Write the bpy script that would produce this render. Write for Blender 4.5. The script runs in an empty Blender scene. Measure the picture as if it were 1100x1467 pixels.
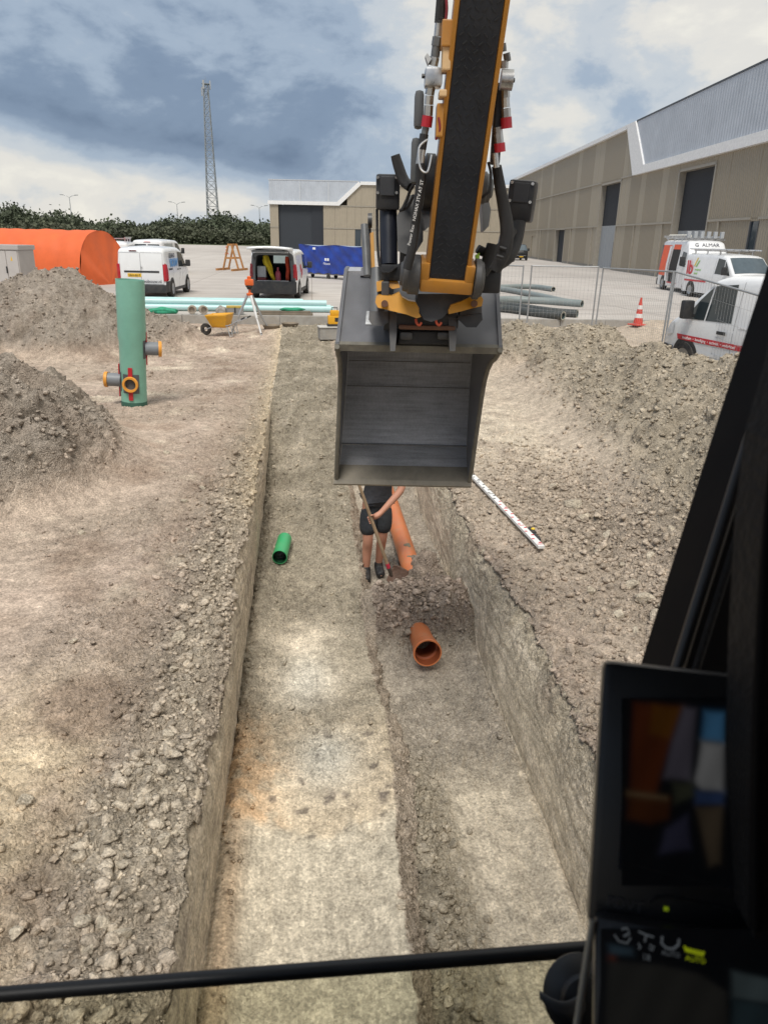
import bpy, bmesh, math, random
import numpy as np
from mathutils import Vector, Matrix
random.seed(7); RNG = np.random.default_rng(11)
S = bpy.context.scene
COL = S.collection
R = math.radians
# ------------------------------------------------------------------ camera
F = 1060.0; PITCH = R(20.35); YAW = R(5.7); ROLL = R(1.25); CZ = 2.75
CP = np.array([0, 0, CZ])
FH = np.array([math.sin(YAW), math.cos(YAW), 0]); R0 = np.array([math.cos(YAW), -math.sin(YAW), 0]); KZ = np.array([0, 0, 1.0])
FW = FH * math.cos(PITCH) - KZ * math.sin(PITCH); U0 = FH * math.sin(PITCH) + KZ * math.cos(PITCH)
RR = R0 * math.cos(ROLL) + U0 * math.sin(ROLL); UU = -R0 * math.sin(ROLL) + U0 * math.cos(ROLL)
cam = bpy.data.cameras.new('camera'); co = bpy.data.objects.new('camera', cam); COL.objects.link(co)
cam.sensor_fit = 'VERTICAL'; cam.sensor_height = 36; cam.lens = F / 1467 * 36
cam.clip_start = 0.02; cam.clip_end = 6000
m = Matrix(((RR[0], UU[0], -FW[0], 0), (RR[1], UU[1], -FW[1], 0), (RR[2], UU[2], -FW[2], CZ), (0, 0, 0, 1)))
co.matrix_world = m
cam.dof.use_dof = True; cam.dof.focus_distance = 9.0; cam.dof.aperture_fstop = cam.lens / 3.2
S.camera = co
# ------------------------------------------------------------------ world
SUN_DIR = Vector((0.16, 0.46, -0.87)).normalized()          # travel direction of the light
W = bpy.data.worlds.new('World'); S.world = W; W.use_nodes = True
nt = W.node_tree; nt.nodes.clear()
def N(t, **kw):
    n = nt.nodes.new(t)
    for k, v in kw.items(): setattr(n, k, v)
    return n
def L(a, b): nt.links.new(a, b)
def math_(op, a, b=None, clamp=False):
    n = N('ShaderNodeMath', operation=op); n.use_clamp = clamp
    for i, v in enumerate((a, b)):
        if v is None: continue
        if isinstance(v, (int, float)): n.inputs[i].default_value = v
        else: L(v, n.inputs[i])
    return n.outputs[0]
def ramp(fac, stops, interp='EASE'):
    n = N('ShaderNodeValToRGB'); cr = n.color_ramp; cr.interpolation = interp
    while len(cr.elements) < len(stops): cr.elements.new(0.5)
    for e, (p, c) in zip(cr.elements, stops):
        e.position = p; e.color = (*c, 1)
    L(fac, n.inputs[0]); return n.outputs[0]
tc = N('ShaderNodeTexCoord'); sep = N('ShaderNodeSeparateXYZ'); L(tc.outputs['Generated'], sep.inputs[0])
X, Y, Z = sep.outputs
zc = math_('ADD', math_('ABSOLUTE', Z), 0.16)
cx = math_('DIVIDE', X, zc); cy = math_('DIVIDE', Y, zc)
cmb = N('ShaderNodeCombineXYZ'); L(cx, cmb.inputs[0]); L(cy, cmb.inputs[1])
def noise(vec, scale, detail, rough=0.55, off=(0, 0, 0), dist=0.0):
    mp = N('ShaderNodeMapping'); mp.inputs['Location'].default_value = off; L(vec, mp.inputs[0])
    n = N('ShaderNodeTexNoise'); n.inputs['Scale'].default_value = scale; n.inputs['Detail'].default_value = detail
    n.inputs['Roughness'].default_value = rough; n.inputs['Distortion'].default_value = dist
    L(mp.outputs[0], n.inputs['Vector']); return n.outputs['Fac']
SKY_OFF = (3.1, 1.7, 0.0)
mpd = N('ShaderNodeMapping'); mpd.inputs['Scale'].default_value = (1, 1, 1.9); L(tc.outputs['Generated'], mpd.inputs[0]); dirv = mpd.outputs[0]
n_big = noise(cmb.outputs[0], 0.42, 3.0, 0.5, SKY_OFF, 0.6)
n_mid = noise(dirv, 4.2, 10.0, 0.56, (0.4, 2.2, 5.0), 0.25)
n_fine = noise(dirv, 14.0, 8.0, 0.58, (1.0, 0.3, 0.0), 0.2)
# a storm bank stands to the left of the view with a bright gap under it; thinner broken cloud to the right
xl = math_('MAXIMUM', math_('MINIMUM', X, 0.45), -0.45)
side = math_('ADD', 0.52, math_('MULTIPLY', xl, -1.7), True)                 # 1 on the left, 0 on the right
bnd = math_('SUBTRACT', 0.062, math_('MULTIPLY', xl, 0.21))
under = math_('MULTIPLY', math_('SUBTRACT', math_('ADD', bnd, math_('MULTIPLY', math_('SUBTRACT', n_mid, 0.5), 0.10)), Z), 16.0)
under = math_('MAXIMUM', math_('MINIMUM', under, 1.0), 0.0)                  # 1 below the bank
body = math_('ADD', 0.21, math_('MULTIPLY', side, 0.54))
body = math_('SUBTRACT', body, math_('MULTIPLY', math_('MAXIMUM', math_('SUBTRACT', Z, 0.20), 0.0), 0.55))
nn_ = math_('ADD', math_('MULTIPLY', math_('SUBTRACT', n_mid, 0.5), 1.45), math_('MULTIPLY', math_('SUBTRACT', n_fine, 0.5), 0.42))
nn_ = math_('ADD', nn_, math_('MULTIPLY', math_('SUBTRACT', n_big, 0.5), 0.45))
thick = math_('ADD', body, nn_)
thick = math_('SUBTRACT', thick, math_('MULTIPLY', under, 0.62))
thick = math_('MAXIMUM', math_('ADD', thick, 0.0, True), 0.03)
cl = ramp(thick, [(0.0, (0.96, 0.93, 0.84)), (0.15, (0.84, 0.82, 0.77)), (0.30, (0.62, 0.67, 0.72)), (0.46, (0.40, 0.49, 0.61)), (0.64, (0.235, 0.315, 0.44)), (0.90, (0.16, 0.225, 0.335))])
sky = N('ShaderNodeTexSky', sky_type='NISHITA'); sky.sun_disc = False
sky.sun_elevation = math.asin(-SUN_DIR.z); sky.sun_rotation = math.atan2(-SUN_DIR.x, -SUN_DIR.y)
sky.air_density = 1.2; sky.dust_density = 2.0
bg1 = N('ShaderNodeBackground'); bg1.inputs[1].default_value = 0.06; L(sky.outputs[0], bg1.inputs[0])
bg2 = N('ShaderNodeBackground'); bg2.inputs[1].default_value = 0.465; L(cl, bg2.inputs[0])
cov = math_('ADD', 0.88, math_('MULTIPLY', n_mid, 0.12), True)
mx = N('ShaderNodeMixShader'); L(cov, mx.inputs[0]); L(bg1.outputs[0], mx.inputs[1]); L(bg2.outputs[0], mx.inputs[2])
wo = N('ShaderNodeOutputWorld'); L(mx.outputs[0], wo.inputs[0])
# ------------------------------------------------------------------ sun
sl = bpy.data.lights.new('sun', 'SUN'); so = bpy.data.objects.new('sun', sl); COL.objects.link(so)
sl.energy = 1.5; sl.angle = R(22); sl.color = (1.0, 0.95, 0.87)
so.rotation_euler = SUN_DIR.to_track_quat('-Z', 'Y').to_euler(); so.location = (0, 0, 60)
S.view_settings.view_transform = 'Standard'; S.view_settings.look = 'None'
S.view_settings.exposure = 1.02; S.view_settings.gamma = 1.0; S.view_settings.use_curve_mapping = False
# ------------------------------------------------------------------ pixels to directions (photo is 1100 x 1467)
def ray(x, y): return FW * F + RR * (x - 550) - UU * (y - 733.5)
def G(x, y, z=0.0):
    d = ray(x, y); return CP + d * ((z - CZ) / d[2])
def DD(x, y, dist):
    d = ray(x, y); return CP + d * (dist / d.dot(FH))
def AX(x, y, a): return CP + ray(x, y) * (a / F)
# ------------------------------------------------------------------ materials
MATS = {}
def mat(name, col, rough=0.6, metal=0.0, var=0.12, vscale=6.0, bump=0.0, bscale=60.0, emit=None, estr=1.0, dirt=0.0, dirtcol=(0.30, 0.25, 0.19), spec=0.5, coat=0.0):
    if name in MATS: return MATS[name]
    M = bpy.data.materials.new(name); M.use_nodes = True; t = M.node_tree; b = t.nodes['Principled BSDF']
    b.inputs['Roughness'].default_value = rough; b.inputs['Metallic'].default_value = metal
    b.inputs['Specular IOR Level'].default_value = spec; b.inputs['Coat Weight'].default_value = coat
    c = t.nodes.new('ShaderNodeTexCoord')
    n = t.nodes.new('ShaderNodeTexNoise'); n.inputs['Scale'].default_value = vscale; n.inputs['Detail'].default_value = 6; n.inputs['Roughness'].default_value = 0.65
    t.links.new(c.outputs['Object'], n.inputs['Vector'])
    mr = t.nodes.new('ShaderNodeMapRange'); mr.inputs[1].default_value = 0.3; mr.inputs[2].default_value = 0.7; mr.inputs[3].default_value = 1 - var; mr.inputs[4].default_value = 1 + var
    t.links.new(n.outputs['Fac'], mr.inputs[0])
    vm = t.nodes.new('ShaderNodeVectorMath'); vm.operation = 'SCALE'; vm.inputs[0].default_value = col[:3]; t.links.new(mr.outputs[0], vm.inputs['Scale'])
    out = vm.outputs[0]
    if dirt > 0:
        n2 = t.nodes.new('ShaderNodeTexNoise'); n2.inputs['Scale'].default_value = vscale * 1.7; n2.inputs['Detail'].default_value = 8; n2.inputs['Roughness'].default_value = 0.75
        t.links.new(c.outputs['Object'], n2.inputs['Vector'])
        m2 = t.nodes.new('ShaderNodeMapRange'); m2.inputs[1].default_value = 0.45; m2.inputs[2].default_value = 0.75; m2.inputs[3].default_value = 0; m2.inputs[4].default_value = dirt
        t.links.new(n2.outputs['Fac'], m2.inputs[0])
        mix = t.nodes.new('ShaderNodeMix'); mix.data_type = 'RGBA'; t.links.new(m2.outputs[0], mix.inputs[0]); t.links.new(out, mix.inputs[6]); mix.inputs[7].default_value = (*dirtcol, 1); out = mix.outputs[2]
    t.links.new(out, b.inputs['Base Color'])
    rr = t.nodes.new('ShaderNodeMapRange'); rr.inputs[1].default_value = 0.3; rr.inputs[2].default_value = 0.7
    rr.inputs[3].default_value = max(0.02, rough - 0.08); rr.inputs[4].default_value = min(1, rough + 0.08)
    t.links.new(n.outputs['Fac'], rr.inputs[0]); t.links.new(rr.outputs[0], b.inputs['Roughness'])
    if bump > 0:
        nb = t.nodes.new('ShaderNodeTexNoise'); nb.inputs['Scale'].default_value = bscale; nb.inputs['Detail'].default_value = 8
        t.links.new(c.outputs['Object'], nb.inputs['Vector'])
        bp = t.nodes.new('ShaderNodeBump'); bp.inputs['Strength'].default_value = bump; bp.inputs['Distance'].default_value = 0.02
        t.links.new(nb.outputs['Fac'], bp.inputs['Height']); t.links.new(bp.outputs[0], b.inputs['Normal'])
    if emit:
        b.inputs['Emission Color'].default_value = (*emit, 1); b.inputs['Emission Strength'].default_value = estr
    MATS[name] = M; return M
def glass(name, col, alpha=0.55, rough=0.03):
    M = mat(name, col, rough, 0, 0.02); M.node_tree.nodes['Principled BSDF'].inputs['Alpha'].default_value = alpha; return M
# ------------------------------------------------------------------ building blocks
class MB:
    def __init__(s): s.v = []; s.f = []
    def add(s, vs, fs):
        o = len(s.v); s.v += [tuple(map(float, p)) for p in vs]; s.f += [tuple(i + o for i in f) for f in fs]; return s
    def box(s, x0, x1, y0, y1, z0, z1, M=None):
        vs = [(x, y, z) for z in (z0, z1) for (x, y) in ((x0, y0), (x1, y0), (x1, y1), (x0, y1))]
        if M is not None: vs = [tuple(M @ Vector(p)) for p in vs]
        return s.add(vs, [(0, 3, 2, 1), (4, 5, 6, 7), (0, 1, 5, 4), (1, 2, 6, 5), (2, 3, 7, 6), (3, 0, 4, 7)])
    def bbox(s, x0, x1, y0, y1, z0, z1, b=0.01, M=None):
        """box with chamfered edges"""
        bm = bmesh.new(); r = bmesh.ops.create_cube(bm, size=1)
        for v in bm.verts: v.co = Vector(((x0 + x1) / 2 + v.co.x * (x1 - x0), (y0 + y1) / 2 + v.co.y * (y1 - y0), (z0 + z1) / 2 + v.co.z * (z1 - z0)))
        bmesh.ops.bevel(bm, geom=list(bm.edges), offset=b, segments=2, affect='EDGES', profile=0.6)
        bm.verts.ensure_lookup_table()
        vs = [tuple((M @ v.co) if M is not None else v.co) for v in bm.verts]; fs = [tuple(v.index for v in f.verts) for f in bm.faces]
        bm.free(); return s.add(vs, fs)
    def tube(s, pts, r, n=10, cap=True):
        pts = [Vector(p) for p in pts]; k = len(pts); rs = r if isinstance(r, (list, tuple)) else [r] * k
        prev = None; vs = []
        for i, p in enumerate(pts):
            d = (pts[min(i + 1, k - 1)] - pts[max(i - 1, 0)]).normalized()
            if prev is None:
                a = d.orthogonal().normalized()
            else:
                a = (prev - d * prev.dot(d)); a = a.normalized() if a.length > 1e-6 else d.orthogonal().normalized()
            prev = a; b = d.cross(a)
            for j in range(n):
                t = 2 * math.pi * j / n; vs.append(p + (a * math.cos(t) + b * math.sin(t)) * rs[i])
        fs = [(i * n + j, i * n + (j + 1) % n, (i + 1) * n + (j + 1) % n, (i + 1) * n + j) for i in range(k - 1) for j in range(n)]
        if cap: fs += [tuple(range(n - 1, -1, -1)), tuple((k - 1) * n + j for j in range(n))]
        return s.add(vs, fs)
    def lathe(s, prof, n=20, M=None, close=False):
        """prof: (radius, height) list, revolved about local z"""
        vs = []; k = len(prof)
        for (r, h) in prof:
            for j in range(n):
                t = 2 * math.pi * j / n; p = Vector((r * math.cos(t), r * math.sin(t), h)); vs.append(M @ p if M is not None else p)
        fs = [(i * n + j, i * n + (j + 1) % n, (i + 1) * n + (j + 1) % n, (i + 1) * n + j) for i in range(k - 1) for j in range(n)]
        if close: fs += [((k - 1) * n + j, (k - 1) * n + (j + 1) % n, (j + 1) % n, j) for j in range(n)]
        return s.add(vs, fs)
    def prism(s, poly, off):
        """poly: 3-D points in order, extruded by the vector off"""
        n = len(poly); off = Vector(off); a = [Vector(p) for p in poly]; b = [p + off for p in a]
        return s.add(a + b, [tuple(range(n)), tuple(range(2 * n - 1, n - 1, -1))] + [(i, i + n, (i + 1) % n + n, (i + 1) % n) for i in range(n)])
    def grid(s, fn, nu, nv):
        vs = [fn(i / nu, j / nv) for j in range(nv + 1) for i in range(nu + 1)]
        return s.add(vs, [(j * (nu + 1) + i, j * (nu + 1) + i + 1, (j + 1) * (nu + 1) + i + 1, (j + 1) * (nu + 1) + i) for j in range(nv) for i in range(nu)])
    def mesh(s, name):
        me = bpy.data.meshes.new(name); me.from_pydata(s.v, [], s.f); me.update(); return me
    def build(s, name, material, parent=None, smooth=False, fixn=True):
        me = s.mesh(name)
        if fixn:
            bm = bmesh.new(); bm.from_mesh(me); bmesh.ops.recalc_face_normals(bm, faces=bm.faces); bm.to_mesh(me); bm.free()
        return obj(name, me, material, parent, smooth)
def obj(name, me, material, parent=None, smooth=False):
    o = bpy.data.objects.new(name, me); COL.objects.link(o)
    if material is not None and len(me.materials) == 0: me.materials.append(material)
    if smooth:
        me.polygons.foreach_set('use_smooth', [True] * len(me.polygons))
        if smooth != 'all': me.set_sharp_from_angle(angle=R(38))
    if parent is not None: o.parent = parent
    return o
def tag(o, label, cat, group=None, kind=None):
    if label: o['label'] = label
    if cat: o['category'] = cat
    if group: o['group'] = group
    if kind: o['kind'] = kind
    return o
def thing(name, label, cat, loc=(0, 0, 0), rz=0.0, group=None):
    o = bpy.data.objects.new(name, None); COL.objects.link(o); o.location = loc; o.rotation_euler = (0, 0, rz)
    o.empty_display_size = 0.2
    return tag(o, label, cat, group)
def struct(o): o['kind'] = 'structure'; return o
def frame(o, d, up=(0, 0, 1)):
    """matrix with local z along d"""
    d = Vector(d).normalized(); return Matrix.Translation(Vector(o)) @ d.to_track_quat('Z', 'Y').to_matrix().to_4x4()
def lathe_between(mb, a, b, prof, n=18):
    """prof: (t along a..b, radius)"""
    a = Vector(a); b = Vector(b); ln = (b - a).length; M = frame(a, b - a); return mb.lathe([(r, t * ln) for t, r in prof], n, M)
def text(name, body, size, material, parent, M, extrude=0.002, align='LEFT', bold=0.0):
    c = bpy.data.curves.new(name, 'FONT'); c.body = body; c.size = size; c.extrude = extrude; c.align_x = align; c.offset = bold; c.resolution_u = 3
    t = bpy.data.objects.new('tmp_text', c); COL.objects.link(t)
    dg = bpy.context.evaluated_depsgraph_get(); me = bpy.data.meshes.new_from_object(t.evaluated_get(dg)); bpy.data.objects.remove(t)
    me.name = name; me.materials.clear(); o = obj(name, me, material, parent); o.matrix_local = M; return o
# ================================================================== the setting: soil with the trench and the heaps
def perlin(x, y, seed=0):
    xi = np.floor(x).astype(np.int64); yi = np.floor(y).astype(np.int64); xf = x - xi; yf = y - yi
    u = xf * xf * xf * (xf * (xf * 6 - 15) + 10); v = yf * yf * yf * (yf * (yf * 6 - 15) + 10)
    def g(ix, iy, fx, fy):
        h = (ix * 374761393 + iy * 668265263 + seed * 1442695041) & 0x7fffffff
        h = ((h ^ (h >> 13)) * 1274126177) & 0x7fffffff; h = h ^ (h >> 16)
        a = (h & 1023) * (2 * math.pi / 1024); return np.cos(a) * fx + np.sin(a) * fy
    n00 = g(xi, yi, xf, yf); n10 = g(xi + 1, yi, xf - 1, yf); n01 = g(xi, yi + 1, xf, yf - 1); n11 = g(xi + 1, yi + 1, xf - 1, yf - 1)
    a = n00 + u * (n10 - n00); b = n01 + u * (n11 - n01); return (a + v * (b - a)) * 1.4
def fbm(x, y, f, octs=4, seed=0, gain=0.5):
    s = 0; a = 1.0; t = 0
    for i in range(octs):
        s = s + a * perlin(x * f, y * f, seed + i * 17); t += a; a *= gain; f *= 2.03
    return s / t
def cells(x, y, f, seed=0):
    """distance-based lumps: 1 in the middle of a lump, 0 between lumps, and a random number per lump"""
    x = x * f; y = y * f; xi = np.floor(x).astype(np.int64); yi = np.floor(y).astype(np.int64); best = np.full(x.shape, 9.0); sec = np.full(x.shape, 9.0); rid = np.zeros(x.shape)
    for dx in (-1, 0, 1):
        for dy in (-1, 0, 1):
            ix = xi + dx; iy = yi + dy; h = (ix * 73856093 ^ iy * 19349663 ^ (seed * 83492791)) & 0x7fffffff
            h = ((h ^ (h >> 15)) * 1103515245) & 0x7fffffff; h = h ^ (h >> 12)
            px = ix + (h & 255) / 255.0; py = iy + ((h >> 8) & 255) / 255.0; d = (px - x) ** 2 + (py - y) ** 2
            m = d < best; sec = np.where(m, best, np.minimum(sec, d)); rid = np.where(m, ((h >> 16) & 255) / 255.0, rid); best = np.where(m, d, best)
    e = np.sqrt(sec) - np.sqrt(best); return np.clip(e * 1.6, 0, 1), rid
def crumbs(x, y, f, seed=0, rmin=0.15, rmax=0.62, keep=1.0):
    """heap of rounded, flat-cut lumps (height in metres) and a random number per lump"""
    x = x * f; y = y * f; xi = np.floor(x).astype(np.int64); yi = np.floor(y).astype(np.int64); out = np.zeros(x.shape); rid = np.full(x.shape, 0.5)
    for dx in (-1, 0, 1):
        for dy in (-1, 0, 1):
            ix = xi + dx; iy = yi + dy; h = (ix * 73856093 ^ iy * 19349663 ^ (seed * 83492791)) & 0x7fffffff
            h = ((h ^ (h >> 15)) * 1103515245) & 0x7fffffff; h = h ^ (h >> 12); k1 = (h & 127) / 127.0; k2 = ((h >> 7) & 127) / 127.0; k3 = ((h >> 14) & 127) / 127.0; k4 = ((h >> 21) & 127) / 127.0
            ex = x - (ix + k1); ey = y - (iy + k2); r = rmin + (rmax - rmin) * k3 ** 1.6; el = 0.65 + 0.7 * k4; d2 = ex * ex * el + ey * ey / el
            hh = np.sqrt(np.maximum(0, r * r - d2)); hh = np.minimum(hh, 0.62 * r + 0.9 * (k1 - 0.5) * ex + 0.9 * (k4 - 0.5) * ey); hh = np.where(k2 * 0.5 + k4 * 0.5 < keep, np.maximum(hh, 0), 0)
            m = hh > out; rid = np.where(m, k3 * 0.3 + k1 * 0.7, rid); out = np.where(m, hh, out)
    return out / f, rid
def sst(a, b, x):
    t = np.clip((x - a) / (b - a), 0, 1); return t * t * (3 - 2 * t)
def bump2(x, y, cx, cy, sx, sy, ang=0.0):
    c, s = math.cos(ang), math.sin(ang); u = (x - cx) * c + (y - cy) * s; v = -(x - cx) * s + (y - cy) * c
    return np.exp(-(u / sx) ** 2 - (v / sy) ** 2)
def cone2(x, y, cx, cy, sx, sy, ang=0.0):
    c, s = math.cos(ang), math.sin(ang); u = (x - cx) * c + (y - cy) * s; v = -(x - cx) * s + (y - cy) * c
    r = np.sqrt((u / sx) ** 2 + (v / sy) ** 2); return np.clip(1 - r, 0, 1) ** 0.9 * sst(0, 0.35, 1.02 - r) * (1 - 0.16 * np.exp(-(r / 0.15) ** 2))
KERB_Y = 24.0; YARD = 0.38
def left_wall(y): return -0.55 - 0.0145 * (y - 2.0)
def ys_lines():
    ys = [-40, -20, -10, -5, -2, 0, 0.6, 1.0, 1.2]; y = 1.3
    while y < 24.35:
        ys.append(y); y += max(0.0128, 0.0036 * y)
    return np.array(ys)
def side_lines(start, sign):
    d = [0.0]; s = 0.013
    while d[-1] < 15:
        d.append(d[-1] + s); s = max(0.014, 0.0088 * d[-1])
    d += [18, 24, 34, 60]; return np.array(d)
YS = ys_lines(); ND = side_lines(0, 1)
def build_terrain():
    ny = len(YS); wob = fbm(YS, YS * 0 + 3.3, 0.55, 3, 5) * 0.10 + fbm(YS, YS * 0 + 8.3, 3.0, 3, 6) * 0.035
    wob2 = fbm(YS, YS * 0 + 1.3, 0.5, 3, 15) * 0.12 + fbm(YS, YS * 0 + 5.3, 2.6, 3, 16) * 0.06
    xl = left_wall(YS); xr = 1.55 + 0 * YS; xs = 0.47 + wob * 0.7
    edL = fbm(YS, YS * 0 + 6.1, 1.1, 2, 25) * 0.13 + fbm(YS, YS * 0 + 2.6, 5.0, 3, 26) * 0.08; edR = fbm(YS, YS * 0 + 9.7, 1.2, 2, 28) * 0.12 + fbm(YS, YS * 0 + 7.7, 4.5, 3, 27) * 0.10
    fade = sst(13.8, 9.6, YS) * sst(0.9, 1.3, YS)
    nB, nC, nD, nE, nF = 46, 140, 10, 122, 58
    cols = []                       # per column: X(y), kind, t
    Xg = []; seg = []; tt = []
    for d in ND[::-1]:
        Xg.append(xl - d + (wob * 0.25 - np.abs(edL)) * math.exp(-d / 0.35)); seg.append(0); tt.append(d)
    for i in range(1, nB):
        Xg.append(xl + (wob * 0.25 - np.abs(edL) * (1 - i / nB) ** 2) * (1 - i / nB) - 0.02 * i / nB); seg.append(1); tt.append(i / nB)
    for i in range(nC):
        t = i / (nC - 1); Xg.append((xl - 0.02) * (1 - t) + xs * t); seg.append(2); tt.append(t)
    for i in range(1, nD):
        t = i / nD; Xg.append(xs + (0.13 + 0.5 * wob) * t); seg.append(3); tt.append(t)
    for i in range(nE):
        t = i / (nE - 1); Xg.append((xs + 0.13 + 0.5 * wob) * (1 - t) + (xr - 0.05) * t); seg.append(4); tt.append(t)
    for i in range(1, nF):
        t = i / nF; Xg.append(xr - 0.05 * (1 - t) + (0.04 + wob2) * t ** 2.2 + np.abs(edR) * t ** 4); seg.append(5); tt.append(t)
    for d in ND:
        Xg.append(xr + 0.04 + wob2 * math.exp(-d / 0.6) + np.abs(edR) * math.exp(-d / 0.2) + d); seg.append(6); tt.append(d)
    X = np.array(Xg).T; seg = np.array(seg); tt = np.array(tt); Yg = np.repeat(YS[:, None], X.shape[1], 1)
    SEG = np.repeat(seg[None], ny, 0); T = np.repeat(tt[None], ny, 0)
    # ---- arc parameter, so that walls get relief too
    # ---- natural surface (no trench)
    def nat(x, y):
        z = 0.11 * sst(-0.95, -1.55, x) * sst(18, 9, y) + 0.02
        z = z + sst(1.3, 1.9, x) * (-0.12) * sst(12, 8, y)
        z = z + 0.10 * sst(15, 23, y) + 0.03 * fbm(x, y, 0.35, 3, 40)
        z = z + 0.10 * bump2(x, y, -0.98, 6.0, 0.22, 6.5) * (0.6 + 0.8 * fbm(x, y, 1.1, 2, 3))            # ridge of loose clods left of the trench
        hl = 1.95 * cone2(x, y, -5.25, 8.7, 3.5, 3.5, 0.2); hl = np.maximum(hl, 0.8 * cone2(x, y, -5.4, 6.3, 2.7, 2.0, 0.3))
        h2 = 2.02 * cone2(x, y, -6.25, 19.2, 2.9, 2.5, 0.0); h2 = np.maximum(h2, 1.30 * cone2(x, y, -9.9, 18.0, 3.0, 2.3)); h2 = np.maximum(h2, 0.85 * cone2(x, y, -4.5, 19.4, 2.2, 1.7, 0.1))
        h2 = np.maximum(h2, 1.15 * cone2(x, y, -8.4, 18.0, 2.6, 2.0))
        # long heap on the right, its crest runs away from the trench line
        cxr = 5.75 + 0.035 * (y - 10); u = (x - cxr); foot = 2.35 + 0.55 * sst(9, 5, y) - 1.0 * sst(14, 18, y)
        crest = 0.90 + 0.38 * sst(11.2, 9.2, y) + 0.12 * np.sin(y * 1.05 + 0.6) + 0.22 * fbm(y * 0 + 2.2, y, 0.55, 3, 9)
        crest = crest * (1 - 0.38 * np.exp(-((y - 13.5) / 0.65) ** 2))
        crest = crest * sst(19.2, 16.0, y) * sst(-1, 3, y)
        prof = np.where(u < 0, np.clip(1 + u / foot, 0, 1) ** 1.12, np.clip(1 - u / 1.5, 0, 1) ** 0.9)
        prof = np.where(np.abs(u) < 0.25, prof - (0.25 - np.abs(u)) ** 2 * 0.8, prof)
        hr = (crest + 0.08) * prof; hr = np.maximum(hr, 0.92 * cone2(x, y, 5.0, 17.4, 2.0, 1.6)); hr = np.maximum(hr, 1.26 * cone2(x, y, 5.72, 15.1, 1.6, 1.6)); hr = np.maximum(hr, 1.02 * cone2(x, y, 6.05, 11.7, 2.6, 2.3, 0.3))
        hh = np.maximum(np.maximum(hl, h2), hr)
        z = z + hh + sst(6.5, 9.5, x) * 0.22 * sst(20, 14, y)
        far = 0.30 * bump2(x, y, 0.6, 21.4, 2.4, 1.1) + 0.22 * bump2(x, y, 2.6, 20.2, 2.0, 1.0) + 0.16 * bump2(x, y, -2.9, 19.2, 1.6, 0.6)
        z = z + far
        z = z + (0.37 - z) * sst(9.6, 11.0, x) * sst(20.5, 23.6, y)
        z = np.where(y < 1.3, 0.0 * z, z)
        return z, hh
    Zn, HH = nat(X, Yg)
    # ---- trench floor heights
    shelf = -0.72 + 0.02 * fbm(X, Yg, 0.6, 2, 51) + 0.22 * sst(8.5, 12.5, Yg) + 0.10 * bump2(X, Yg, -0.1, 9.0, 0.5, 0.8)
    chan = -0.93 + 0.02 * fbm(X, Yg, 0.7, 2, 52) + 0.15 * sst(9.5, 13, Yg)
    mound = 0.42 * np.exp(-((X - 0.92) / 0.62) ** 4) * np.exp(-((Yg - 6.50) / 0.45) ** 4) + 0.40 * bump2(X, Yg, 1.20, 7.40, 0.19, 0.20) + 0.10 * bump2(X, Yg, 1.40, 6.75, 0.2, 0.5) - 0.05 * bump2(X, Yg, 0.55, 7.1, 0.2, 0.3)
    chan = chan + mound + 0.10 * bump2(X, Yg, 0.63, 3.4, 0.16, 1.5) + 0.06 * bump2(X, Yg, 1.45, 4, 0.10, 9)
    shelf = shelf + 0.07 * bump2(X, Yg, -0.52, 4, 0.10, 9) + 0.05 * bump2(X, Yg, 0.5, 3.3, 0.22, 1.4)
    fd = np.repeat(fade[:, None], X.shape[1], 1)
    Z = Zn.copy()
    iL = np.where(seg == 0)[0][-1]; iR = np.where(seg == 6)[0][0]; iC0 = np.where(seg == 2)[0][0]; iC1 = np.where(seg == 2)[0][-1]; iE0 = np.where(seg == 4)[0][0]; iE1 = np.where(seg == 4)[0][-1]
    ZnL = Zn[:, iL][:, None]; ZnR = Zn[:, iR][:, None]
    Zn = Zn + 0.0
    flat = ZnL * (1 - np.clip((X + 0.6) / 2.15, 0, 1)) + ZnR * np.clip((X + 0.6) / 2.15, 0, 1)
    flat = flat + (1 - fd) * sst(9, 11, Yg) * sst(20, 16, Yg) * (0.10 * fbm(X, Yg, 0.9, 4, 300) + 0.16 * bump2(X, Yg, 0.0, 12.6, 0.7, 0.8) + 0.12 * bump2(X, Yg, 0.9, 14.6, 0.6, 0.9)) * sst(0, 0.35, (X + 0.75)) * sst(1.65, 1.3, X)
    sh = flat + fd * (shelf - flat); ch = flat + fd * (chan - flat)
    Z = np.where(SEG == 2, sh, Z); Z = np.where(SEG == 4, ch, Z)
    for i in np.where(seg == 1)[0]: t = tt[i]; Z[:, i] = Zn[:, iL] * (1 - t) + sh[:, iC0] * t
    for i in np.where(seg == 3)[0]: t = tt[i]; Z[:, i] = sh[:, iC1] * (1 - t) + ch[:, iE0] * t
    for i in np.where(seg == 5)[0]: t = tt[i]; Z[:, i] = ch[:, iE1] * (1 - t) + Zn[:, iR] * t
    dX = np.diff(X, axis=1); dZ = np.diff(Z, axis=1); arc = np.concatenate([np.zeros((ny, 1)), np.cumsum(np.hypot(dX, dZ), 1)], 1); arc = arc - arc[:, iL:iL + 1]
    P = arc; Q = Yg
    # ---- roughness map: how cloddy the surface is
    n1 = fbm(P, Q, 0.8, 4, 60)
    rough = 0.37 + 0.45 * n1
    rough = rough + 0.80 * bump2(X, Yg, -0.90, 5.0, 0.30, 9.0)
    rough = rough + 0.55 * sst(0.12, 0.5, HH) + 0.35 * np.where(SEG == 6, np.exp(-T / 0.45), 0) + np.where(SEG == 6, 0.45 * bump2(X, Yg, 3.0, 6.8, 0.7, 2.6), 0)
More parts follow.
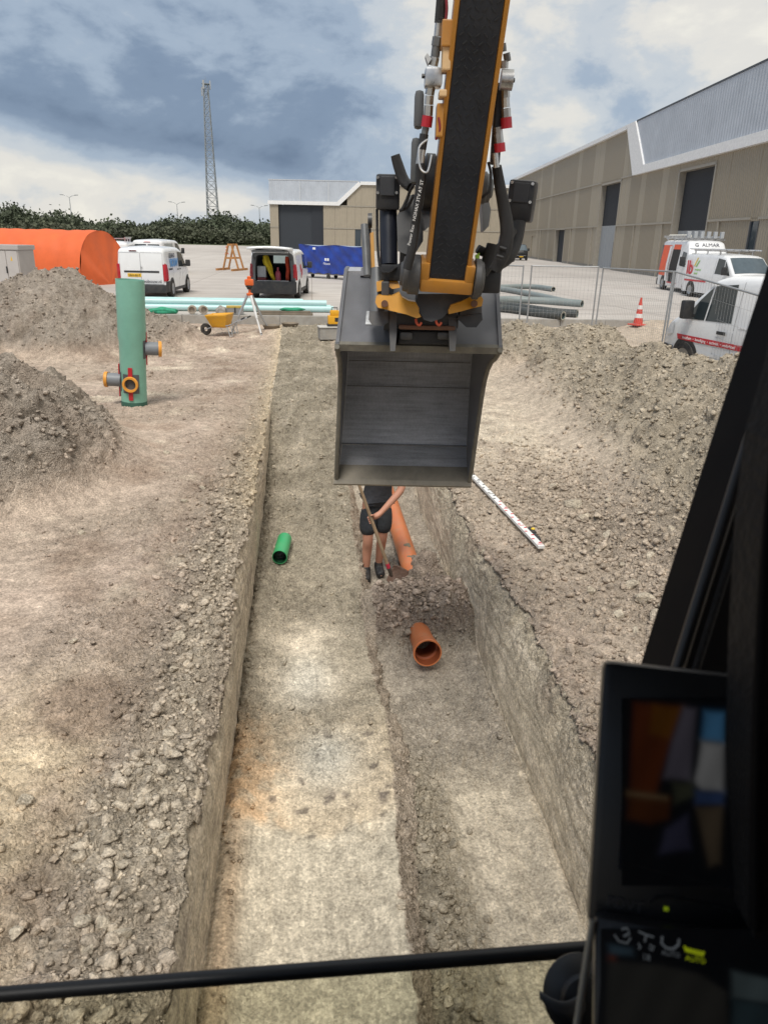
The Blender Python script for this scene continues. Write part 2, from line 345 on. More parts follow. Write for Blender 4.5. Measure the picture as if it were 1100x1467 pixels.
    rough = np.where(SEG == 2, 0.62 + 0.5 * n1 - 0.50 * sst(4.6, 3.75, Yg) - 0.35 * bump2(X, Yg, -0.02, 5.5, 0.35, 0.7) + 0.2 * bump2(X, Yg, -0.1, 4.85, 0.6, 0.25) + 0.45 * sst(8, 9.5, Yg), rough)
    rough = np.where(SEG == 4, 0.50 + 0.4 * n1 - 0.32 * sst(4.6, 4.1, Yg) * sst(0.85, 1.0, X) + 0.25 * sst(0.85, 0.6, X) * sst(5.5, 4, Yg) + 0.7 * sst(0.05, 0.3, mound), rough)
    rough = np.where((SEG == 1) | (SEG == 5), 0.28, rough); rough = np.where(SEG == 1, 0.10, rough); rough = np.where(SEG == 3, 0.75, rough); rough = np.where(SEG == 5, 0.12 + 0.55 * T ** 3, rough)
    smoothflat = sst(0.0, 0.35, fbm(X, Yg, 0.28, 2, 71) + 0.12) * sst(-1.5, -2.3, X) * sst(0.25, 0.0, HH) * sst(17, 9, Yg)
    rough = np.clip(rough + np.where(SEG == 0, 0.10, 0) - 0.30 * smoothflat, 0.03, 1.3)
    # ---- relief
    wx = P + 0.03 * fbm(P, Q, 7, 2, 82); wy = Q + 0.03 * fbm(P, Q, 7, 2, 83)
    k1, r1 = crumbs(wx, wy, 4.6, 3, 0.10, 0.42, 0.45); k2, r2 = crumbs(wx, wy, 10.5, 4, 0.12, 0.55, 0.62); k3, r3 = crumbs(wx, wy, 22.0, 5, 0.2, 0.62, 0.85); k4, r4 = crumbs(P, Q, 42.0, 6, 0.25, 0.65, 0.95)
    rg = np.clip(rough, 0, 1.2); rel = k1 * sst(0.45, 0.95, rg) * 0.8 + k2 * sst(0.30, 0.8, rg) * 0.9 + k3 * sst(0.12, 0.6, rg) + k4 * sst(0.05, 0.4, rg)
    rel = 0.95 * rel + 0.070 * rough * fbm(P, Q, 3.0, 6, 90, 0.66) + 0.055 * np.clip(rough - 0.2, 0, 1) * fbm(P, Q, 1.2, 3, 95)
    rel = rel + 0.022 * rough * fbm(P, Q, 20.0, 3, 97, 0.75) + 0.012 * rough * np.abs(fbm(P, Q, 9.0, 3, 98, 0.7))
    # heaps slump in runnels and lumps
    hm = sst(0.1, 0.5, HH)
    kh, rh = crumbs(X + 0.15 * fbm(X, Yg, 2, 2, 103), Yg + 0.15 * fbm(X, Yg, 2, 2, 104), 1.7, 12, 0.15, 0.6, 0.7); kg, rg2 = crumbs(X, Yg, 3.6, 13, 0.12, 0.55, 0.7)
    rel = rel + hm * (0.55 * kh + 0.6 * kg) + hm * (0.26 * fbm(X, Yg, 0.8, 6, 101, 0.62) + 0.14 * (0.3 - np.abs(fbm(X, Yg, 1.7, 4, 102))))
    # scrape marks of the bucket: along the trench on the floor, cracks across
    scr = np.where((SEG == 2) | (SEG == 4), 1.0, 0) * (1 - np.clip(rough * 1.4, 0, 1))
    rel = rel + scr * (0.005 * perlin(P * 34 + 2 * perlin(P * 3, Q * 0.6, 114), Q * 0.8, 110) + 0.006 * perlin(P * 16, Q * 0.5, 112) + 0.006 * np.maximum(0, fbm(P, Q, 9, 4, 113, 0.7)))
    wallm = np.where((SEG == 1) | (SEG == 5), 1.0, 0)
    rel = rel + wallm * (0.012 * perlin(P * 3.0, Q * 1.4, 120) + 0.006 * perlin(P * 22 + 3 * perlin(P * 2, Q, 8), Q * 1.2, 121) + 0.010 * np.abs(perlin(P * 7, Q * 4, 122)) )
    # cracks (shrinkage) in the scraped floor
    ck, _ = cells(P * 0.55 + 0.12 * fbm(P, Q, 3, 3, 131), Q * 1.35 + 0.12 * fbm(P, Q, 3, 3, 132), 3.4, 7)
    crack = sst(0.045, 0.0, ck) * scr * sst(0.05, 0.35, fbm(P, Q, 0.9, 2, 135) + 0.15); rel = rel - 0.018 * crack
    # small drop and tyre prints on the left field
    trk = np.where(SEG == 0, 1.0, 0) * sst(-1.5, -1.9, X)
    rel = rel + trk * 0.024 * np.abs(perlin(X * 1.2 + 0.4 * perlin(X, Yg, 3), Yg * 9.0, 140)) * sst(0.0, 0.4, fbm(X, Yg, 0.5, 2, 141) + 0.1) * (HH < 0.15)
    rim = np.where((SEG == 0) | (SEG == 6), np.exp(-T / 0.05), 0) + np.where(SEG == 1, np.exp(-T / 0.12), 0) + np.where(SEG == 5, np.exp(-(1 - T) / 0.12), 0)
    rel = rel - fd * rim * (0.03 + 0.10 * np.abs(fbm(Q, Q * 0 + 4.4, 2.2, 4, 150)) + 0.05 * np.abs(perlin(Q * 11, P * 8, 151)))
    rel = rel + np.where(SEG == 0, 1.0, 0) * sst(-1.15, -1.5, X) * (0.045 * np.exp(-((Yg - 3.3 + 0.16 * (X + 2) + 0.06 * n1) / 0.05) ** 2) + 0.03 * np.exp(-((Yg - 4.7 + 0.3 * (X + 2) + 0.1 * n1) / 0.06) ** 2)) * (0.6 + 0.8 * fbm(P, Q, 6, 3, 160))
    prot = sst(23.9, 23.2, Yg); rel = rel * prot
    # ---- push along the surface normal
    du = np.stack([np.gradient(X, axis=1), np.gradient(Yg, axis=1) * 0, np.gradient(Z, axis=1)], -1); dv = np.stack([np.gradient(X, axis=0), np.gradient(Yg, axis=0), np.gradient(Z, axis=0)], -1)
    n = np.cross(du, dv); ln = np.linalg.norm(n, axis=-1, keepdims=True); n = n / np.maximum(ln, 1e-9)
    n = np.where(n[..., 2:3] < -0.05, -n, n); n[ln[..., 0] < 1e-8] = (0, 0, 1)
    V = np.stack([X, Yg, Z], -1) + n * rel[..., None]
    V[..., 0] = np.where((SEG == 0) & (T > 14) | (SEG == 6) & (T > 14), X, V[..., 0])
    # ---- soil colours (albedo)
    def c(*a): return np.array(a)
    base = c(0.47, 0.405, 0.325); pale = c(0.70, 0.63, 0.505); brown = c(0.315, 0.245, 0.19); grey = c(0.41, 0.37, 0.315); olive = c(0.385, 0.350, 0.270); orange = c(0.64, 0.44, 0.26); yellow = c(0.68, 0.575, 0.40); blueg = c(0.60, 0.59, 0.52); black = c(0.11, 0.095, 0.085); pink = c(0.44, 0.355, 0.295)
    A = np.broadcast_to(base, V.shape).copy()
    def mixc(A, col, w): return A + (col - A) * np.clip(w, 0, 1)[..., None]
    nA = fbm(X, Yg, 0.5, 4, 200); nB_ = fbm(X, Yg, 1.7, 4, 210); nC_ = fbm(P, Q, 7, 4, 220)
    L_ = np.where(SEG == 0, 1.0, 0); R_ = np.where(SEG == 6, 1.0, 0)
    A = mixc(A, pink, L_ * (0.55 + 0.8 * nA)); A = mixc(A, pale, L_ * sst(0.05, 0.5, nA * 0.7 + nB_ * 0.6 + 0.10 * sst(4.5, 2.5, Yg)) * (HH < 0.2) * 0.9)
    A = mixc(A, yellow, L_ * sst(4.6, 3.2, Yg) * sst(-1.0, -1.35, X) * sst(-0.35, 0.3, nB_ + 0.25) * 0.75)
    A = mixc(A, brown, L_ * sst(0.05, 0.42, fbm(X, Yg, 0.9, 4, 230) + 0.06) * 0.75)
    A = mixc(A, brown, L_ * 0.35 * bump2(X, Yg, -1.32, 8, 0.16, 6)); A = mixc(A, c(0.52, 0.465, 0.37), L_ * 0.85 * bump2(X, Yg, -0.80, 4, 0.30, 9))
    A = mixc(A, yellow, L_ * np.exp(-T / 0.18) * sst(6.5, 8.0, Yg) * 0.8)
    A = mixc(A, grey, np.where(X < 0, hm, 0) * 0.85); A = mixc(A, brown, np.where(X < 0, hm, 0) * sst(0.0, 0.5, nB_ + 0.1) * 0.35)
    A = mixc(A, olive * 1.18, np.where(X > 0, hm, 0) * 0.6); A = mixc(A, pale, np.where(X > 0, hm, 0) * sst(0.1, 0.5, nB_) * 0.5)
    A = mixc(A, pale, R_ * sst(8.5, 10.5, Yg) * sst(19, 16, Yg) * sst(4.2, 2.6, X) * sst(-0.3, 0.3, nB_ + 0.1) * 0.85)
    A = mixc(A, pink, R_ * sst(8, 6, Yg) * np.exp(-T / 0.7) * (0.4 + nB_) * 0.9)
    fl = np.where(SEG == 2, 1.0, 0); fc = np.where(SEG == 4, 1.0, 0)
    A = mixc(A, olive, (fl + fc) * 0.8); A = mixc(A, grey * 0.92, fc * sst(4.0, 4.8, Yg) * 0.6)
    A = mixc(A, pale, fl * bump2(X, Yg, -0.15 + 0.2 * nB_, 5.6, 0.42, 0.75) * 0.85 * sst(-0.35, 0.15, nB_)); A = mixc(A, pale, fl * sst(8.2, 9.5, Yg) * sst(-0.1, 0.4, nB_) * 0.5)
    om = fl * sst(3.52, 3.74, Yg + 0.28 * nB_ + 0.14 * nC_) * sst(5.0, 4.4, Yg); A = mixc(A, c(0.58, 0.50, 0.37), om * 0.85); A = mixc(A, orange, om * sst(0.25, -0.25, X + 0.25 + 0.3 * nB_) * 0.75 * sst(-0.3, 0.2, nC_ + 0.1))
    A = mixc(A, blueg, om * bump2(X, Yg, 0.05, 4.35, 0.25, 0.35) * 0.9); A = mixc(A, blueg * 1.02, fl * bump2(X, Yg, -0.1, 5.3, 0.2, 0.4) * 0.7)
    A = mixc(A, c(0.52, 0.48, 0.385), fl * sst(3.78, 3.55, Yg + 0.28 * nB_ + 0.14 * nC_) * 0.8)
    bs, br = cells(P + 0.05 * fbm(P, Q, 9, 3, 36), Q + 0.05 * fbm(P, Q, 9, 3, 37), 13.0, 33); A = mixc(A, black, om * sst(0.3, 0.8, bs) * (br > 0.90) * 0.7)
    A = mixc(A, black * 1.8, fl * sst(0.05, 0.5, fbm(P, Q, 6, 4, 35)) * bump2(X, Yg, 0.22, 3.88, 0.24, 0.18))
    A = mixc(A, orange * 0.85, np.where(SEG == 2, 1, 0) * bump2(X, Yg, -0.5, 3, 0.07, 1.3) * 0.5)
    A = mixc(A, brown, fc * sst(0.05, 0.3, mound) * (0.3 + nB_) * 0.9); A = mixc(A, pink, fc * sst(0.1, 0.3, mound) * 0.6); A = mixc(A, pale, fc * sst(4.6, 3.8, Yg) * sst(0.85, 1.05, X) * 0.35)
    wl = np.where(SEG == 1, 1.0, 0); wr = np.where(SEG == 5, 1.0, 0)
    A = mixc(A, c(0.50, 0.44, 0.34), wl * 0.9); A = mixc(A, c(0.54, 0.485, 0.375), wr * 0.9); A = mixc(A, pale, wr * sst(0.0, 0.6, perlin(P * 9, Q * 1.1, 240)) * 0.6); A = mixc(A, brown, wr * sst(0.5, 0.9, T) * sst(0.0, 0.4, nB_) * 0.6)
    A = mixc(A, black * 1.6, wl * sst(0.2, 0.5, perlin(P * 26, Q * 0.7, 241)) * 0.45)
    A = A * (1 + 0.22 * nC_ + 0.16 * fbm(P, Q, 30, 3, 250) + 0.22 * fbm(P, Q, 2.6, 5, 255, 0.65))[..., None]
    A = A * (0.86 + 0.28 * np.clip(r2, 0, 1) * np.clip(rough, 0, 1) + 0.14 * (1 - np.clip(rough, 0, 1)))[..., None]
    A = A * (1 + np.clip(scr, 0, 1) * (0.12 * perlin(P * 40 + 2 * perlin(P * 3, Q * 0.6, 114), Q * 1.3, 260) + 0.14 * perlin(P * 75, Q * 3.5, 261) + 0.34 * fbm(P, Q, 4.5, 6, 262, 0.75)))[..., None]
    A = A * np.array([1.015, 0.985, 0.98])
    lin = np.clip(A, 0.03, 0.8)
    # ---- mesh
    nx = X.shape[1]; nv = ny * nx
    idx = np.arange(nv).reshape(ny, nx); q = np.stack([idx[:-1, :-1], idx[:-1, 1:], idx[1:, 1:], idx[1:, :-1]], -1).reshape(-1, 4)
    me = bpy.data.meshes.new('ground'); me.vertices.add(nv); me.vertices.foreach_set('co', V.reshape(-1).astype(np.float32))
    me.loops.add(q.size); me.loops.foreach_set('vertex_index', q.reshape(-1).astype(np.int32)); me.polygons.add(len(q)); me.polygons.foreach_set('loop_start', (np.arange(len(q)) * 4).astype(np.int32))
    me.update(calc_edges=True); me.validate()
    at = me.color_attributes.new('soil', 'FLOAT_COLOR', 'POINT'); rgba = np.concatenate([lin, np.clip(rough, 0.08, 1)[..., None]], -1); at.data.foreach_set('color', rgba.reshape(-1).astype(np.float32))
    me.polygons.foreach_set('use_smooth', np.ones(len(q), bool))
    return me, V, lin, n, rough, SEG, HH, X, Yg, T, mound
def soil_mat():
    M = bpy.data.materials.new('soil'); M.use_nodes = True; t = M.node_tree; b = t.nodes['Principled BSDF']; b.inputs['Roughness'].default_value = 0.95; b.inputs['Specular IOR Level'].default_value = 0.12
    a = t.nodes.new('ShaderNodeAttribute'); a.attribute_name = 'soil'; c = t.nodes.new('ShaderNodeNewGeometry')
    vo = t.nodes.new('ShaderNodeTexVoronoi'); vo.inputs['Scale'].default_value = 70; vo.inputs['Randomness'].default_value = 1.0; t.links.new(c.outputs['Position'], vo.inputs['Vector'])
    n = t.nodes.new('ShaderNodeTexNoise'); n.inputs['Scale'].default_value = 55; n.inputs['Detail'].default_value = 5; n.inputs['Roughness'].default_value = 0.7; t.links.new(c.outputs['Position'], n.inputs['Vector'])
    n2 = t.nodes.new('ShaderNodeTexNoise'); n2.inputs['Scale'].default_value = 9; n2.inputs['Detail'].default_value = 5; n2.inputs['Roughness'].default_value = 0.72; t.links.new(c.outputs['Position'], n2.inputs['Vector'])
    ad = t.nodes.new('ShaderNodeMath'); ad.operation = 'ADD'; t.links.new(n.outputs['Fac'], ad.inputs[0]); t.links.new(n2.outputs['Fac'], ad.inputs[1])
    mr = t.nodes.new('ShaderNodeMapRange'); mr.inputs[1].default_value = 0.75; mr.inputs[2].default_value = 1.25; mr.inputs[3].default_value = 0.62; mr.inputs[4].default_value = 1.38; t.links.new(ad.outputs[0], mr.inputs[0])
    sx_ = t.nodes.new('ShaderNodeSeparateColor'); t.links.new(vo.outputs['Color'], sx_.inputs[0]); sp_ = t.nodes.new('ShaderNodeMapRange'); sp_.inputs[3].default_value = 0.80; sp_.inputs[4].default_value = 1.22; t.links.new(sx_.outputs[0], sp_.inputs[0]); mu_ = t.nodes.new('ShaderNodeMath'); mu_.operation = 'MULTIPLY'; t.links.new(mr.outputs[0], mu_.inputs[0]); t.links.new(sp_.outputs[0], mu_.inputs[1])
    vm = t.nodes.new('ShaderNodeVectorMath'); vm.operation = 'SCALE'; t.links.new(a.outputs['Color'], vm.inputs[0]); t.links.new(mu_.outputs[0], vm.inputs['Scale']); t.links.new(vm.outputs[0], b.inputs['Base Color'])
    bp = t.nodes.new('ShaderNodeBump'); bp.inputs['Strength'].default_value = 1.0; bp.inputs['Distance'].default_value = 0.04; vs_ = t.nodes.new('ShaderNodeMath'); vs_.operation = 'MULTIPLY_ADD'; vs_.inputs[1].default_value = -0.55; t.links.new(vo.outputs['Distance'], vs_.inputs[0]); t.links.new(ad.outputs[0], vs_.inputs[2]); hs = t.nodes.new('ShaderNodeMath'); hs.operation = 'MULTIPLY'; t.links.new(vs_.outputs[0], hs.inputs[0]); t.links.new(a.outputs['Alpha'], hs.inputs[1]); t.links.new(hs.outputs[0], bp.inputs['Height']); t.links.new(bp.outputs[0], b.inputs['Normal'])
    return M
SOIL = soil_mat()
t_me, TV, TA, TN, TR_, TSEG, THH, TX, TY, TT, TM = build_terrain()
ground = struct(obj('ground', t_me, SOIL))
ground['label'] = 'bare sandy soil of the building site with the dug trench'
def ground_z(x, y):
    j = int(np.clip(np.searchsorted(YS, y), 1, len(YS) - 1)); row = TV[j]; i = int(np.argmin(np.abs(row[:, 0] - x))); return float(row[i, 2])
# ---- clods: loose lumps lying on the soil
def ico(sub):
    if sub == 0:
        q = np.array([(x, y, z) for z in (-1, 1) for (x, y) in ((-1, -1), (1, -1), (1, 1), (-1, 1))]) * 0.66
        return q, np.array([(0, 2, 1), (0, 3, 2), (4, 5, 6), (4, 6, 7), (0, 1, 5), (0, 5, 4), (1, 2, 6), (1, 6, 5), (2, 3, 7), (2, 7, 6), (3, 0, 4), (3, 4, 7)])
    bm = bmesh.new(); bmesh.ops.create_icosphere(bm, subdivisions=sub, radius=1); v = np.array([p.co[:] for p in bm.verts]); f = np.array([[p.index for p in q.verts] for q in bm.faces]); bm.free(); return v, f
def lump(v, k, amp):
    if len(v) == 8: return v + RNG.uniform(-0.32, 0.32, size=v.shape)
    a = RNG.normal(size=(8, 3)); a /= np.linalg.norm(a, axis=1, keepdims=True); d = np.full(len(v), 1.0)
    for i in range(8):                                    # cut flat facets
        h = RNG.uniform(0.32, 0.75); s = v @ a[i]; d = np.where(s > h, np.minimum(d, h / np.maximum(s, 1e-3)), d)
    w = v * (d * (1 + amp * RNG.normal(size=len(v))))[:, None]; return w
def scatter(n, sub, smin, smax, dens, power, amp, nvar=12):
    area = np.gradient(TY, axis=0) * np.abs(np.gradient(TX, axis=1)); p = (dens * np.clip(area, 0, 0.02)).reshape(-1); p[~np.isfinite(p)] = 0; p /= p.sum()
    ids = RNG.choice(p.size, size=n, p=p); pos = TV.reshape(-1, 3)[ids]; colr = TA.reshape(-1, 3)[ids]
    v0, f0 = ico(sub); vars_ = [lump(v0, i, amp) for i in range(nvar)]
    sz = smin + (smax - smin) * RNG.random(n) ** power; V = np.empty((n, len(v0), 3)); 
    for i in range(n):
        q = RNG.normal(size=4); q /= np.linalg.norm(q); w, x, y, z = q
        Rm = np.array([[1 - 2 * (y * y + z * z), 2 * (x * y - z * w), 2 * (x * z + y * w)], [2 * (x * y + z * w), 1 - 2 * (x * x + z * z), 2 * (y * z - x * w)], [2 * (x * z - y * w), 2 * (y * z + x * w), 1 - 2 * (x * x + y * y)]])
        sc = sz[i] * np.array([1, RNG.uniform(0.6, 1.1), RNG.uniform(0.5, 0.9)]); V[i] = (vars_[i % nvar] * sc) @ Rm.T * np.array([1, 1, 0.8]) + pos[i] + np.array([RNG.uniform(-.01, .01), RNG.uniform(-.01, .01), sz[i] * 0.22])
    Fc = (f0[None] + (np.arange(n) * len(v0))[:, None, None]).reshape(-1, 3); C = np.repeat((colr * np.minimum(RNG.uniform(0.84, 1.18, size=(n, 1)), 0.66 / np.maximum(colr.max(1, keepdims=True), 0.05)))[:, None], len(v0), 1).reshape(-1, 3)
    return V.reshape(-1, 3), Fc, C
def soil_lumps(name, sets, label):
    Vs, Fs, Cs = [], [], []; o = 0
    for v, f, c in sets: Vs.append(v); Fs.append(f + o); Cs.append(c); o += len(v)
    V = np.concatenate(Vs); Fc = np.concatenate(Fs); C = np.concatenate(Cs)
    me = bpy.data.meshes.new(name); me.vertices.add(len(V)); me.vertices.foreach_set('co', V.reshape(-1).astype(np.float32)); me.loops.add(Fc.size); me.loops.foreach_set('vertex_index', Fc.reshape(-1).astype(np.int32)); me.polygons.add(len(Fc)); me.polygons.foreach_set('loop_start', (np.arange(len(Fc)) * 3).astype(np.int32)); me.update(calc_edges=True)
    at = me.color_attributes.new('soil', 'FLOAT_COLOR', 'POINT'); at.data.foreach_set('color', np.concatenate([np.clip(C, 0.03, 0.7), np.full((len(C), 1), 0.4)], 1).reshape(-1).astype(np.float32))
    o = obj(name, me, SOIL); tag(o, label, 'soil clods', None, 'stuff'); return o
near = (TY > 1.5) & (TY < 23) & (TX > -14) & (TX < 9)
dl = np.where((TSEG == 0), np.exp(-((TX + 0.86) / 0.27) ** 2), 0)                       # spill beside the left wall
dens = np.clip(TR_ - 0.25, 0, 1.2) ** 1.5 * near / (0.5 + 0.10 * TY); dens = np.where((TSEG == 1), 0, dens); dens = np.where(TSEG == 5, dens * 0.1, dens)
foot = np.where(TSEG == 6, np.exp(-((TX - 2.9) / 0.65) ** 2) * sst(11, 8, TY) * sst(3, 4.5, TY), 0) + np.where(TSEG == 6, np.exp(-TT / 0.25) * sst(11, 8, TY), 0) * 0.5
mid = (dl * sst(12, 5, TY) + foot + np.where(TSEG == 4, 0.9 * np.exp(-((TX - 0.66) / 0.14) ** 2) * sst(4.6, 3.5, TY), 0) + 0.05 * dens) * near
mid = mid + np.where(TSEG == 4, 0.8 * sst(0.05, 0.25, TM) * sst(7.15, 6.9, TY), 0) * near
loose = dens + 2.0 * mid + np.where(TSEG == 2, 0.8 * np.exp(-((TX + 0.5) / 0.07) ** 2) * sst(6, 4, TY), 0)
hpd = sst(0.1, 0.4, THH) * near * (TX > -9) * np.where(TX > 0, 1.6, 0.7)
soil_lumps('soil_crumbs', [scatter(38000, 0, 0.005, 0.024, loose, 2.2, 0.16, 40), scatter(13000, 0, 0.012, 0.05, hpd, 2.2, 0.16, 40), scatter(4200, 2, 0.020, 0.062, mid + 0.02 * dens, 2.0, 0.09)], 'loose crumbs and small clods of dry soil strewn over the site')
# ================================================================== yard, kerb, far setting
def yard_mat():
    M = bpy.data.materials.new('yard_concrete'); M.use_nodes = True; t = M.node_tree; b = t.nodes['Principled BSDF']; b.inputs['Roughness'].default_value = 0.85; b.inputs['Specular IOR Level'].default_value = 0.3
    c = t.nodes.new('ShaderNodeTexCoord')
    def nz(sc, det, stretch):
        mp = t.nodes.new('ShaderNodeMapping'); mp.inputs['Scale'].default_value = stretch; t.links.new(c.outputs['Object'], mp.inputs[0]); n = t.nodes.new('ShaderNodeTexNoise'); n.inputs['Scale'].default_value = sc; n.inputs['Detail'].default_value = det; n.inputs['Roughness'].default_value = 0.65; t.links.new(mp.outputs[0], n.inputs['Vector']); return n.outputs['Fac']
    a = nz(0.12, 8, (1, 0.35, 1)); d = nz(1.5, 6, (0.25, 1.6, 1))
    ad = t.nodes.new('ShaderNodeMath'); ad.operation = 'ADD'; t.links.new(a, ad.inputs[0]); t.links.new(d, ad.inputs[1])
    r = t.nodes.new('ShaderNodeValToRGB'); r.color_ramp.elements[0].position = 0.36; r.color_ramp.elements[0].color = (0.36, 0.325, 0.30, 1); r.color_ramp.elements[1].position = 0.62; r.color_ramp.elements[1].color = (0.55, 0.515, 0.48, 1)
    h = t.nodes.new('ShaderNodeMath'); h.operation = 'MULTIPLY'; h.inputs[1].default_value = 0.5; t.links.new(ad.outputs[0], h.inputs[0]); t.links.new(h.outputs[0], r.inputs[0])
    bk = t.nodes.new('ShaderNodeTexBrick'); bk.offset = 0; bk.inputs['Scale'].default_value = 1; bk.inputs['Brick Width'].default_value = 6; bk.inputs['Row Height'].default_value = 6; bk.inputs['Mortar Size'].default_value = 0.03; bk.inputs['Color1'].default_value = (1, 1, 1, 1); bk.inputs['Color2'].default_value = (0.93, 0.93, 0.93, 1); bk.inputs['Mortar'].default_value = (0.72, 0.7, 0.68, 1); t.links.new(c.outputs['Object'], bk.inputs['Vector'])
    mx = t.nodes.new('ShaderNodeMix'); mx.data_type = 'RGBA'; mx.blend_type = 'MULTIPLY'; mx.inputs[0].default_value = 1; t.links.new(r.outputs[0], mx.inputs[6]); t.links.new(bk.outputs[0], mx.inputs[7]); t.links.new(mx.outputs[2], b.inputs['Base Color'])
    return M
yard = struct(MB().grid(lambda u, v: (-320 + 640 * u, KERB_Y + 0.24 + (178 - KERB_Y) * v, YARD), 8, 6).build('yard_pavement', yard_mat()))
yard['label'] = 'wide pale concrete yard in front of the warehouses'
GRASS = mat('grass', (0.09, 0.115, 0.05), 0.9, 0, 0.35, 0.3)
struct(MB().grid(lambda u, v: (-2500 + 5000 * u, 177.9 + 3000 * v, YARD - 0.02), 6, 6).build('far_ground', GRASS))
# ---- kerb of concrete blocks along the yard edge
CONC = mat('kerb_concrete', (0.34, 0.325, 0.30), 0.9, 0, 0.22, 2.5, 0.5, 40, dirt=0.5)
CONC2 = mat('kerb_concrete_stained', (0.22, 0.21, 0.19), 0.9, 0, 0.22, 2.5, 0.5, 40, dirt=0.5)
kerb = struct(thing('kerb', None, None)); kerb['label'] = 'row of concrete blocks edging the yard'
bx_me = None; bl = 1.5; k = 0; x = -34.0
while x < 10.9:
    mb = MB().bbox(0.006, bl - 0.006, -0.005, 0.24, -0.34, 0.006, 0.012)
    if k < 3: me = mb.mesh('kerb_block'); BLK = BLK + [me] if k else [me]
    me = BLK[k % 3]
    o = obj('kerb_block', me, CONC, kerb); o.location = (x, KERB_Y + random.uniform(-0.012, 0.012), YARD + random.uniform(-0.006, 0.006)); o.rotation_euler = (0, 0, R(random.uniform(-0.35, 0.35)))
    x += bl; k += 1
# ---- far wood: one mass of foliage
LEAF = mat('far_foliage', (0.075, 0.092, 0.055), 0.9, 0, 0.5, 0.22)
LEAF2 = mat('far_foliage_b', (0.088, 0.098, 0.062), 0.9, 0, 0.5, 0.2)
def wood(name, x0, x1, d0, d1, hfun, n, seed, material, size=(0.4, 0.95)):
    rng = np.random.default_rng(seed); ncl = int(abs(x1 - x0) / 2.1 * 2.2); V = []; per = n // ncl
    for c in range(ncl):
        px = rng.uniform(x0, x1); d = rng.uniform(d0, d1); base = DD(px, 330, d); h = hfun(px) * rng.uniform(0.72, 1.06)
        rx = rng.uniform(1.3, 3.2)
        t = rng.normal(size=(per, 3)); t /= np.linalg.norm(t, axis=1, keepdims=True); t *= (rng.random((per, 1)) ** 0.4)
        cpos = np.array([base[0], base[1], YARD + h * 0.53]); P = cpos + t * np.array([rx, rx, h * 0.5]) * (1 + 0.16 * rng.normal(size=(per, 1)))
        P[:, 2] = np.maximum(P[:, 2], YARD + 0.2); V.append(P)
    P = np.concatenate(V); m = len(P); a = rng.normal(size=(m, 3)); a /= np.linalg.norm(a, axis=1, keepdims=True); b = np.cross(a, rng.normal(size=(m, 3))); b /= np.linalg.norm(b, axis=1, keepdims=True)
    s = rng.uniform(size[0], size[1], (m, 1)); q = np.stack([P - a * s * 0.5, P + b * s * 0.35, P + a * s * 0.5, P - b * s * 0.35], 1).reshape(-1, 3)
    me = bpy.data.meshes.new(name); me.from_pydata(q.tolist(), [], np.arange(m * 4).reshape(-1, 4).tolist()); me.update(); return obj(name, me, material)
def htree(px): return 6.3 + 1.3 * math.sin(px * 0.021 + 1.0) + 0.8 * math.sin(px * 0.083) - 1.0 * max(0, min(1, (px - 130) / 240))
w = wood('woodland', -330, 395, 196, 222, htree, 85000, 3, LEAF); tag(w, 'dark green wood closing off the far side of the yard', 'wood', None, 'stuff')
w = wood('shrub_belt', -330, 372, 184, 193, lambda px: 3.9 + 0.7 * math.sin(px * 0.03), 24000, 5, LEAF2, (0.4, 1.0)); tag(w, 'lower belt of shrubs in front of the far wood', 'shrubs', None, 'stuff')
# ---- lattice mast
STEEL = mat('galvanised', (0.30, 0.32, 0.34), 0.55, 0.3, 0.1)
GALV = mat('galvanised_light', (0.46, 0.48, 0.50), 0.45, 0.6, 0.12, 20)
def mast():
    b = DD(310, 340, 236); top = DD(301.5, 121, 236)[2]; H = top - YARD; t = thing('lattice_mast', 'tall steel lattice telecom mast rising behind the wood', 'mast', (b[0] - 0.6, b[1], YARD))
    hw = lambda z: 1.75 - 1.15 * (z / H); cs = [(1, 1), (1, -1), (-1, -1), (-1, 1)]
    for cx, cy in cs: MB().tube([(cx * hw(0), cy * hw(0), 0), (cx * hw(H), cy * hw(H), H)], [0.15, 0.10], 6).build('leg', STEEL, t)
    z = 0; i = 0
    while z < H - 0.5:
        dz = 2.6 - 1.2 * z / H; z2 = min(z + dz, H); mb = MB()
        for k in range(4):
            a = cs[k]; c = cs[(k + 1) % 4]
            A = (a[0] * hw(z), a[1] * hw(z), z); B = (c[0] * hw(z2), c[1] * hw(z2), z2); Cc = (c[0] * hw(z), c[1] * hw(z), z); Dd = (a[0] * hw(z2), a[1] * hw(z2), z2)
            mb.tube([A, B], 0.07, 4, False); mb.tube([Cc, Dd], 0.07, 4, False); mb.tube([Dd, B], 0.06, 4, False)
        mb.build('bracing', STEEL, t); z = z2
    MB().box(-1.0, 1.0, -1.0, 1.0, H, H + 0.12).build('platform', STEEL, t)
    for k, (a, zz) in enumerate(((0.3, H - 1.2), (2.3, H - 1.0), (4.3, H - 1.3), (1.2, H - 3.2), (3.6, H - 3.0))):
        M = Matrix.Rotation(a, 4, 'Z'); MB().bbox(1.05, 1.35, -0.22, 0.22, zz, zz + 2.2, 0.04, M).build('antenna', mat('antenna_grey', (0.42, 0.43, 0.44), 0.6), t)
    MB().tube([(0, 0, H), (0, 0, H + 1.8)], 0.05, 6).build('lightning_rod', STEEL, t)
mast()
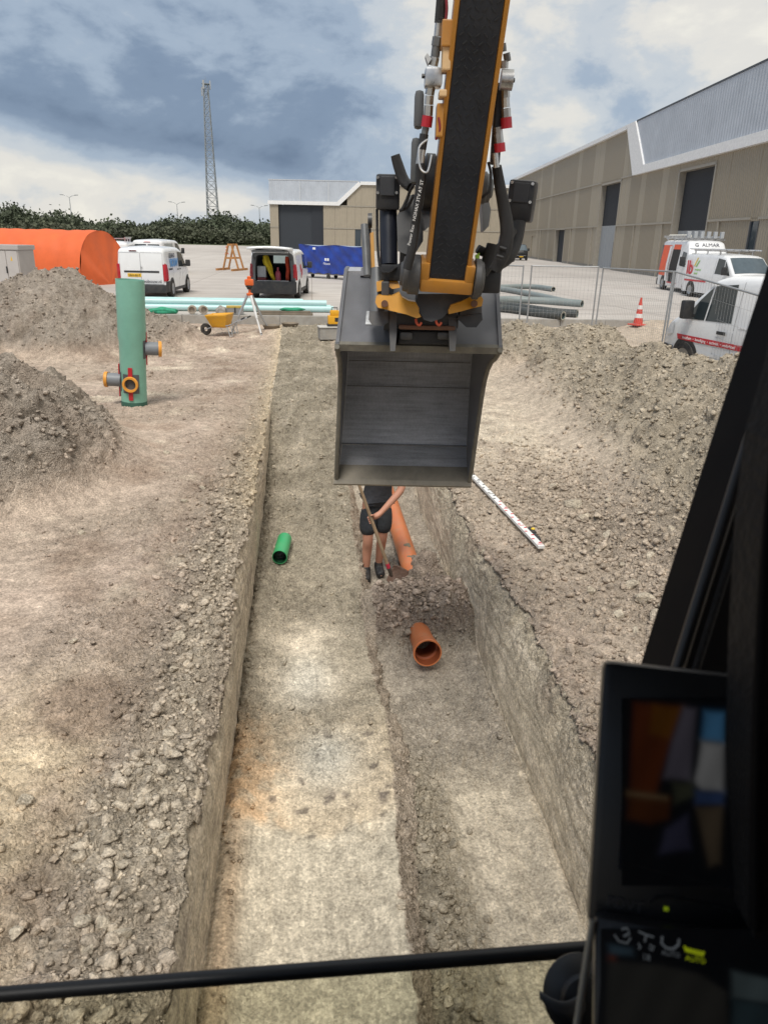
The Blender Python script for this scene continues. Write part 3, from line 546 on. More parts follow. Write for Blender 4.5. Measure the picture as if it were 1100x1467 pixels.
# ---- double-arm street lamps beyond the yard
def lamp(px, py_top, dist, label):
    p = DD(px, py_top, dist); H = p[2] - YARD; t = thing('street_lamp', label, 'street lamp', (p[0], p[1], YARD), 0, 'street lamps beyond the yard')
    MB().tube([(0, 0, 0), (0, 0, H * 0.5), (0, 0, H - 0.3)], [0.13, 0.11, 0.08], 8).build('pole', GALV, t)
    for s in (-1, 1):
        MB().tube([(0, 0, H - 0.35), (s * 0.7, 0, H + 0.10), (s * 1.4, 0, H + 0.22)], 0.06, 6).build('arm', GALV, t)
        MB().prism([(s * 1.3, -0.16, H + 0.15), (s * 2.3, -0.16, H + 0.25), (s * 2.35, -0.16, H + 0.40), (s * 1.4, -0.16, H + 0.36)], (0, 0.32, 0)).build('lamp_head', mat('lamp_head', (0.30, 0.31, 0.32), 0.5), t)
lamp(99.5, 281, 212, 'double-armed street lamp above the wood left of the mast, the farthest from it')
lamp(253.5, 291, 226, 'double-armed street lamp above the wood, just left of the mast')
lamp(371.5, 296, 215, 'double-armed street lamp between the mast and the far warehouse')
# ================================================================== warehouses
FA = R(5.6); FD = np.array([math.sin(FA), math.cos(FA), 0]); 
CLAD = {}
def clad_mat(name, col, scale=3.4, var=0.06):
    """profiled sheet: fine vertical ribs as relief"""
    M = mat(name, col, 0.55, 0.0, var, 0.6); t = M.node_tree; b = t.nodes['Principled BSDF']; c = t.nodes.new('ShaderNodeTexCoord'); w = t.nodes.new('ShaderNodeTexWave'); w.wave_type = 'BANDS'; w.bands_direction = 'X'; w.inputs['Scale'].default_value = scale / 6.283 * 2; w.inputs['Distortion'].default_value = 0
    t.links.new(c.outputs['Object'], w.inputs['Vector']); bp = t.nodes.new('ShaderNodeBump'); bp.inputs['Strength'].default_value = 0.8; bp.inputs['Distance'].default_value = 0.05; t.links.new(w.outputs['Fac'], bp.inputs['Height']); t.links.new(bp.outputs[0], b.inputs['Normal']); return M
TAUPE = clad_mat('taupe_cladding', (0.295, 0.252, 0.188)); TAUPE2 = clad_mat('light_taupe_cladding', (0.365, 0.318, 0.245)); POLY = clad_mat('translucent_sheet', (0.46, 0.50, 0.56), 2.6, 0.10)
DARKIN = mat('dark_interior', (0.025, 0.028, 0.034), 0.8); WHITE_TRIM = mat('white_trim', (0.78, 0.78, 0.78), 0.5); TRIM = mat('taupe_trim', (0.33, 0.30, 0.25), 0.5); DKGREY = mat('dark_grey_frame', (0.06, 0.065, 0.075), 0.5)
SHUTTER = clad_mat('grey_sectional_door', (0.30, 0.32, 0.34), 1.2); ROOF = mat('roof_membrane', (0.22, 0.22, 0.23), 0.8); WGLASS = mat('window_glass', (0.04, 0.055, 0.07), 0.08, 0, 0.1)
def facade(t, length, H, openings, cuts, bands, depth=30.0, poly=None, slant=None):
    """local x along the facade, y into the building, z up from the yard. openings: (x0,x1,z0,z1). Panels fill the rest"""
    xs = sorted(set([0.0, length] + cuts + [v for o in openings for v in o[:2]])); n = 0
    for bi, (z0, z1) in enumerate(bands):
        for x0, x1 in zip(xs[:-1], xs[1:]):
            if x1 - x0 < 0.05: continue
            zz = [z0, z1]; blocks = [(o[2], o[3]) for o in openings if o[0] <= x0 + 1e-3 and o[1] >= x1 - 1e-3]
            segs = [(z0, z1)]
            for (a, b) in blocks:
                ns = []
                for (p, q) in segs:
                    if a <= p and b >= q: continue
                    if a > p and a < q: ns.append((p, a))
                    if b < q and b > p: ns.append((b, q))
                    if b <= p or a >= q: ns.append((p, q))
                segs = ns
            for (p, q) in segs:
                if poly and p >= poly[2] - 0.1 and x0 >= poly[0] - 0.01 and x1 <= poly[1] + 0.01: continue
                n += 1; material = TAUPE2 if (n * 7 + bi * 3) % 5 in (1,) or (x1 - x0) < 2.0 else TAUPE
                o = MB().box(0.01, x1 - x0 - 0.01, 0, 0.12, 0.0, q - p - 0.02).build('wall_panel', material, t); o.location = (x0, 0, p)
    return xs
def right_warehouse():
    # local x runs along the facade towards the far end
    s0 = 20.0; s1 = 132.0; base = np.array([26.7, 63.2, 0]) + FD * (s0 - 63.2)
    t = thing('warehouse', 'long taupe warehouse with tall dark door openings and a white slanted band', 'warehouse', (base[0], base[1], YARD), math.pi / 2 - FA)
    # rotating x onto FD puts local +y to the left of it, so the building body lies at y < 0
    H = 11.77
    def sub(name, material, x0, x1, y0, y1, z0, z1, par=None): return MB().box(x0, x1, y0, y1, z0, z1).build(name, material, par or t)
    Lf = s1 - s0; S_ = lambda s: s - s0
    ops = [(S_(69.0), S_(75.6), 0, 7.6), (S_(48.7), S_(55.1), 0, 7.25), (S_(89.4), S_(94.8), 0, 3.8), (S_(41.7), S_(42.7), 2.0, 3.65), (S_(107.5), S_(110.5), 0, 3.0)]
    cuts = [S_(v) for v in (25, 29.5, 31, 36, 40.2, 46.6, 57.2, 58.6, 62.2, 63.6, 66.3, 67.6, 77.5, 79.3, 84.5, 86.2, 98.6, 100.0, 104, 106.2, 113, 117, 119, 125)]
    inner = thing('tmp', None, None); bpy.data.objects.remove(inner)
    xs = sorted(set([0.0, Lf] + cuts + [v for o in ops for v in o[:2]])); n = 0
    for bi, (z0, z1) in enumerate(((0.0, 3.82), (3.82, 7.72), (7.72, 11.45))):
        for x0, x1 in zip(xs[:-1], xs[1:]):
            if bi == 2 and x1 <= S_(65.0): continue
            segs = [(z0, z1)]
            for o in ops:
                if o[0] <= x0 + 1e-3 and o[1] >= x1 - 1e-3:
                    ns = []
                    for (p, q) in segs:
                        if o[2] > p + 0.02: ns.append((p, min(q, o[2])))
                        if o[3] < q - 0.02: ns.append((max(p, o[3]), q))
                    segs = ns
            for (p, q) in segs:
                n += 1; wdt = x1 - x0
                o = MB().box(0.012, wdt - 0.012, -0.12, 0.0, 0.0, q - p - 0.015).build('wall_panel', TAUPE2 if wdt < 2.0 and not (p > 3 and p < 4 and wdt < 1.2) else TAUPE, t); o.location = (x0, 0, p)
    for z in (3.82, 7.72):
        last = 0.0
        for o in sorted([o for o in ops if o[3] > z - 0.2 and o[2] < z]):
            sub('trim_rail', TRIM, last, o[0], 0.0, 0.10, z - 0.09, z + 0.05); last = o[1]
        sub('trim_rail', TRIM, last, Lf, 0.0, 0.10, z - 0.09, z + 0.05)
    # translucent upper volume on the near part, framed by a white band
    a = S_(66.4); MB().prism([(0, 0.16, 8.25), (S_(62.9), 0.16, 8.25), (S_(66.0), 0.16, 11.75), (0, 0.16, 11.75)], (0, -0.3, 0)).build('translucent_wall', POLY, t)
    MB().prism([(0, 0.30, 7.62), (S_(65.2), 0.30, 7.62), (S_(62.6), 0.30, 8.22), (0, 0.30, 8.22)], (0, -0.44, 0)).build('white_band', WHITE_TRIM, t)
    MB().prism([(S_(65.2) + 0.003, 0.302, 7.62), (S_(68.6), 0.302, 11.80), (S_(66.2), 0.302, 11.80), (S_(62.6) + 0.003, 0.302, 8.22)], (0, -0.44, 0)).build('white_band', WHITE_TRIM, t)
    sub('roof_edge', WHITE_TRIM, S_(68.6), Lf, -0.2, 0.30, 11.45, 11.80); sub('roof_edge', DKGREY, 0, S_(66.2) - 0.01, -0.2, 0.20, 11.755, 11.86)
    sub('roof', ROOF, 0, Lf, -40, -0.25, 11.50, 11.72)
    sub('rear_wall', TAUPE, 0, Lf, -40.2, -40.0, 0, 11.5); sub('end_wall', TAUPE, 0, 0.15, -40.0, -0.13, 0, 11.5); sub('end_wall', TAUPE, Lf - 0.15, Lf, -40.0, -0.13, 0, 11.5)
    for o in ops[:3]: # reveals; near-black sheets behind them stand in for the unlit interior
        sub('door_reveal', TRIM, o[0] - 0.02, o[0] + 0.18, -0.6, 0.05, 0, o[3]); sub('door_reveal', TRIM, o[1] - 0.18, o[1] + 0.02, -0.6, 0.05, 0, o[3]); sub('door_head', TRIM, o[0], o[1], -0.6, 0.05, o[3] - 0.15, o[3] + 0.02)
    for o in ops[1:3]:
        sub('opening_shade', DARKIN, o[0] + 0.2, o[1] - 0.2, -0.5, -0.42, o[3] * 0.45 if o is ops[1] else 0, o[3] - 0.16)  # dark sheet across the opening, interior shade put into its colour
    o = ops[1]; sub('raised_door_foot', SHUTTER, o[0] + 0.2, o[1] - 0.2, -0.5, -0.43, 0.0, o[3] * 0.449)
    o = ops[0]; sub('opening_shade', DARKIN, o[0] + 0.2, o[1] - 0.2, -0.5, -0.42, 3.86, o[3] - 0.16); sub('sectional_door', SHUTTER, o[0] + 0.2, o[1] - 0.2, -0.50, -0.40, 0, 3.85); sub('side_door', DARKIN, o[0] + 0.25, o[0] + 1.7, -0.399, -0.36, 0, 2.4)
    o = ops[3]; sub('window', WGLASS, o[0], o[1], -0.1, -0.06, o[2], o[3]); sub('window_frame', DKGREY, o[0] - 0.05, o[0] + 0.05, -0.05, 0.02, o[2], o[3]); sub('window_frame', DKGREY, o[1] - 0.05, o[1] + 0.05, -0.05, 0.02, o[2], o[3])
    o = ops[4]; sub('closed_door', TAUPE2, o[0], o[1], -0.2, -0.1, 0, o[3])
    for s in (46.9, 57.0, 63.7, 77.2, 86.4, 104.0): sub('downpipe', TRIM, S_(s) - 0.06, S_(s) + 0.06, 0.0, 0.12, 0, 3.7)
    sub('plinth', CONC2, 0, ops[1][0], 0.001, 0.05, 0, 0.25); sub('plinth', CONC2, ops[1][1], ops[0][0], 0.001, 0.05, 0, 0.25); sub('plinth', CONC2, ops[0][1], ops[2][0], 0.001, 0.05, 0, 0.25); sub('plinth', CONC2, ops[2][1], Lf, 0.001, 0.05, 0, 0.25)
    floor = sub('floor', CONC2, 0.2, Lf - 0.2, -39.9, -0.55, -0.1, 0.02)
right_warehouse()
def far_warehouse():
    d = 146.0; A = DD(388, 352, d); px1 = 760
    def xl(px): p = DD(px, 352, d); return float(np.linalg.norm((p - A)[:2])) * (1 if px >= 388 else -1)
    t = thing('warehouse', 'far taupe warehouse with a single wide dark door and a pale translucent corner', 'warehouse', (A[0], A[1], YARD), -YAW)
    Lf = xl(px1); H = 11.6
    def sub(name, material, x0, x1, y0, y1, z0, z1, par=None): return MB().box(x0, x1, y0, y1, z0, z1).build(name, material, par or t)
    d0, d1 = xl(400.2), xl(463.5); w0, w1 = xl(508.5), xl(517)
    xs = sorted([0, d0, d1, xl(480), xl(497), w0, w1, xl(535), xl(560), xl(590), xl(620), xl(650), xl(680), xl(700), xl(730), Lf])
    for bi, (z0, z1) in enumerate(((0.0, 3.82), (3.82, 7.65), (7.65, 11.3))):
        for x0, x1 in zip(xs[:-1], xs[1:]):
            if bi == 2 and x1 <= xl(497): continue
            if bi < 2 and abs(x0 - d0) < 0.01: continue
            if bi == 0 and abs(x0 - w0) < 0.01: sub('window', WGLASS, x0, x1, 0.05, 0.15, z0, z1 - 0.1); continue
            o = MB().box(0.012, x1 - x0 - 0.012, 0, 0.12, 0, z1 - z0 - 0.03).build('wall_panel', TAUPE2, t); o.location = (x0, 0, z0)
    for z in (3.82, 7.65):
        sub('trim_rail', TRIM, 0, d0, -0.08, 0, z - 0.12, z + 0.06); sub('trim_rail', TRIM, d1, Lf, -0.08, 0, z - 0.12, z + 0.06)
    MB().prism([(0, -0.1, 8.3), (xl(484), -0.1, 8.3), (xl(513), -0.1, 11.7), (0, -0.1, 11.7)], (0, 0.3, 0)).build('translucent_wall', POLY, t)
    for px in (431, 471): sub('mullion', mat('pale_mullion', (0.5, 0.53, 0.57), 0.5), xl(px) - 0.12, xl(px) + 0.12, -0.18, -0.101, 8.3, 11.6)
    MB().prism([(xl(386), -0.3, 7.65), (xl(486), -0.3, 7.65), (xl(483), -0.3, 8.28), (xl(386), -0.3, 8.28)], (0, 0.4, 0)).build('white_band', WHITE_TRIM, t)
    MB().prism([(xl(486) + 0.003, -0.302, 7.65), (xl(516.5), -0.302, 11.2), (xl(513.5), -0.302, 11.75), (xl(483) + 0.003, -0.302, 8.28)], (0, 0.4, 0)).build('white_band', WHITE_TRIM, t)
    sub('roof_edge', WHITE_TRIM, xl(516.5) - 0.15, Lf, -0.3, 0.2, 11.2, 11.75); sub('roof_edge', mat('light_edge', (0.5, 0.52, 0.55), 0.5), -0.1, xl(513), -0.15, 0.2, 11.705, 11.85)
    sub('door_opening', mat('dark_door', (0.030, 0.036, 0.045), 0.6), d0 + 0.02, xl(447), 0.5, 0.6, 0, 7.6); sub('sliding_door', mat('dark_door_leaf', (0.022, 0.026, 0.034), 0.5), xl(447) + 0.01, d1 - 0.02, 0.35, 0.45, 0, 7.6)
    sub('end_wall', TAUPE2, 0.0, 0.12, 0.13, 40, 0, 8.2); sub('end_wall', POLY, 0.0, 0.12, 0.21, 40, 8.3, 11.6); sub('roof', ROOF, 0.13, Lf, 0.3, 40, 11.3, 11.6); sub('rear_wall', TAUPE2, 0, Lf, 40.001, 40.2, 0, 11.3)
far_warehouse()
# ================================================================== vans
WPAINT = mat('white_paint', (0.80, 0.81, 0.82), 0.28, 0, 0.03, 1.0, dirt=0.10, coat=0.3); BLKPL = mat('black_plastic', (0.025, 0.027, 0.030), 0.55, 0, 0.15, 4, dirt=0.15); RUBBER = mat('tyre_rubber', (0.022, 0.022, 0.023), 0.85, 0, 0.1, 8, dirt=0.35)
RIM = mat('wheel_rim', (0.42, 0.43, 0.44), 0.4, 0.7); VGLASS = mat('van_glass', (0.03, 0.04, 0.045), 0.05, 0, 0.05); REDL = mat('red_lens', (0.42, 0.02, 0.03), 0.15); CLEARL = mat('clear_lens', (0.62, 0.64, 0.66), 0.12); PLATE = mat('yellow_plate', (0.80, 0.48, 0.03), 0.5); INKD = mat('dark_ink', (0.03, 0.035, 0.06), 0.6)
REDS = mat('red_film', (0.58, 0.035, 0.05), 0.4); BLUES = mat('blue_film', (0.10, 0.30, 0.62), 0.4); GREENS = mat('green_film', (0.25, 0.50, 0.12), 0.4); YELS = mat('yellow_film', (0.75, 0.55, 0.08), 0.4); ORNG = mat('orange_film', (0.80, 0.11, 0.035), 0.45); BLACKP = mat('black_paint', (0.012, 0.013, 0.015), 0.2, 0, 0.05, coat=0.5); GREYL = mat('seam_grey', (0.35, 0.36, 0.37), 0.6); CHROME = mat('alu', (0.62, 0.63, 0.65), 0.3, 0.9)
def interp(pts, x):
    xs = [p[0] for p in pts]; ys = [p[1] for p in pts]; return float(np.interp(x, xs, ys))
class Van:
    def __init__(s, name, label, loc, heading, Lg, Wd, top, z0=0.24, belt=1.0, paint=WPAINT, wheels=(0.85, 3.55), wr=0.33, rear_open=None, group=None):
        s.t = thing(name, label, 'van', loc, heading, group); s.L = Lg; s.W = Wd; s.top = top; s.z0 = z0; s.belt = belt; s.wr = wr
        xs = sorted(set([0, 0.02, 0.06, 0.14, 0.3] + list(np.linspace(0.5, Lg - 0.5, 20)) + [p[0] for p in top] + [Lg - 0.4, Lg - 0.25, Lg - 0.12, Lg - 0.04, Lg])); s.xs = xs
        mb = MB(); nz_ = 14; nr = 7; rows = []
        for x in xs:
            zt = s.zt(x); pts = []
            for j in range(nz_): z = z0 + (zt - z0) * (1 - (1 - j / (nz_ - 1)) ** 1.6); pts.append((s.w(x, z), z))
            ring = [(x, -y, z) for y, z in pts] + [(x, pts[-1][0] * (2 * i / nr - 1), zt + 0.035 * (1 - (2 * i / nr - 1) ** 2) * min(1, x / 0.2)) for i in range(1, nr)] + [(x, y, z) for y, z in pts[::-1]]
            rows.append(ring)
        n = len(rows[0]); vs = [p for r in rows for p in r]
        fs = [(i * n + j, i * n + j + 1, (i + 1) * n + j + 1, (i + 1) * n + j) for i in range(len(rows) - 1) for j in range(n - 1)]
        fs += [((i + 1) * n, (i + 1) * n + n - 1, i * n + n - 1, i * n) for i in range(len(rows) - 1)]
        if rear_open is None: fs.append(tuple(range(n)))
        fs.append(tuple((len(rows) - 1) * n + j for j in range(n - 1, -1, -1)))
        s.body = mb.add(vs, fs).build('body', paint, s.t, True)
        s.ring0 = rows[0]
        for wx in wheels:
            for sd in (-1, 1): s.wheel(wx, sd)
    def zt(s, x): return interp(s.top, x)
    def w(s, x, z):
        zt = s.zt(x); w = s.W / 2; r = 0.13
        w -= 0.11 * max(0, z - s.belt) + 0.05 * max(0, (s.belt - 0.25) - z)
        if z > zt - r: w -= r - math.sqrt(max(0, r * r - (z - (zt - r)) ** 2))
        fr = max(0, (x - (s.L - 1.0)) / 1.0); w -= 0.20 * fr ** 2.4
        rr = max(0, (0.16 - x) / 0.16); w -= 0.055 * rr ** 2
        return max(w, 0.15)
    def wheel(s, wx, sd):
        r = s.wr; yo = sd * (s.W / 2 - 0.03); M = Matrix.Translation((wx, yo, r)) @ Matrix.Rotation(-sd * math.pi / 2, 4, 'X')
        yw = s.w(wx, r + 0.1); A = []
        arch = MB(); seg = 18; rr_ = r * 1.24
        for i in range(seg + 1):
            a = math.pi * (i / seg) * 1.12 - 0.19; x = wx + rr_ * math.cos(a); z = max(s.z0 - 0.01, r + rr_ * math.sin(a)); A.append((x, sd * (s.w(x, z) + 0.006), z))
        arch.add(A + [(wx, sd * (yw + 0.006), s.z0)], [(i, i + 1, seg + 1) for i in range(seg)]).build('wheel_arch', BLKPL, s.t)
        w = MB().lathe([(r * 0.62, -0.16), (r * 0.97, -0.16), (r, -0.13), (r, 0.02), (r * 0.96, 0.05), (r * 0.66, 0.055), (r * 0.62, 0.03), (r * 0.62, -0.16)], 24, M).build('wheel', RUBBER, s.t, True)
        mb = MB().lathe([(0.01, 0.045), (r * 0.2, 0.045), (r * 0.28, 0.025), (r * 0.55, 0.035), (r * 0.63, 0.048)], 20, M); mb.build('rim', RIM, w, True)
    def side(s, name, quad, material, sd, nu=6, nv=4, eps=0.008, par=None):
        """quad: four (x,z) corners"""
        a, b, c, d = [Vector((q[0], q[1], 0)) for q in quad]
        def fn(u, v):
            p = (a * (1 - u) + b * u) * (1 - v) + (d * (1 - u) + c * u) * v; return (p.x, sd * (s.w(p.x, p.y) + eps), p.y)
        return MB().grid(fn, nu, nv).build(name, material, par or s.t, True)
    def topq(s, name, x0, x1, w0, w1, material, eps=0.01, nu=8, nv=6):
        def fn(u, v):
            x = x0 + (x1 - x0) * v; hw = w0 + (w1 - w0) * v; f = 2 * u - 1; return (x, hw * f, s.zt(x) + 0.035 * (1 - (f * hw / max(0.3, s.W / 2)) ** 2) + eps)
        return MB().grid(fn, nu, nv).build(name, material, s.t, True)
    def rear(s, name, y0, y1, z0, z1, material, x=-0.012, b=0.01, d=0.02, par=None): return MB().bbox(x - d + 0.012, x + 0.012, y0, y1, z0, z1, b).build(name, material, par or s.t, True)
    def mirror(s, x, z, size=(0.10, 0.20, 0.26)):
        for sd in (-1, 1):
            y = s.w(x, z); mb = MB().bbox(x - size[0] / 2, x + size[0] / 2, sd * (y + 0.06) - 0 if sd > 0 else -(y + 0.06 + size[1]), (y + 0.06 + size[1]) if sd > 0 else -(y + 0.06), z, z + size[2], 0.035)
            mb.bbox(x - 0.03, x + 0.03, sd * (y - 0.04) if sd > 0 else -(y + 0.10), (y + 0.10) if sd > 0 else -(y - 0.04), z + 0.03, z + 0.09, 0.012); mb.build('mirror', BLKPL, s.t, True)
    def seam(s, x, z0, z1, sd, w=0.012): s.side('door_seam', [(x, z0), (x + w, z0), (x + w, z1), (x, z1)], GREYL, sd, 1, 8, 0.004)
    def side_text(s, body, size, x, z, sd, material, bold=0.0, rot=0.0):
        """reads forwards->backwards on the left flank, backwards->forwards on the right"""
        y = s.w(x, z) + 0.012
        if sd > 0: M = Matrix.Translation((x, y, z)) @ Matrix.Rotation(math.pi, 4, 'Z') @ Matrix.Rotation(math.pi / 2, 4, 'X')
        else: M = Matrix.Translation((x, -y, z)) @ Matrix.Rotation(math.pi / 2, 4, 'X')
        return text('lettering', body, size, material, s.t, M @ Matrix.Rotation(rot, 4, 'Z'), 0.003, 'LEFT', bold)
    def rear_text(s, body, size, y, z, material, x=-0.03): 
        return text('lettering', body, size, material, s.t, Matrix.Translation((x, y, z)) @ Matrix.Rotation(-math.pi / 2, 4, 'Z') @ Matrix.Rotation(math.pi / 2, 4, 'X'), 0.002)
def heading(dx, dy): return math.atan2(dy, dx)
small_top = [(0, 1.72), (0.05, 1.79), (0.35, 1.83), (1.6, 1.85), (2.5, 1.82), (2.85, 1.74), (3.62, 1.10), (4.05, 0.98), (4.30, 0.84), (4.40, 0.60)]
mid_top = [(0, 1.86), (0.05, 1.92), (0.4, 1.95), (2.2, 1.97), (3.3, 1.93), (3.6, 1.86), (4.45, 1.17), (4.80, 1.02), (4.95, 0.86), (5.05, 0.60)]
# ---- small white van seen from behind (left)
v = Van('delivery_van', 'small white panel van with a dark strip across its rear doors and blue side lettering', (-6.42, 30.3, YARD), R(90 - 3.5), 4.4, 1.88, small_top, wheels=(0.78, 3.50))
v.rear('rear_door', -0.80, 0.02, 0.52, 1.66, WPAINT, -0.016, 0.03); v.rear('rear_door', 0.03, 0.80, 0.52, 1.66, WPAINT, -0.016, 0.03)
v.rear('handle_strip', -0.66, 0.66, 0.93, 1.0, BLKPL, -0.03); v.rear('rear_bumper', -0.92, 0.92, 0.20, 0.50, BLKPL, -0.05, 0.04, 0.14)
p = v.rear('number_plate', 0.02, 0.54, 0.77, 0.90, PLATE, -0.034, 0.004, 0.01); v.rear_text('VKH-82-T', 0.105, 0.50, 0.80, INKD, -0.052)
v.rear('brake_light', 0.14, 0.42, 1.69, 1.735, mat('brake_lens', (0.10, 0.01, 0.015), 0.3), -0.012); v.rear_text('www.gevahobouw.nl', 0.165, 0.66, 0.565, INKD, -0.042); v.rear_text('WONEN', 0.06, 0.68, 0.66, REDS, -0.042)
for sd in (-1, 1):
    v.side('tail_light', [(0.0, 0.62), (0.22, 0.66), (0.14, 1.22), (0.0, 1.28)], REDL, sd, 3, 4, 0.018); MB().bbox(-0.035, 0.01, sd * 0.86 - 0.06, sd * 0.86 + 0.06, 0.62, 1.24, 0.02).build('tail_light', REDL, v.t, True)
    v.side('side_bumper', [(0, 0.22), (0.52, 0.22), (0.40, 0.62), (0, 0.62)], BLKPL, sd, 3, 3, 0.016); v.side('side_window', [(2.05, 1.10), (3.35, 1.05), (2.80, 1.62), (2.15, 1.66)], VGLASS, sd)
    v.side('rub_strip', [(0.36, 1.02), (0.95, 1.02), (0.95, 1.08), (0.36, 1.08)], BLKPL, sd, 2, 1, 0.016); v.side('handle', [(1.72, 0.98), (1.90, 0.98), (1.90, 1.03), (1.72, 1.03)], BLKPL, sd, 1, 1, 0.02); v.side('handle', [(2.12, 0.98), (2.30, 0.98), (2.30, 1.03), (2.12, 1.03)], BLKPL, sd, 1, 1, 0.02)
    v.seam(2.02, 0.35, 1.72, sd); v.seam(1.0, 0.45, 1.70, sd); v.side('sill', [(1.15, 0.22), (3.1, 0.22), (3.1, 0.34), (1.15, 0.34)], BLKPL, sd, 4, 1, 0.01)
v.side_text('GEVAHO', 0.24, 0.62, 1.46, -1, INKD); v.side_text('BOUW', 0.40, 0.66, 1.14, -1, BLUES, 0.02); v.mirror(3.05, 1.08); v.topq('windscreen', 2.92, 3.6, 0.72, 0.80, VGLASS)
v.rear_text('\u2736', 0.16, 0.06, 1.06, CHROME, -0.045)
# ---- white van parked behind it
p2 = DD(237, 400, 47); v = Van('delivery_van', 'larger white van with rear windows parked behind the small white van', (p2[0] - 0.7, p2[1] - 1.0, YARD), R(90 - 5), 5.05, 1.92, mid_top, wheels=(0.95, 4.05))
v.rear('rear_window', -0.72, -0.04, 1.22, 1.72, VGLASS, -0.014, 0.03); v.rear('rear_window', 0.04, 0.72, 1.22, 1.72, VGLASS, -0.014, 0.03); v.rear('rear_bumper', -0.93, 0.93, 0.22, 0.55, WPAINT, -0.05, 0.04, 0.12); v.rear('brake_light', -0.2, 0.2, 1.83, 1.87, REDL)
for sd in (-1, 1):
    v.side('side_window', [(2.75, 1.15), (4.05, 1.12), (3.45, 1.74), (2.85, 1.78)], VGLASS, sd); v.side('side_window', [(0.5, 1.18), (2.3, 1.18), (2.3, 1.76), (0.5, 1.76)], mat('tinted_glass', (0.32, 0.36, 0.38), 0.08), sd); v.side('tail_light', [(0, 0.7), (0.14, 0.7), (0.12, 1.3), (0, 1.3)], REDL, sd, 2, 3, 0.016); v.seam(2.6, 0.35, 1.8, sd)
v.mirror(3.85, 1.15, (0.1, 0.2, 0.34)); v.topq('windscreen', 3.66, 4.42, 0.74, 0.82, VGLASS)
# ---- van with roof rack half hidden by the orange tarpaulin
p3 = DD(164, 400, 43.5); v = Van('delivery_van', 'white van with a roof rack half hidden behind the orange tarpaulin shelter', (p3[0], p3[1], YARD), R(90 + 3), 4.4, 1.88, small_top, wheels=(0.78, 3.50))
v.rear('rear_window', -0.70, 0.70, 1.1, 1.55, mat('tinted_glass2', (0.30, 0.34, 0.38), 0.1), -0.014, 0.03); v.rear('rear_bumper', -0.92, 0.92, 0.20, 0.55, BLKPL, -0.05, 0.04, 0.12)
for sd in (-1, 1): v.side('side_window', [(2.05, 1.10), (3.35, 1.05), (2.80, 1.62), (2.15, 1.66)], VGLASS, sd); v.side('tail_light', [(0.0, 0.62), (0.18, 0.66), (0.14, 1.22), (0.0, 1.28)], REDL, sd, 3, 4, 0.018)
for x in (0.5, 1.3, 2.1): MB().box(x, x + 0.06, -0.75, 0.75, 1.98, 2.03).box(x, x + 0.06, -0.72, -0.67, 1.80, 1.98).box(x, x + 0.06, 0.67, 0.72, 1.80, 1.98).build('rack_bar', CHROME, v.t)
for y in (-0.75, 0.70): MB().box(0.3, 2.4, y, y + 0.05, 2.031, 2.10).build('rack_rail', CHROME, v.t)
v.topq('windscreen', 2.92, 3.6, 0.72, 0.80, VGLASS); v.mirror(3.05, 1.08)
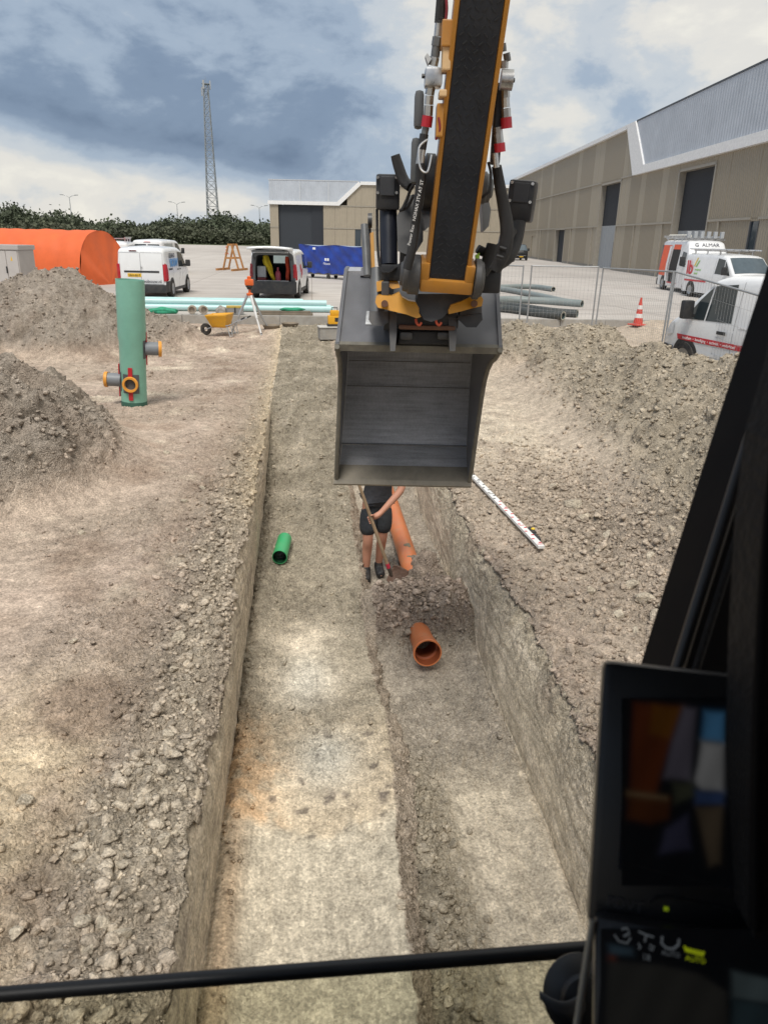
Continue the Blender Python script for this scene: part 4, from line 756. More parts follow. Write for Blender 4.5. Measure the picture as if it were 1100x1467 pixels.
# ---- small van with its tailgate up, facing away
def open_van():
    v = Van('delivery_van', 'small white van with its tailgate raised and a yellow jacket in the load bay', (-1.50, 30.7, YARD), R(90 - 6.5), 4.42, 1.86, small_top, wheels=(0.80, 3.50), rear_open=True)
    ring = v.ring0; n = len(ring); cy, cz = 0, 1.15
    inner = [(0.0, (p[1]) * 0.80, max(0.66, 1.12 + (p[2] - 1.12) * 0.86)) for p in ring]; mb = MB()
    mb.add(ring + inner, [(i, i + 1, n + i + 1, n + i) for i in range(n - 1)] + [(n - 1, 0, n, 2 * n - 1)]); mb.build('rear_frame', mat('grey_frame', (0.10, 0.105, 0.11), 0.5), v.t)
    deep = [(2.1, p[1], p[2]) for p in inner]; MB().add(inner + deep, [(i, i + 1, n + i + 1, n + i) for i in range(n - 1)] + [(n - 1, 0, n, 2 * n - 1)] + [tuple(range(n, 2 * n))]).build('load_bay', mat('load_lining', (0.035, 0.038, 0.042), 0.85), v.t, fixn=False)
    MB().box(2.05, 2.09, -0.45, 0.30, 1.28, 1.58).build('bulkhead_window', mat('glowing_glass', (0.45, 0.52, 0.50), 0.1, emit=(0.5, 0.58, 0.55), estr=0.25), v.t)  # glass glows faintly, standing in for daylight from the cab
    # tailgate: held out level above the opening
    gt = MB(); gt.grid(lambda a, b: (-1.02 * b + 0.02, (a * 2 - 1) * (0.80 + 0.06 * math.sin(b * 3)), 1.83 + 0.10 * math.sin(b * 2.2) + 0.05 * (1 - (2 * a - 1) ** 2)), 8, 8); g = gt.build('tailgate', WPAINT, v.t, True); so_ = g.modifiers.new('t', 'SOLIDIFY'); so_.thickness = 0.07
    MB().bbox(-0.9, -0.15, -0.62, 0.62, 1.76, 1.83, 0.02).build('tailgate_lining', mat('lining_grey', (0.16, 0.165, 0.17), 0.6), g); MB().bbox(-0.5, -0.38, -0.30, 0.2, 1.735, 1.758, 0.006).build('number_plate', WPAINT, g)
    for sd in (-1, 1): MB().tube([(0.02, sd * 0.70, 1.45), (-0.55, sd * 0.70, 1.80)], 0.015, 6).build('gas_strut', BLKPL, v.t)
    v.rear('rear_bumper', -0.93, 0.93, 0.20, 0.68, BLKPL, -0.05, 0.05, 0.16); v.rear('bumper_top', -0.62, 0.62, 0.66, 0.70, mat('scuff_plate', (0.45, 0.46, 0.47), 0.4, 0.4), -0.02, 0.006, 0.10)
    for sd in (-1, 1):
        v.side('tail_light', [(0.0, 0.72), (0.12, 0.72), (0.10, 1.30), (0.0, 1.34)], REDL, sd, 2, 4, 0.016); MB().bbox(-0.02, 0.012, sd * 0.84 - 0.05, sd * 0.84 + 0.05, 0.80, 1.30, 0.015).build('tail_light', REDL if sd < 0 else mat('dark_red', (0.16, 0.02, 0.025), 0.3), v.t, True)
        v.side('side_window', [(2.05, 1.10), (3.35, 1.05), (2.80, 1.62), (2.15, 1.66)], VGLASS, sd); v.side('sill', [(1.15, 0.22), (3.1, 0.22), (3.1, 0.36), (1.15, 0.36)], BLKPL, sd, 4, 1, 0.01); v.seam(2.0, 0.35, 1.7, sd)
        for (x, z, r) in ((1.30, 1.12, 0.17), (1.62, 0.98, 0.13), (1.40, 0.86, 0.12)):
            MB().grid(lambda a, b: (x + r * (b + 0.01) * math.cos(a * 6.2832), sd * (v.w(x, z) + 0.012), z + r * (b + 0.01) * math.sin(a * 6.2832)), 14, 1).build('red_logo', REDS, v.t)
    v.mirror(3.05, 1.08); v.topq('windscreen', 2.92, 3.6, 0.72, 0.80, VGLASS)
    M = v.t.matrix_basis if False else Matrix.Translation(v.t.location) @ Matrix.Rotation(v.t.rotation_euler.z, 4, 'Z')
    def W3(x, y, z): return tuple(M @ Vector((x, y, z)))
    # things in the load bay
    jk = MB().grid(lambda a, b: W3(0.25 + 0.10 * math.sin(a * 9) + 0.05 * math.cos(b * 12), 0.33 - 0.34 * b ** 1.4 + (a - 0.5) * (0.22 + 0.10 * math.sin(b * 5)), 1.62 - 0.92 * b), 12, 16); o = jk.build('work_jacket', mat('hivis_yellow', (0.55, 0.42, 0.02), 0.8, 0, 0.25, 9), None, True); so_ = o.modifiers.new('t', 'SOLIDIFY'); so_.thickness = 0.05; tag(o, 'yellow work jacket hanging in the open van', 'jacket')
    o = MB().bbox(0, 0.28, 0, 0.34, 0, 0.42, 0.02).build('crate', mat('grey_crate', (0.42, 0.44, 0.46), 0.6), None, True); o.location = W3(0.2, 0.32, 0.80); o.rotation_euler = v.t.rotation_euler; tag(o, 'grey plastic crate on the left side of the open load bay', 'crate')
    o = MB().bbox(0, 0.5, 0, 0.36, 0, 0.13, 0.02).build('toolbox', mat('maroon_box', (0.16, 0.03, 0.03), 0.6), None, True); o.location = W3(0.15, 0.31, 0.665); o.rotation_euler = v.t.rotation_euler; tag(o, 'dark red flat box under the grey crate in the open van', 'box')
    o = MB().lathe([(0.0, 0), (0.11, 0), (0.11, 0.30), (0.08, 0.36), (0.035, 0.40), (0.035, 0.52), (0.0, 0.53)], 14).build('canister', mat('dark_pink', (0.30, 0.05, 0.08), 0.5), None, True); o.location = W3(0.2, -0.16, 0.665); tag(o, 'dark pink canister standing in the middle of the open load bay', 'canister')
    o = MB().grid(lambda a, b: W3(0.25 + 0.04 * math.sin(a * 9), -0.46 - 0.18 * a + 0.02 * math.sin(b * 9), 1.60 - 0.90 * b), 8, 12).build('hanging_coat', mat('orange_red_cloth', (0.50, 0.06, 0.025), 0.8, 0, 0.3, 8), None, True); so_ = o.modifiers.new('t', 'SOLIDIFY'); so_.thickness = 0.05; tag(o, 'orange red coat hanging on the right side of the open load bay', 'coat')
open_van()
# ---- white van close on the right, nose away from the trench
def near_van():
    a = DD(957, 500, 15.6); b = DD(1090, 500, 13.1); d = (a - b); d[2] = 0; d /= np.linalg.norm(d); ang = heading(d[0], d[1]); left = np.array([-d[1], d[0], 0])
    nose = a - left * 0.95 - R0 * 0.27; rear = nose - d * 5.05
    v = Van('delivery_van', 'white panel van with a long red stripe and red outlined letters behind the fence', (rear[0], rear[1], 0.30), ang, 5.05, 1.95, mid_top, wheels=(0.95, 4.10), wr=0.34)
    for sd in (-1, 1):
        v.side('side_window', [(2.92, 1.14), (3.62, 1.12), (3.55, 1.74), (2.98, 1.80)], VGLASS, sd); v.side('quarter_window', [(3.66, 1.12), (4.22, 1.10), (3.90, 1.46), (3.60, 1.72)], VGLASS, sd)
        v.side('stripe', [(0.4, 0.70), (4.35, 0.70), (4.40, 0.80), (0.4, 0.80)], REDS, sd, 16, 1, 0.010); v.side('handle', [(2.98, 0.92), (3.22, 0.92), (3.22, 0.98), (2.98, 0.98)], BLKPL, sd, 1, 1, 0.03)
        v.seam(2.82, 0.35, 1.85, sd); v.seam(1.45, 0.35, 1.85, sd); v.side('body_crease', [(1.5, 1.08), (2.7, 1.08), (2.7, 1.12), (1.5, 1.12)], mat('crease_white', (0.86, 0.86, 0.87), 0.25), sd, 6, 1, 0.014); v.side('door_moulding', [(3.0, 0.50), (3.7, 0.50), (3.7, 0.55), (3.0, 0.55)], WPAINT, sd, 4, 1, 0.02)
        for k in range(5): v.side('vent_slot', [(1.95 + 0.26 * k, 0.33), (2.02 + 0.26 * k, 0.33), (2.02 + 0.26 * k, 0.42), (1.95 + 0.26 * k, 0.42)], BLKPL, sd, 1, 1, 0.012)
        v.side('front_bumper', [(4.45, 0.25), (5.0, 0.25), (5.0, 0.55), (4.52, 0.55)], BLKPL, sd, 5, 2, 0.012); v.side('head_light', [(4.55, 0.78), (4.88, 0.72), (4.80, 0.92), (4.55, 1.02)], CLEARL, sd, 3, 2, 0.012)
    v.mirror(3.98, 1.12, (0.14, 0.22, 0.34)); v.topq('windscreen', 3.66, 4.42, 0.74, 0.84, VGLASS)
    # red outlined letters i b
    def strokes(paths, x0, z0, sc):
        for pth in paths:
            pts = [(x0 - p[0] * sc, v.w(x0 - p[0] * sc, z0 + p[1] * sc) + 0.014, z0 + p[1] * sc) for p in pth]
            MB().tube(pts, 0.020, 6).build('red_letter', REDS, v.t)
    arc = lambda cx, cy, r, a0, a1, n=14: [(cx + r * math.cos(R(a0 + (a1 - a0) * i / n)), cy + r * math.sin(R(a0 + (a1 - a0) * i / n))) for i in range(n + 1)]
    strokes([[(0.0, 0.10), (0.0, 0.62)], [(0.13, 0.0), (0.13, 0.62)], [(0.0, 0.62), (0.13, 0.62)], [(0.0, 0.10)] + arc(0.10, 0.10, 0.10, 180, 300, 6), arc(0.07, 0.82, 0.07, 0, 360), [(0.38, 0.95), (0.38, 0.30)], [(0.50, 0.95), (0.50, 0.5)], [(0.38, 0.95), (0.50, 0.95)], arc(0.62, 0.30, 0.24, 0, 360, 20), arc(0.62, 0.30, 0.13, 0, 360, 16)], 2.35, 0.98, 0.78)
    v.side_text('installatie  \u2022  beveiliging  \u2022  techniek  \u2022  onderhoud', 0.075, 4.2, 0.725, 1, mat('white_ink', (0.85, 0.85, 0.85), 0.5))
    v.rear('rear_bumper', -0.95, 0.95, 0.22, 0.55, BLKPL, -0.05, 0.04, 0.12); v.rear('rear_door', -0.85, 0.85, 0.58, 1.82, WPAINT, -0.016, 0.03)
near_van()
# ---- the two vans parked side by side in the yard on the right
def yard_van(px, dist, ang, kind, ln):
    p = DD(px, 410, dist) - np.array([math.cos(ang), math.sin(ang), 0]) * ln      # px, dist: the nose
    if kind == 'short':
        v = Van('delivery_van', 'white van with roof ladder and red green logo beside the high-roof van', (p[0], p[1], YARD), ang, 5.05, 1.95, mid_top, wheels=(0.95, 4.05))
        sd = -1
        v.side('quarter_window', [(3.7, 1.12), (4.2, 1.10), (3.9, 1.46), (3.64, 1.70)], VGLASS, sd); v.side('side_window', [(2.92, 1.14), (3.64, 1.12), (3.58, 1.74), (2.98, 1.80)], VGLASS, sd); v.side('side_window', [(2.92, 1.14), (3.64, 1.12), (3.58, 1.74), (2.98, 1.80)], VGLASS, 1)
        v.side('stripe', [(0.3, 0.72), (2.3, 0.72), (2.3, 0.80), (0.3, 0.80)], REDS, sd, 8, 1, 0.01); v.seam(2.82, 0.35, 1.85, sd)
        v.side_text('lb', 0.85, 0.35, 1.05, sd, REDS, 0.02); v.side('logo_leaf', [(0.95, 1.42), (1.05, 1.40), (1.22, 1.78), (1.12, 1.78)], YELS, sd, 2, 2, 0.012); v.side('logo_leaf', [(1.10, 1.36), (1.24, 1.38), (1.42, 1.66), (1.30, 1.66)], GREENS, sd, 2, 2, 0.012); v.side_text('loodgieters', 0.13, 1.1, 1.22, sd, GREENS); v.side_text('bedrijf', 0.13, 1.1, 1.05, sd, GREENS)
        v.mirror(3.98, 1.12, (0.14, 0.22, 0.34)); v.topq('windscreen', 3.66, 4.42, 0.76, 0.86, mat('sky_glass', (0.10, 0.13, 0.15), 0.03))
        for x in (0.6, 1.7, 2.8): MB().box(x, x + 0.05, -0.85, 0.85, 2.08, 2.13).box(x, x + 0.05, -0.80, -0.75, 1.90, 2.08).box(x, x + 0.05, 0.75, 0.80, 1.90, 2.08).build('rack_bar', CHROME, v.t)
        for y in (-0.86, -0.5, 0.2, 0.83): MB().tube([(0.2, y, 2.16), (3.4, y, 2.16)], 0.03, 6).build('ladder_rail', CHROME, v.t)
        for i in range(11): MB().tube([(0.35 + 0.29 * i, -0.5, 2.16), (0.35 + 0.29 * i, 0.2, 2.16)], 0.016, 5).build('ladder_rung', CHROME, v.t)
        for s_ in (-1, 1): v.side('head_light', [(4.55, 0.78), (4.88, 0.72), (4.80, 0.92), (4.55, 1.02)], CLEARL, s_, 3, 2, 0.012)
    else:
        tall = [(0, 2.42), (0.05, 2.50), (0.4, 2.54), (3.6, 2.54), (3.9, 2.46), (4.25, 1.95), (4.85, 1.30), (5.35, 1.10), (5.50, 0.9), (5.6, 0.60)]
        v = Van('delivery_van', 'white high-roof van with an orange sliding door panel and pipes on its rack', (p[0], p[1], YARD), ang, 5.6, 2.05, tall, belt=1.2, wheels=(1.05, 4.50), wr=0.35); sd = -1
        v.side('orange_panel', [(0.25, 0.75), (1.55, 0.75), (1.55, 2.30), (0.25, 2.30)], ORNG, sd, 6, 5, 0.010); v.side('orange_header', [(1.9, 2.10), (2.95, 2.10), (2.95, 2.34), (1.9, 2.34)], ORNG, sd, 4, 2, 0.010)
        v.side('load_opening', [(1.85, 0.45), (3.0, 0.45), (3.0, 2.10), (1.85, 2.10)], mat('van_dark', (0.03, 0.028, 0.028), 0.8), sd, 5, 6, 0.010); v.side('sliding_door', [(1.50, 0.5), (1.80, 0.5), (1.80, 2.25), (1.50, 2.25)], WPAINT, sd, 3, 4, 0.09); v.side('door_step', [(1.75, 0.40), (3.1, 0.40), (3.1, 0.47), (1.75, 0.47)], REDS, sd, 3, 1, 0.03)
        v.side('side_window', [(3.35, 1.32), (4.15, 1.28), (4.0, 1.95), (3.42, 2.02)], VGLASS, sd); v.side('orange_panel', [(0.0, 0.75), (0.24, 0.75), (0.24, 2.30), (0.0, 2.3)], mat('slate_film', (0.10, 0.12, 0.16), 0.4), sd, 2, 4, 0.010)
        v.seam(3.2, 0.4, 2.3, sd); v.mirror(4.15, 1.35, (0.14, 0.24, 0.42)); v.topq('windscreen', 4.28, 4.82, 0.80, 0.90, VGLASS); v.rear('rear_door', -0.9, 0.9, 0.6, 2.3, mat('slate_film', (0.1, 0.12, 0.16)), -0.016, 0.03); v.rear('rear_bumper', -0.98, 0.98, 0.22, 0.58, BLKPL, -0.05, 0.04, 0.14)
        for x in (0.4, 1.5, 2.6): MB().box(x, x + 0.06, -0.92, 0.92, 2.62, 2.68).box(x, x + 0.06, -0.85, -0.80, 2.48, 2.62).box(x, x + 0.06, 0.80, 0.85, 2.48, 2.62).build('rack_bar', CHROME, v.t)
        for y in (-0.95, 0.9): MB().box(0.1, 3.4, y, y + 0.06, 2.681, 2.78).build('rack_rail', CHROME, v.t)
        MB().tube([(-0.3, -0.5, 2.76), (2.8, -0.5, 2.76)], 0.09, 10).build('pipe_holder', mat('cream_pvc', (0.6, 0.58, 0.52), 0.5), v.t, True)
        MB().box(3.6, 3.66, -0.98, 0.98, 2.56, 2.66).build('roof_bar', CHROME, v.t)
        for i in range(6): MB().bbox(3.55, 3.72, -0.95 + 0.33 * i, -0.78 + 0.33 * i, 2.662, 2.98, 0.02).build('bar_lamp', mat('grey_crate', (0.4, 0.4, 0.4)), v.t)
        # lettering above the windscreen
        a = math.atan2(tall[4][1] - tall[5][1], tall[5][0] - tall[4][0]); M = Matrix.Translation((4.06, -0.62, 2.27)) @ Matrix.Rotation(math.pi / 2, 4, 'Z') @ Matrix.Rotation(a, 4, 'X'); text('lettering', 'G  ALMAR', 0.27, INKD, v.t, M, 0.004)
    return v
yard_van(1088, 33.2, R(-89), 'short', 5.05); yard_van(1021, 38.0, R(-97), 'tall', 5.6)
# ---- black van far off by the long warehouse, nose towards the trench
p = DD(745, 372, 99); v = Van('delivery_van', 'black van with headlights parked along the long warehouse', (p[0] + 0.2, p[1] + 4.8, YARD), R(-90 - 2), 5.0, 1.95, mid_top, paint=BLACKP, wheels=(0.95, 4.05))
v.topq('windscreen', 3.62, 4.45, 0.78, 0.88, mat('sky_glass', (0.10, 0.13, 0.15), 0.03)); v.mirror(3.9, 1.12, (0.14, 0.22, 0.34))
for sd in (-1, 1): v.side('side_window', [(2.9, 1.14), (4.0, 1.12), (3.6, 1.74), (2.98, 1.80)], VGLASS, sd); v.side('head_light', [(4.5, 0.74), (4.98, 0.70), (4.9, 0.86), (4.5, 1.0)], CLEARL, sd, 3, 2, 0.012)
MB().bbox(5.03, 5.07, -0.26, 0.26, 0.40, 0.51, 0.01).build('number_plate', PLATE, v.t); MB().bbox(5.02, 5.06, -0.6, 0.6, 0.56, 0.60, 0.01).build('grille_bar', CHROME, v.t)
# ================================================================== things at the yard edge
def draped(pts_fn, nu, nv, name, material, parent=None): return MB().grid(pts_fn, nu, nv).build(name, material, parent, True)
# ---- orange tarpaulin shelter
TARP = mat('orange_tarpaulin', (0.72, 0.135, 0.035), 0.6, 0, 0.10, 1.2)
def tarp():
    e = DD(150, 400, 37.0); d = np.array([-0.93, 0.367, 0]); n = np.array([-d[1], d[0], 0])    # runs to the left
    t = thing('tarpaulin_shelter', 'long round-topped shelter under an orange tarpaulin behind the soil heap', 'shelter', (e[0], e[1], YARD), math.atan2(d[1], d[0]))
    Wd, H, Ln = 3.4, 2.42, 14.0
    def sec(a, x):
        th = math.pi * (a * 1.0); y = -Wd / 2 * math.cos(th); z = H * (abs(math.sin(th)) ** 0.62)
        fold = 0.018 * math.sin(x * 5.5 + a * 9) * math.sin(x * 2.1 + 3 * a) + 0.05 * math.sin(a * 14 + x * 1.3) * max(0, 0.35 - min(a, 1 - a)) * 2
        s = 1 + fold * 0.5; return y * s, z * (s - 0.008 * math.sin(x * 1.1) ** 2)
    draped(lambda u, v: (Ln * u, *sec(v, Ln * u)), 120, 48, 'tarpaulin', TARP, t)
    def end(u, v):
        y, z = sec(u, 0.0); f = 0.10 * math.sin(u * 26) * (1 - v) * (1 - z / 3); zz = z * (1 - v * 1.0) if False else z
        k = 1 - v; yy = y * (1 - 0.16 * v * (1 - v) * 2); return (-0.35 * math.sin(math.pi * 0.5 * v) * (1 - (z * (1 - v)) / (H * 1.6)) + f - 0.0, yy * (1 - v * 0.999) if False else y * k ** 0.9, z * k)
    draped(end, 60, 16, 'end_flap', TARP, t)
    for a in (0.35, 0.5, 0.65):
        y, z = sec(a, 2.0); MB().tube([(0.05, y * 0.97, z * 0.97), (Ln, y * 0.97, z * 0.97)], 0.025, 6).build('ridge_tube', GALV, t)
tarp()
# ---- electrical cabinet
def cabinet():
    a = G(47, 420, YARD); d = np.array([math.cos(R(-12)), math.sin(R(-12)), 0])
    t = thing('electrical_cabinet', 'grey steel site power cabinet with a louvred side left of the tarpaulin', 'cabinet', (a[0] - 1.32, a[1] + 0.1, YARD), R(-12))
    CB = mat('cabinet_grey', (0.42, 0.39, 0.37), 0.5, 0, 0.06, 2, dirt=0.15); CB2 = mat('cabinet_door', (0.48, 0.45, 0.43), 0.5, 0, 0.05, 2, dirt=0.1)
    MB().bbox(-0.95, 1.05, 0, 1.1, 0.08, 1.62, 0.015).build('body', CB, t); MB().bbox(-1.0, 1.10, -0.05, 1.15, 1.62, 1.80, 0.02).build('roof', CB, t); MB().box(-0.9, 1.0, 0.05, 1.05, 0, 0.08).build('base', BLKPL, t)
    MB().bbox(0.06, 0.52, -0.025, 0.0, 0.14, 1.58, 0.006).build('door', CB2, t); d2 = MB().bbox(0.55, 1.01, -0.025, 0.0, 0.14, 1.58, 0.006).build('door', CB2, t)
    MB().bbox(0.50, 0.535, -0.07, -0.026, 0.75, 1.0, 0.008).build('handle', BLKPL, d2); MB().prism([(0.72, -0.03, 1.22), (0.80, -0.03, 1.22), (0.76, -0.03, 1.40)], (0, 0.004, 0)).build('warning_sign', PLATE, d2)
    for k in range(22): MB().box(-0.9, 0.0, -0.03, -0.002, 0.2 + 0.06 * k, 0.235 + 0.06 * k).build('louvre', CB, t)
cabinet()
# ---- blue sheeted trolley
def blue():
    BL = mat('blue_sheet', (0.022, 0.055, 0.30), 0.38, 0, 0.25, 1.6, bump=0.5, bscale=4.0)
    a = G(430, 397, YARD); b = G(520, 403, YARD); d = b - a; ln = float(np.linalg.norm(d[:2])); t = thing('covered_trolley', 'waist-high wheeled trolley wrapped in a creased blue sheet', 'trolley', (a[0], a[1], YARD), math.atan2(d[1], d[0]))
    H = 1.86; z0 = 0.30
    def fr(u, v):
        x = ln * u; cr = 0.05 * math.sin(x * 7 + v * 5) * math.sin(v * 9) + 0.04 * math.sin(x * 3.1 - v * 7); return (x, cr, z0 + 0.03 * math.sin(x * 9) * (1 - v) + (H - z0 + 0.04 * math.cos(x * 2.2)) * v)
    f = draped(fr, 48, 24, 'front_sheet', BL, t); draped(lambda u, v: (ln * u, 0.9 + 0.04 * math.sin(u * 20), z0 + (H - z0) * v), 20, 8, 'rear_sheet', BL, t); draped(lambda u, v: (0.02 * math.sin(v * 8), 0.02 + 0.9 * u, z0 + (H - z0) * v), 6, 8, 'side_sheet', BL, t); draped(lambda u, v: (ln, 0.02 + 0.9 * u, z0 + (H - z0) * v), 6, 8, 'side_sheet', BL, t)
    draped(lambda u, v: (ln * u, 0.9 * v, H + 0.04 * math.cos(ln * u * 2.2) * (1 - v)), 20, 6, 'top_sheet', mat('pale_blue_sheet', (0.30, 0.36, 0.48), 0.5), t)
    for x in (0.35, ln * 0.45, ln - 0.35):
        for y in (0.12, 0.78): M = Matrix.Translation((x, y - 0.03, 0.13)) @ Matrix.Rotation(math.pi / 2, 4, 'X'); MB().lathe([(0.01, -0.03), (0.13, -0.03), (0.13, 0.03), (0.01, 0.03)], 16, M).build('wheel', RUBBER, t)
    MB().box(0.1, ln - 0.1, 0.1, 0.8, 0.22, 0.30).build('deck', mat('deck_grey', (0.3, 0.3, 0.3)), t)
    WI = mat('white_ink', (0.85, 0.85, 0.85), 0.5)
    for x in (ln * 0.43, ln * 0.43 + 0.19): MB().bbox(x, x + 0.15, -0.13, -0.115, 1.02, 1.16, 0.004).build('logo', WI, t)
    text('lettering', 'Noaxx', 0.20, WI, t, Matrix.Translation((ln * 0.41, -0.13, 0.80)) @ Matrix.Rotation(math.pi / 2, 4, 'X')); MB().bbox(ln * 0.24, ln * 0.24 + 0.22, -0.13, -0.115, 1.62, 1.74, 0.004).build('label_card', WI, t)
blue()
# ---- timber trestle and small cone far out on the yard
WOOD = mat('orange_timber', (0.42, 0.20, 0.07), 0.7, 0, 0.2, 4); WOODG = mat('grey_timber', (0.20, 0.165, 0.125), 0.85, 0, 0.25, 5, dirt=0.4)
def trestle():
    p = G(334, 387, YARD); t = thing('timber_trestle', 'orange brown timber trestle standing out on the concrete yard', 'trestle', (p[0], p[1], YARD), R(72))
    for x in (-0.35, 0.55):
        for s in (-1, 1): MB().prism([(x - 0.07 + s * 0.02, s * 0.55, 0), (x + 0.07 + s * 0.02, s * 0.55, 0), (x + 0.07, s * 0.05, 1.75), (x - 0.07, s * 0.05, 1.75)], (0, 0.09 * s, 0)).build('leg', WOOD, t)
        MB().box(x - 0.05, x + 0.05, -0.32, 0.32, 0.75, 0.87).build('cross_bar', WOOD, t)
    MB().box(-0.45, 0.65, -0.06, 0.06, 1.62, 1.74).build('top_beam', WOOD, t); MB().box(-1.7, 0.9, -0.75, -0.60, 0.0, 0.14).build('foot_beam', WOOD, t); MB().box(-1.2, 0.9, 0.60, 0.75, 0.0, 0.14).build('foot_beam', WOOD, t)
trestle()
CRED = mat('cone_red', (0.58, 0.05, 0.03), 0.55, 0, 0.1, 6, dirt=0.2); CWHT = mat('cone_white', (0.72, 0.71, 0.70), 0.5, 0, 0.08, 6, dirt=0.25)
def cone(p, h, label, rz=0.0):
    t = thing('traffic_cone', label, 'cone', tuple(p), rz); w = h * 0.27
    MB().bbox(-w, w, -w, w, 0, h * 0.045, h * 0.015).build('base', CRED, t); rad = lambda z: h * (0.185 - 0.155 * z / h)
    zs = [0.045, 0.27, 0.42, 0.58, 0.72, 1.0]
    for i in range(5):
        z0, z1 = zs[i] * h, zs[i + 1] * h; MB().lathe([(rad(z0), z0), (rad(z1), z1)] + ([(0.001, z1)] if i == 4 else []), 20).build('band', CRED if i % 2 == 0 else CWHT, t, True)
cone(G(325, 364, YARD), 1.0, 'tiny far traffic cone beyond the timber trestle'); cone(G(913, 465, 0.30) + np.array([0, 0, -0.02]), 0.86, 'red and white traffic cone behind the mesh fence at the yard edge', R(20))
# ---- pale pipes lying along the yard edge
PVC = mat('pale_teal_pvc', (0.46, 0.68, 0.68), 0.35, 0, 0.06, 2, dirt=0.12); PVCIN = mat('pipe_inside', (0.10, 0.14, 0.14), 0.7)
def pipe_obj(name, label, a, b, r, material, th=None, group=None, n=20, socket=False, inner=None, cat='pipe', extra=None):
    a = Vector(a); b = Vector(b); th = th or r * 0.08; t = thing(name, label, cat, tuple(a), 0, group); b = b - a; a = Vector((0, 0, 0)); ln = (b - a).length
    so_ = min(0.12, ln * 0.3) if socket else 0
    prof = [(0, r - th), (0, r), (1, r), (1, r - th)]
    if socket: f = so_ / ln; prof = [(0, r * 1.10), (0, r * 1.22), (f * 0.12, r * 1.24), (f * 0.22, r * 1.15), (f * 0.9, r * 1.14), (f * 1.15, r), (1, r), (1, r - th)]
    mb = MB(); lathe_between(mb, a, b, prof, n); mb.build('barrel', material, t, True)
    mb = MB(); lathe_between(mb, a, b, [(0, r * 1.10 if socket else r - th), (0.25 if not socket else so_ / ln, (r * 1.10 if socket else r - th)), (so_ / ln + 0.01, r - th), (1, r - th)], n); o = mb.build('bore', inner or material, t, True)
    return t
k = 0
for (y, z, x0, x1, r) in ((25.30, 0.0, -6.6, 0.70, 0.10), (25.55, 0.0, -6.2, 0.25, 0.10), (25.80, 0.0, -6.4, 0.62, 0.10), (26.06, 0.0, -6.9, 0.35, 0.10), (25.43, 0.175, -6.4, 0.48, 0.10), (25.92, 0.175, -6.0, -0.30, 0.10)):
    pipe_obj('plastic_pipe', 'long pale teal plastic pipe lying in a bundle along the yard edge', (x0, y, YARD + 0.11 + z), (x1, y + 0.06 - 0.10 * k / 6, YARD + 0.11 + z), r, PVC, None, 'pale pipes along the yard edge', 16, False, PVCIN); k += 1
# ---- odds and ends on the kerb
def slump(name, label, cat, p, size, material, seed=0, rz=0.0):
    v, f = ico(4); rng = np.random.default_rng(seed); w = v * np.array(size) * (1 + 0.10 * np.sin(v[:, 0:1] * 7 + seed) + 0.08 * np.sin(v[:, 1:2] * 9 + v[:, 2:3] * 5)); w[:, 2] = np.maximum(w[:, 2], -size[2] * 0.55) + size[2] * 0.55
    me = bpy.data.meshes.new(name); me.from_pydata(w.tolist(), [], f.tolist()); me.update(); o = obj(name, me, material, None, 'all'); o.location = p; o.rotation_euler = (0, 0, rz); return tag(o, label, cat)
KZT = YARD + 0.012
GRNS = mat('green_webbing', (0.03, 0.28, 0.16), 0.7, 0, 0.3, 12)
slump('webbing_sling', 'green webbing sling heaped on the kerb beside the pale pipes', 'sling', (-4.62, 24.30, KZT), (0.42, 0.16, 0.12), GRNS, 2)
slump('webbing_sling', 'green webbing sling lying on the dark boards at the kerb', 'sling', (-0.62, 24.36, KZT + 0.13), (0.42, 0.13, 0.06), GRNS, 5, 0.1)
FIT = mat('beige_fitting', (0.38, 0.33, 0.27), 0.6, 0, 0.15, 8, dirt=0.3)
def fitting(x, label, r=0.13):
    t = thing('pipe_coupling', label, 'coupling', (x, 24.28, KZT + r), R(random.uniform(-25, 25))); M = Matrix.Rotation(math.pi / 2, 4, 'X')
    MB().lathe([(r * 0.7, -0.10), (r, -0.10), (r, -0.06), (r * 0.88, -0.05), (r * 0.88, 0.05), (r, 0.06), (r, 0.10), (r * 0.7, 0.10), (r * 0.7, -0.10)], 20, M).build('ring', FIT, t, True); MB().lathe([(0.0, 0.03), (r * 0.7, 0.03)], 20, M).build('web', FIT, t)
fitting(-3.72, 'beige round coupling on the kerb next to the green sling'); fitting(-3.38, 'beige round coupling on the kerb between its twin and the stone')
slump('loose_stone', 'grey lump of concrete on the kerb beside the cardboard box', 'stone', (-2.82, 24.2, KZT), (0.16, 0.13, 0.17), CONC, 9)
def carton():
    t = thing('storage_box', 'grey and yellow tool box standing on the kerb', 'box', (-2.40, 24.30, KZT), R(4)); MB().bbox(-0.26, 0.26, -0.15, 0.15, 0, 0.20, 0.01).build('body', mat('box_grey', (0.24, 0.24, 0.24), 0.6), t); MB().bbox(-0.265, 0.265, -0.155, 0.155, 0.20, 0.26, 0.01).build('lid', mat('box_yellow', (0.50, 0.36, 0.08), 0.6), t); MB().bbox(-0.02, 0.02, -0.17, -0.156, 0.05, 0.22, 0.004).build('latch', BLKPL, t)
carton()
for i, (x, y, z, ln) in enumerate(((-1.02, 24.24, 0, 1.75), (-0.98, 24.38, 0, 1.7), (-1.0, 24.30, 0.065, 1.6))):
    o = MB().bbox(-ln / 2, ln / 2, -0.06, 0.06, 0, 0.06, 0.006).build('timber_board', WOODG); o.location = (x + 0.15, y, KZT + z); o.rotation_euler = (0, 0, R((-2, 3, 1)[i])); tag(o, 'dark weathered board in the small stack on the kerb', 'board', 'boards stacked on the kerb')
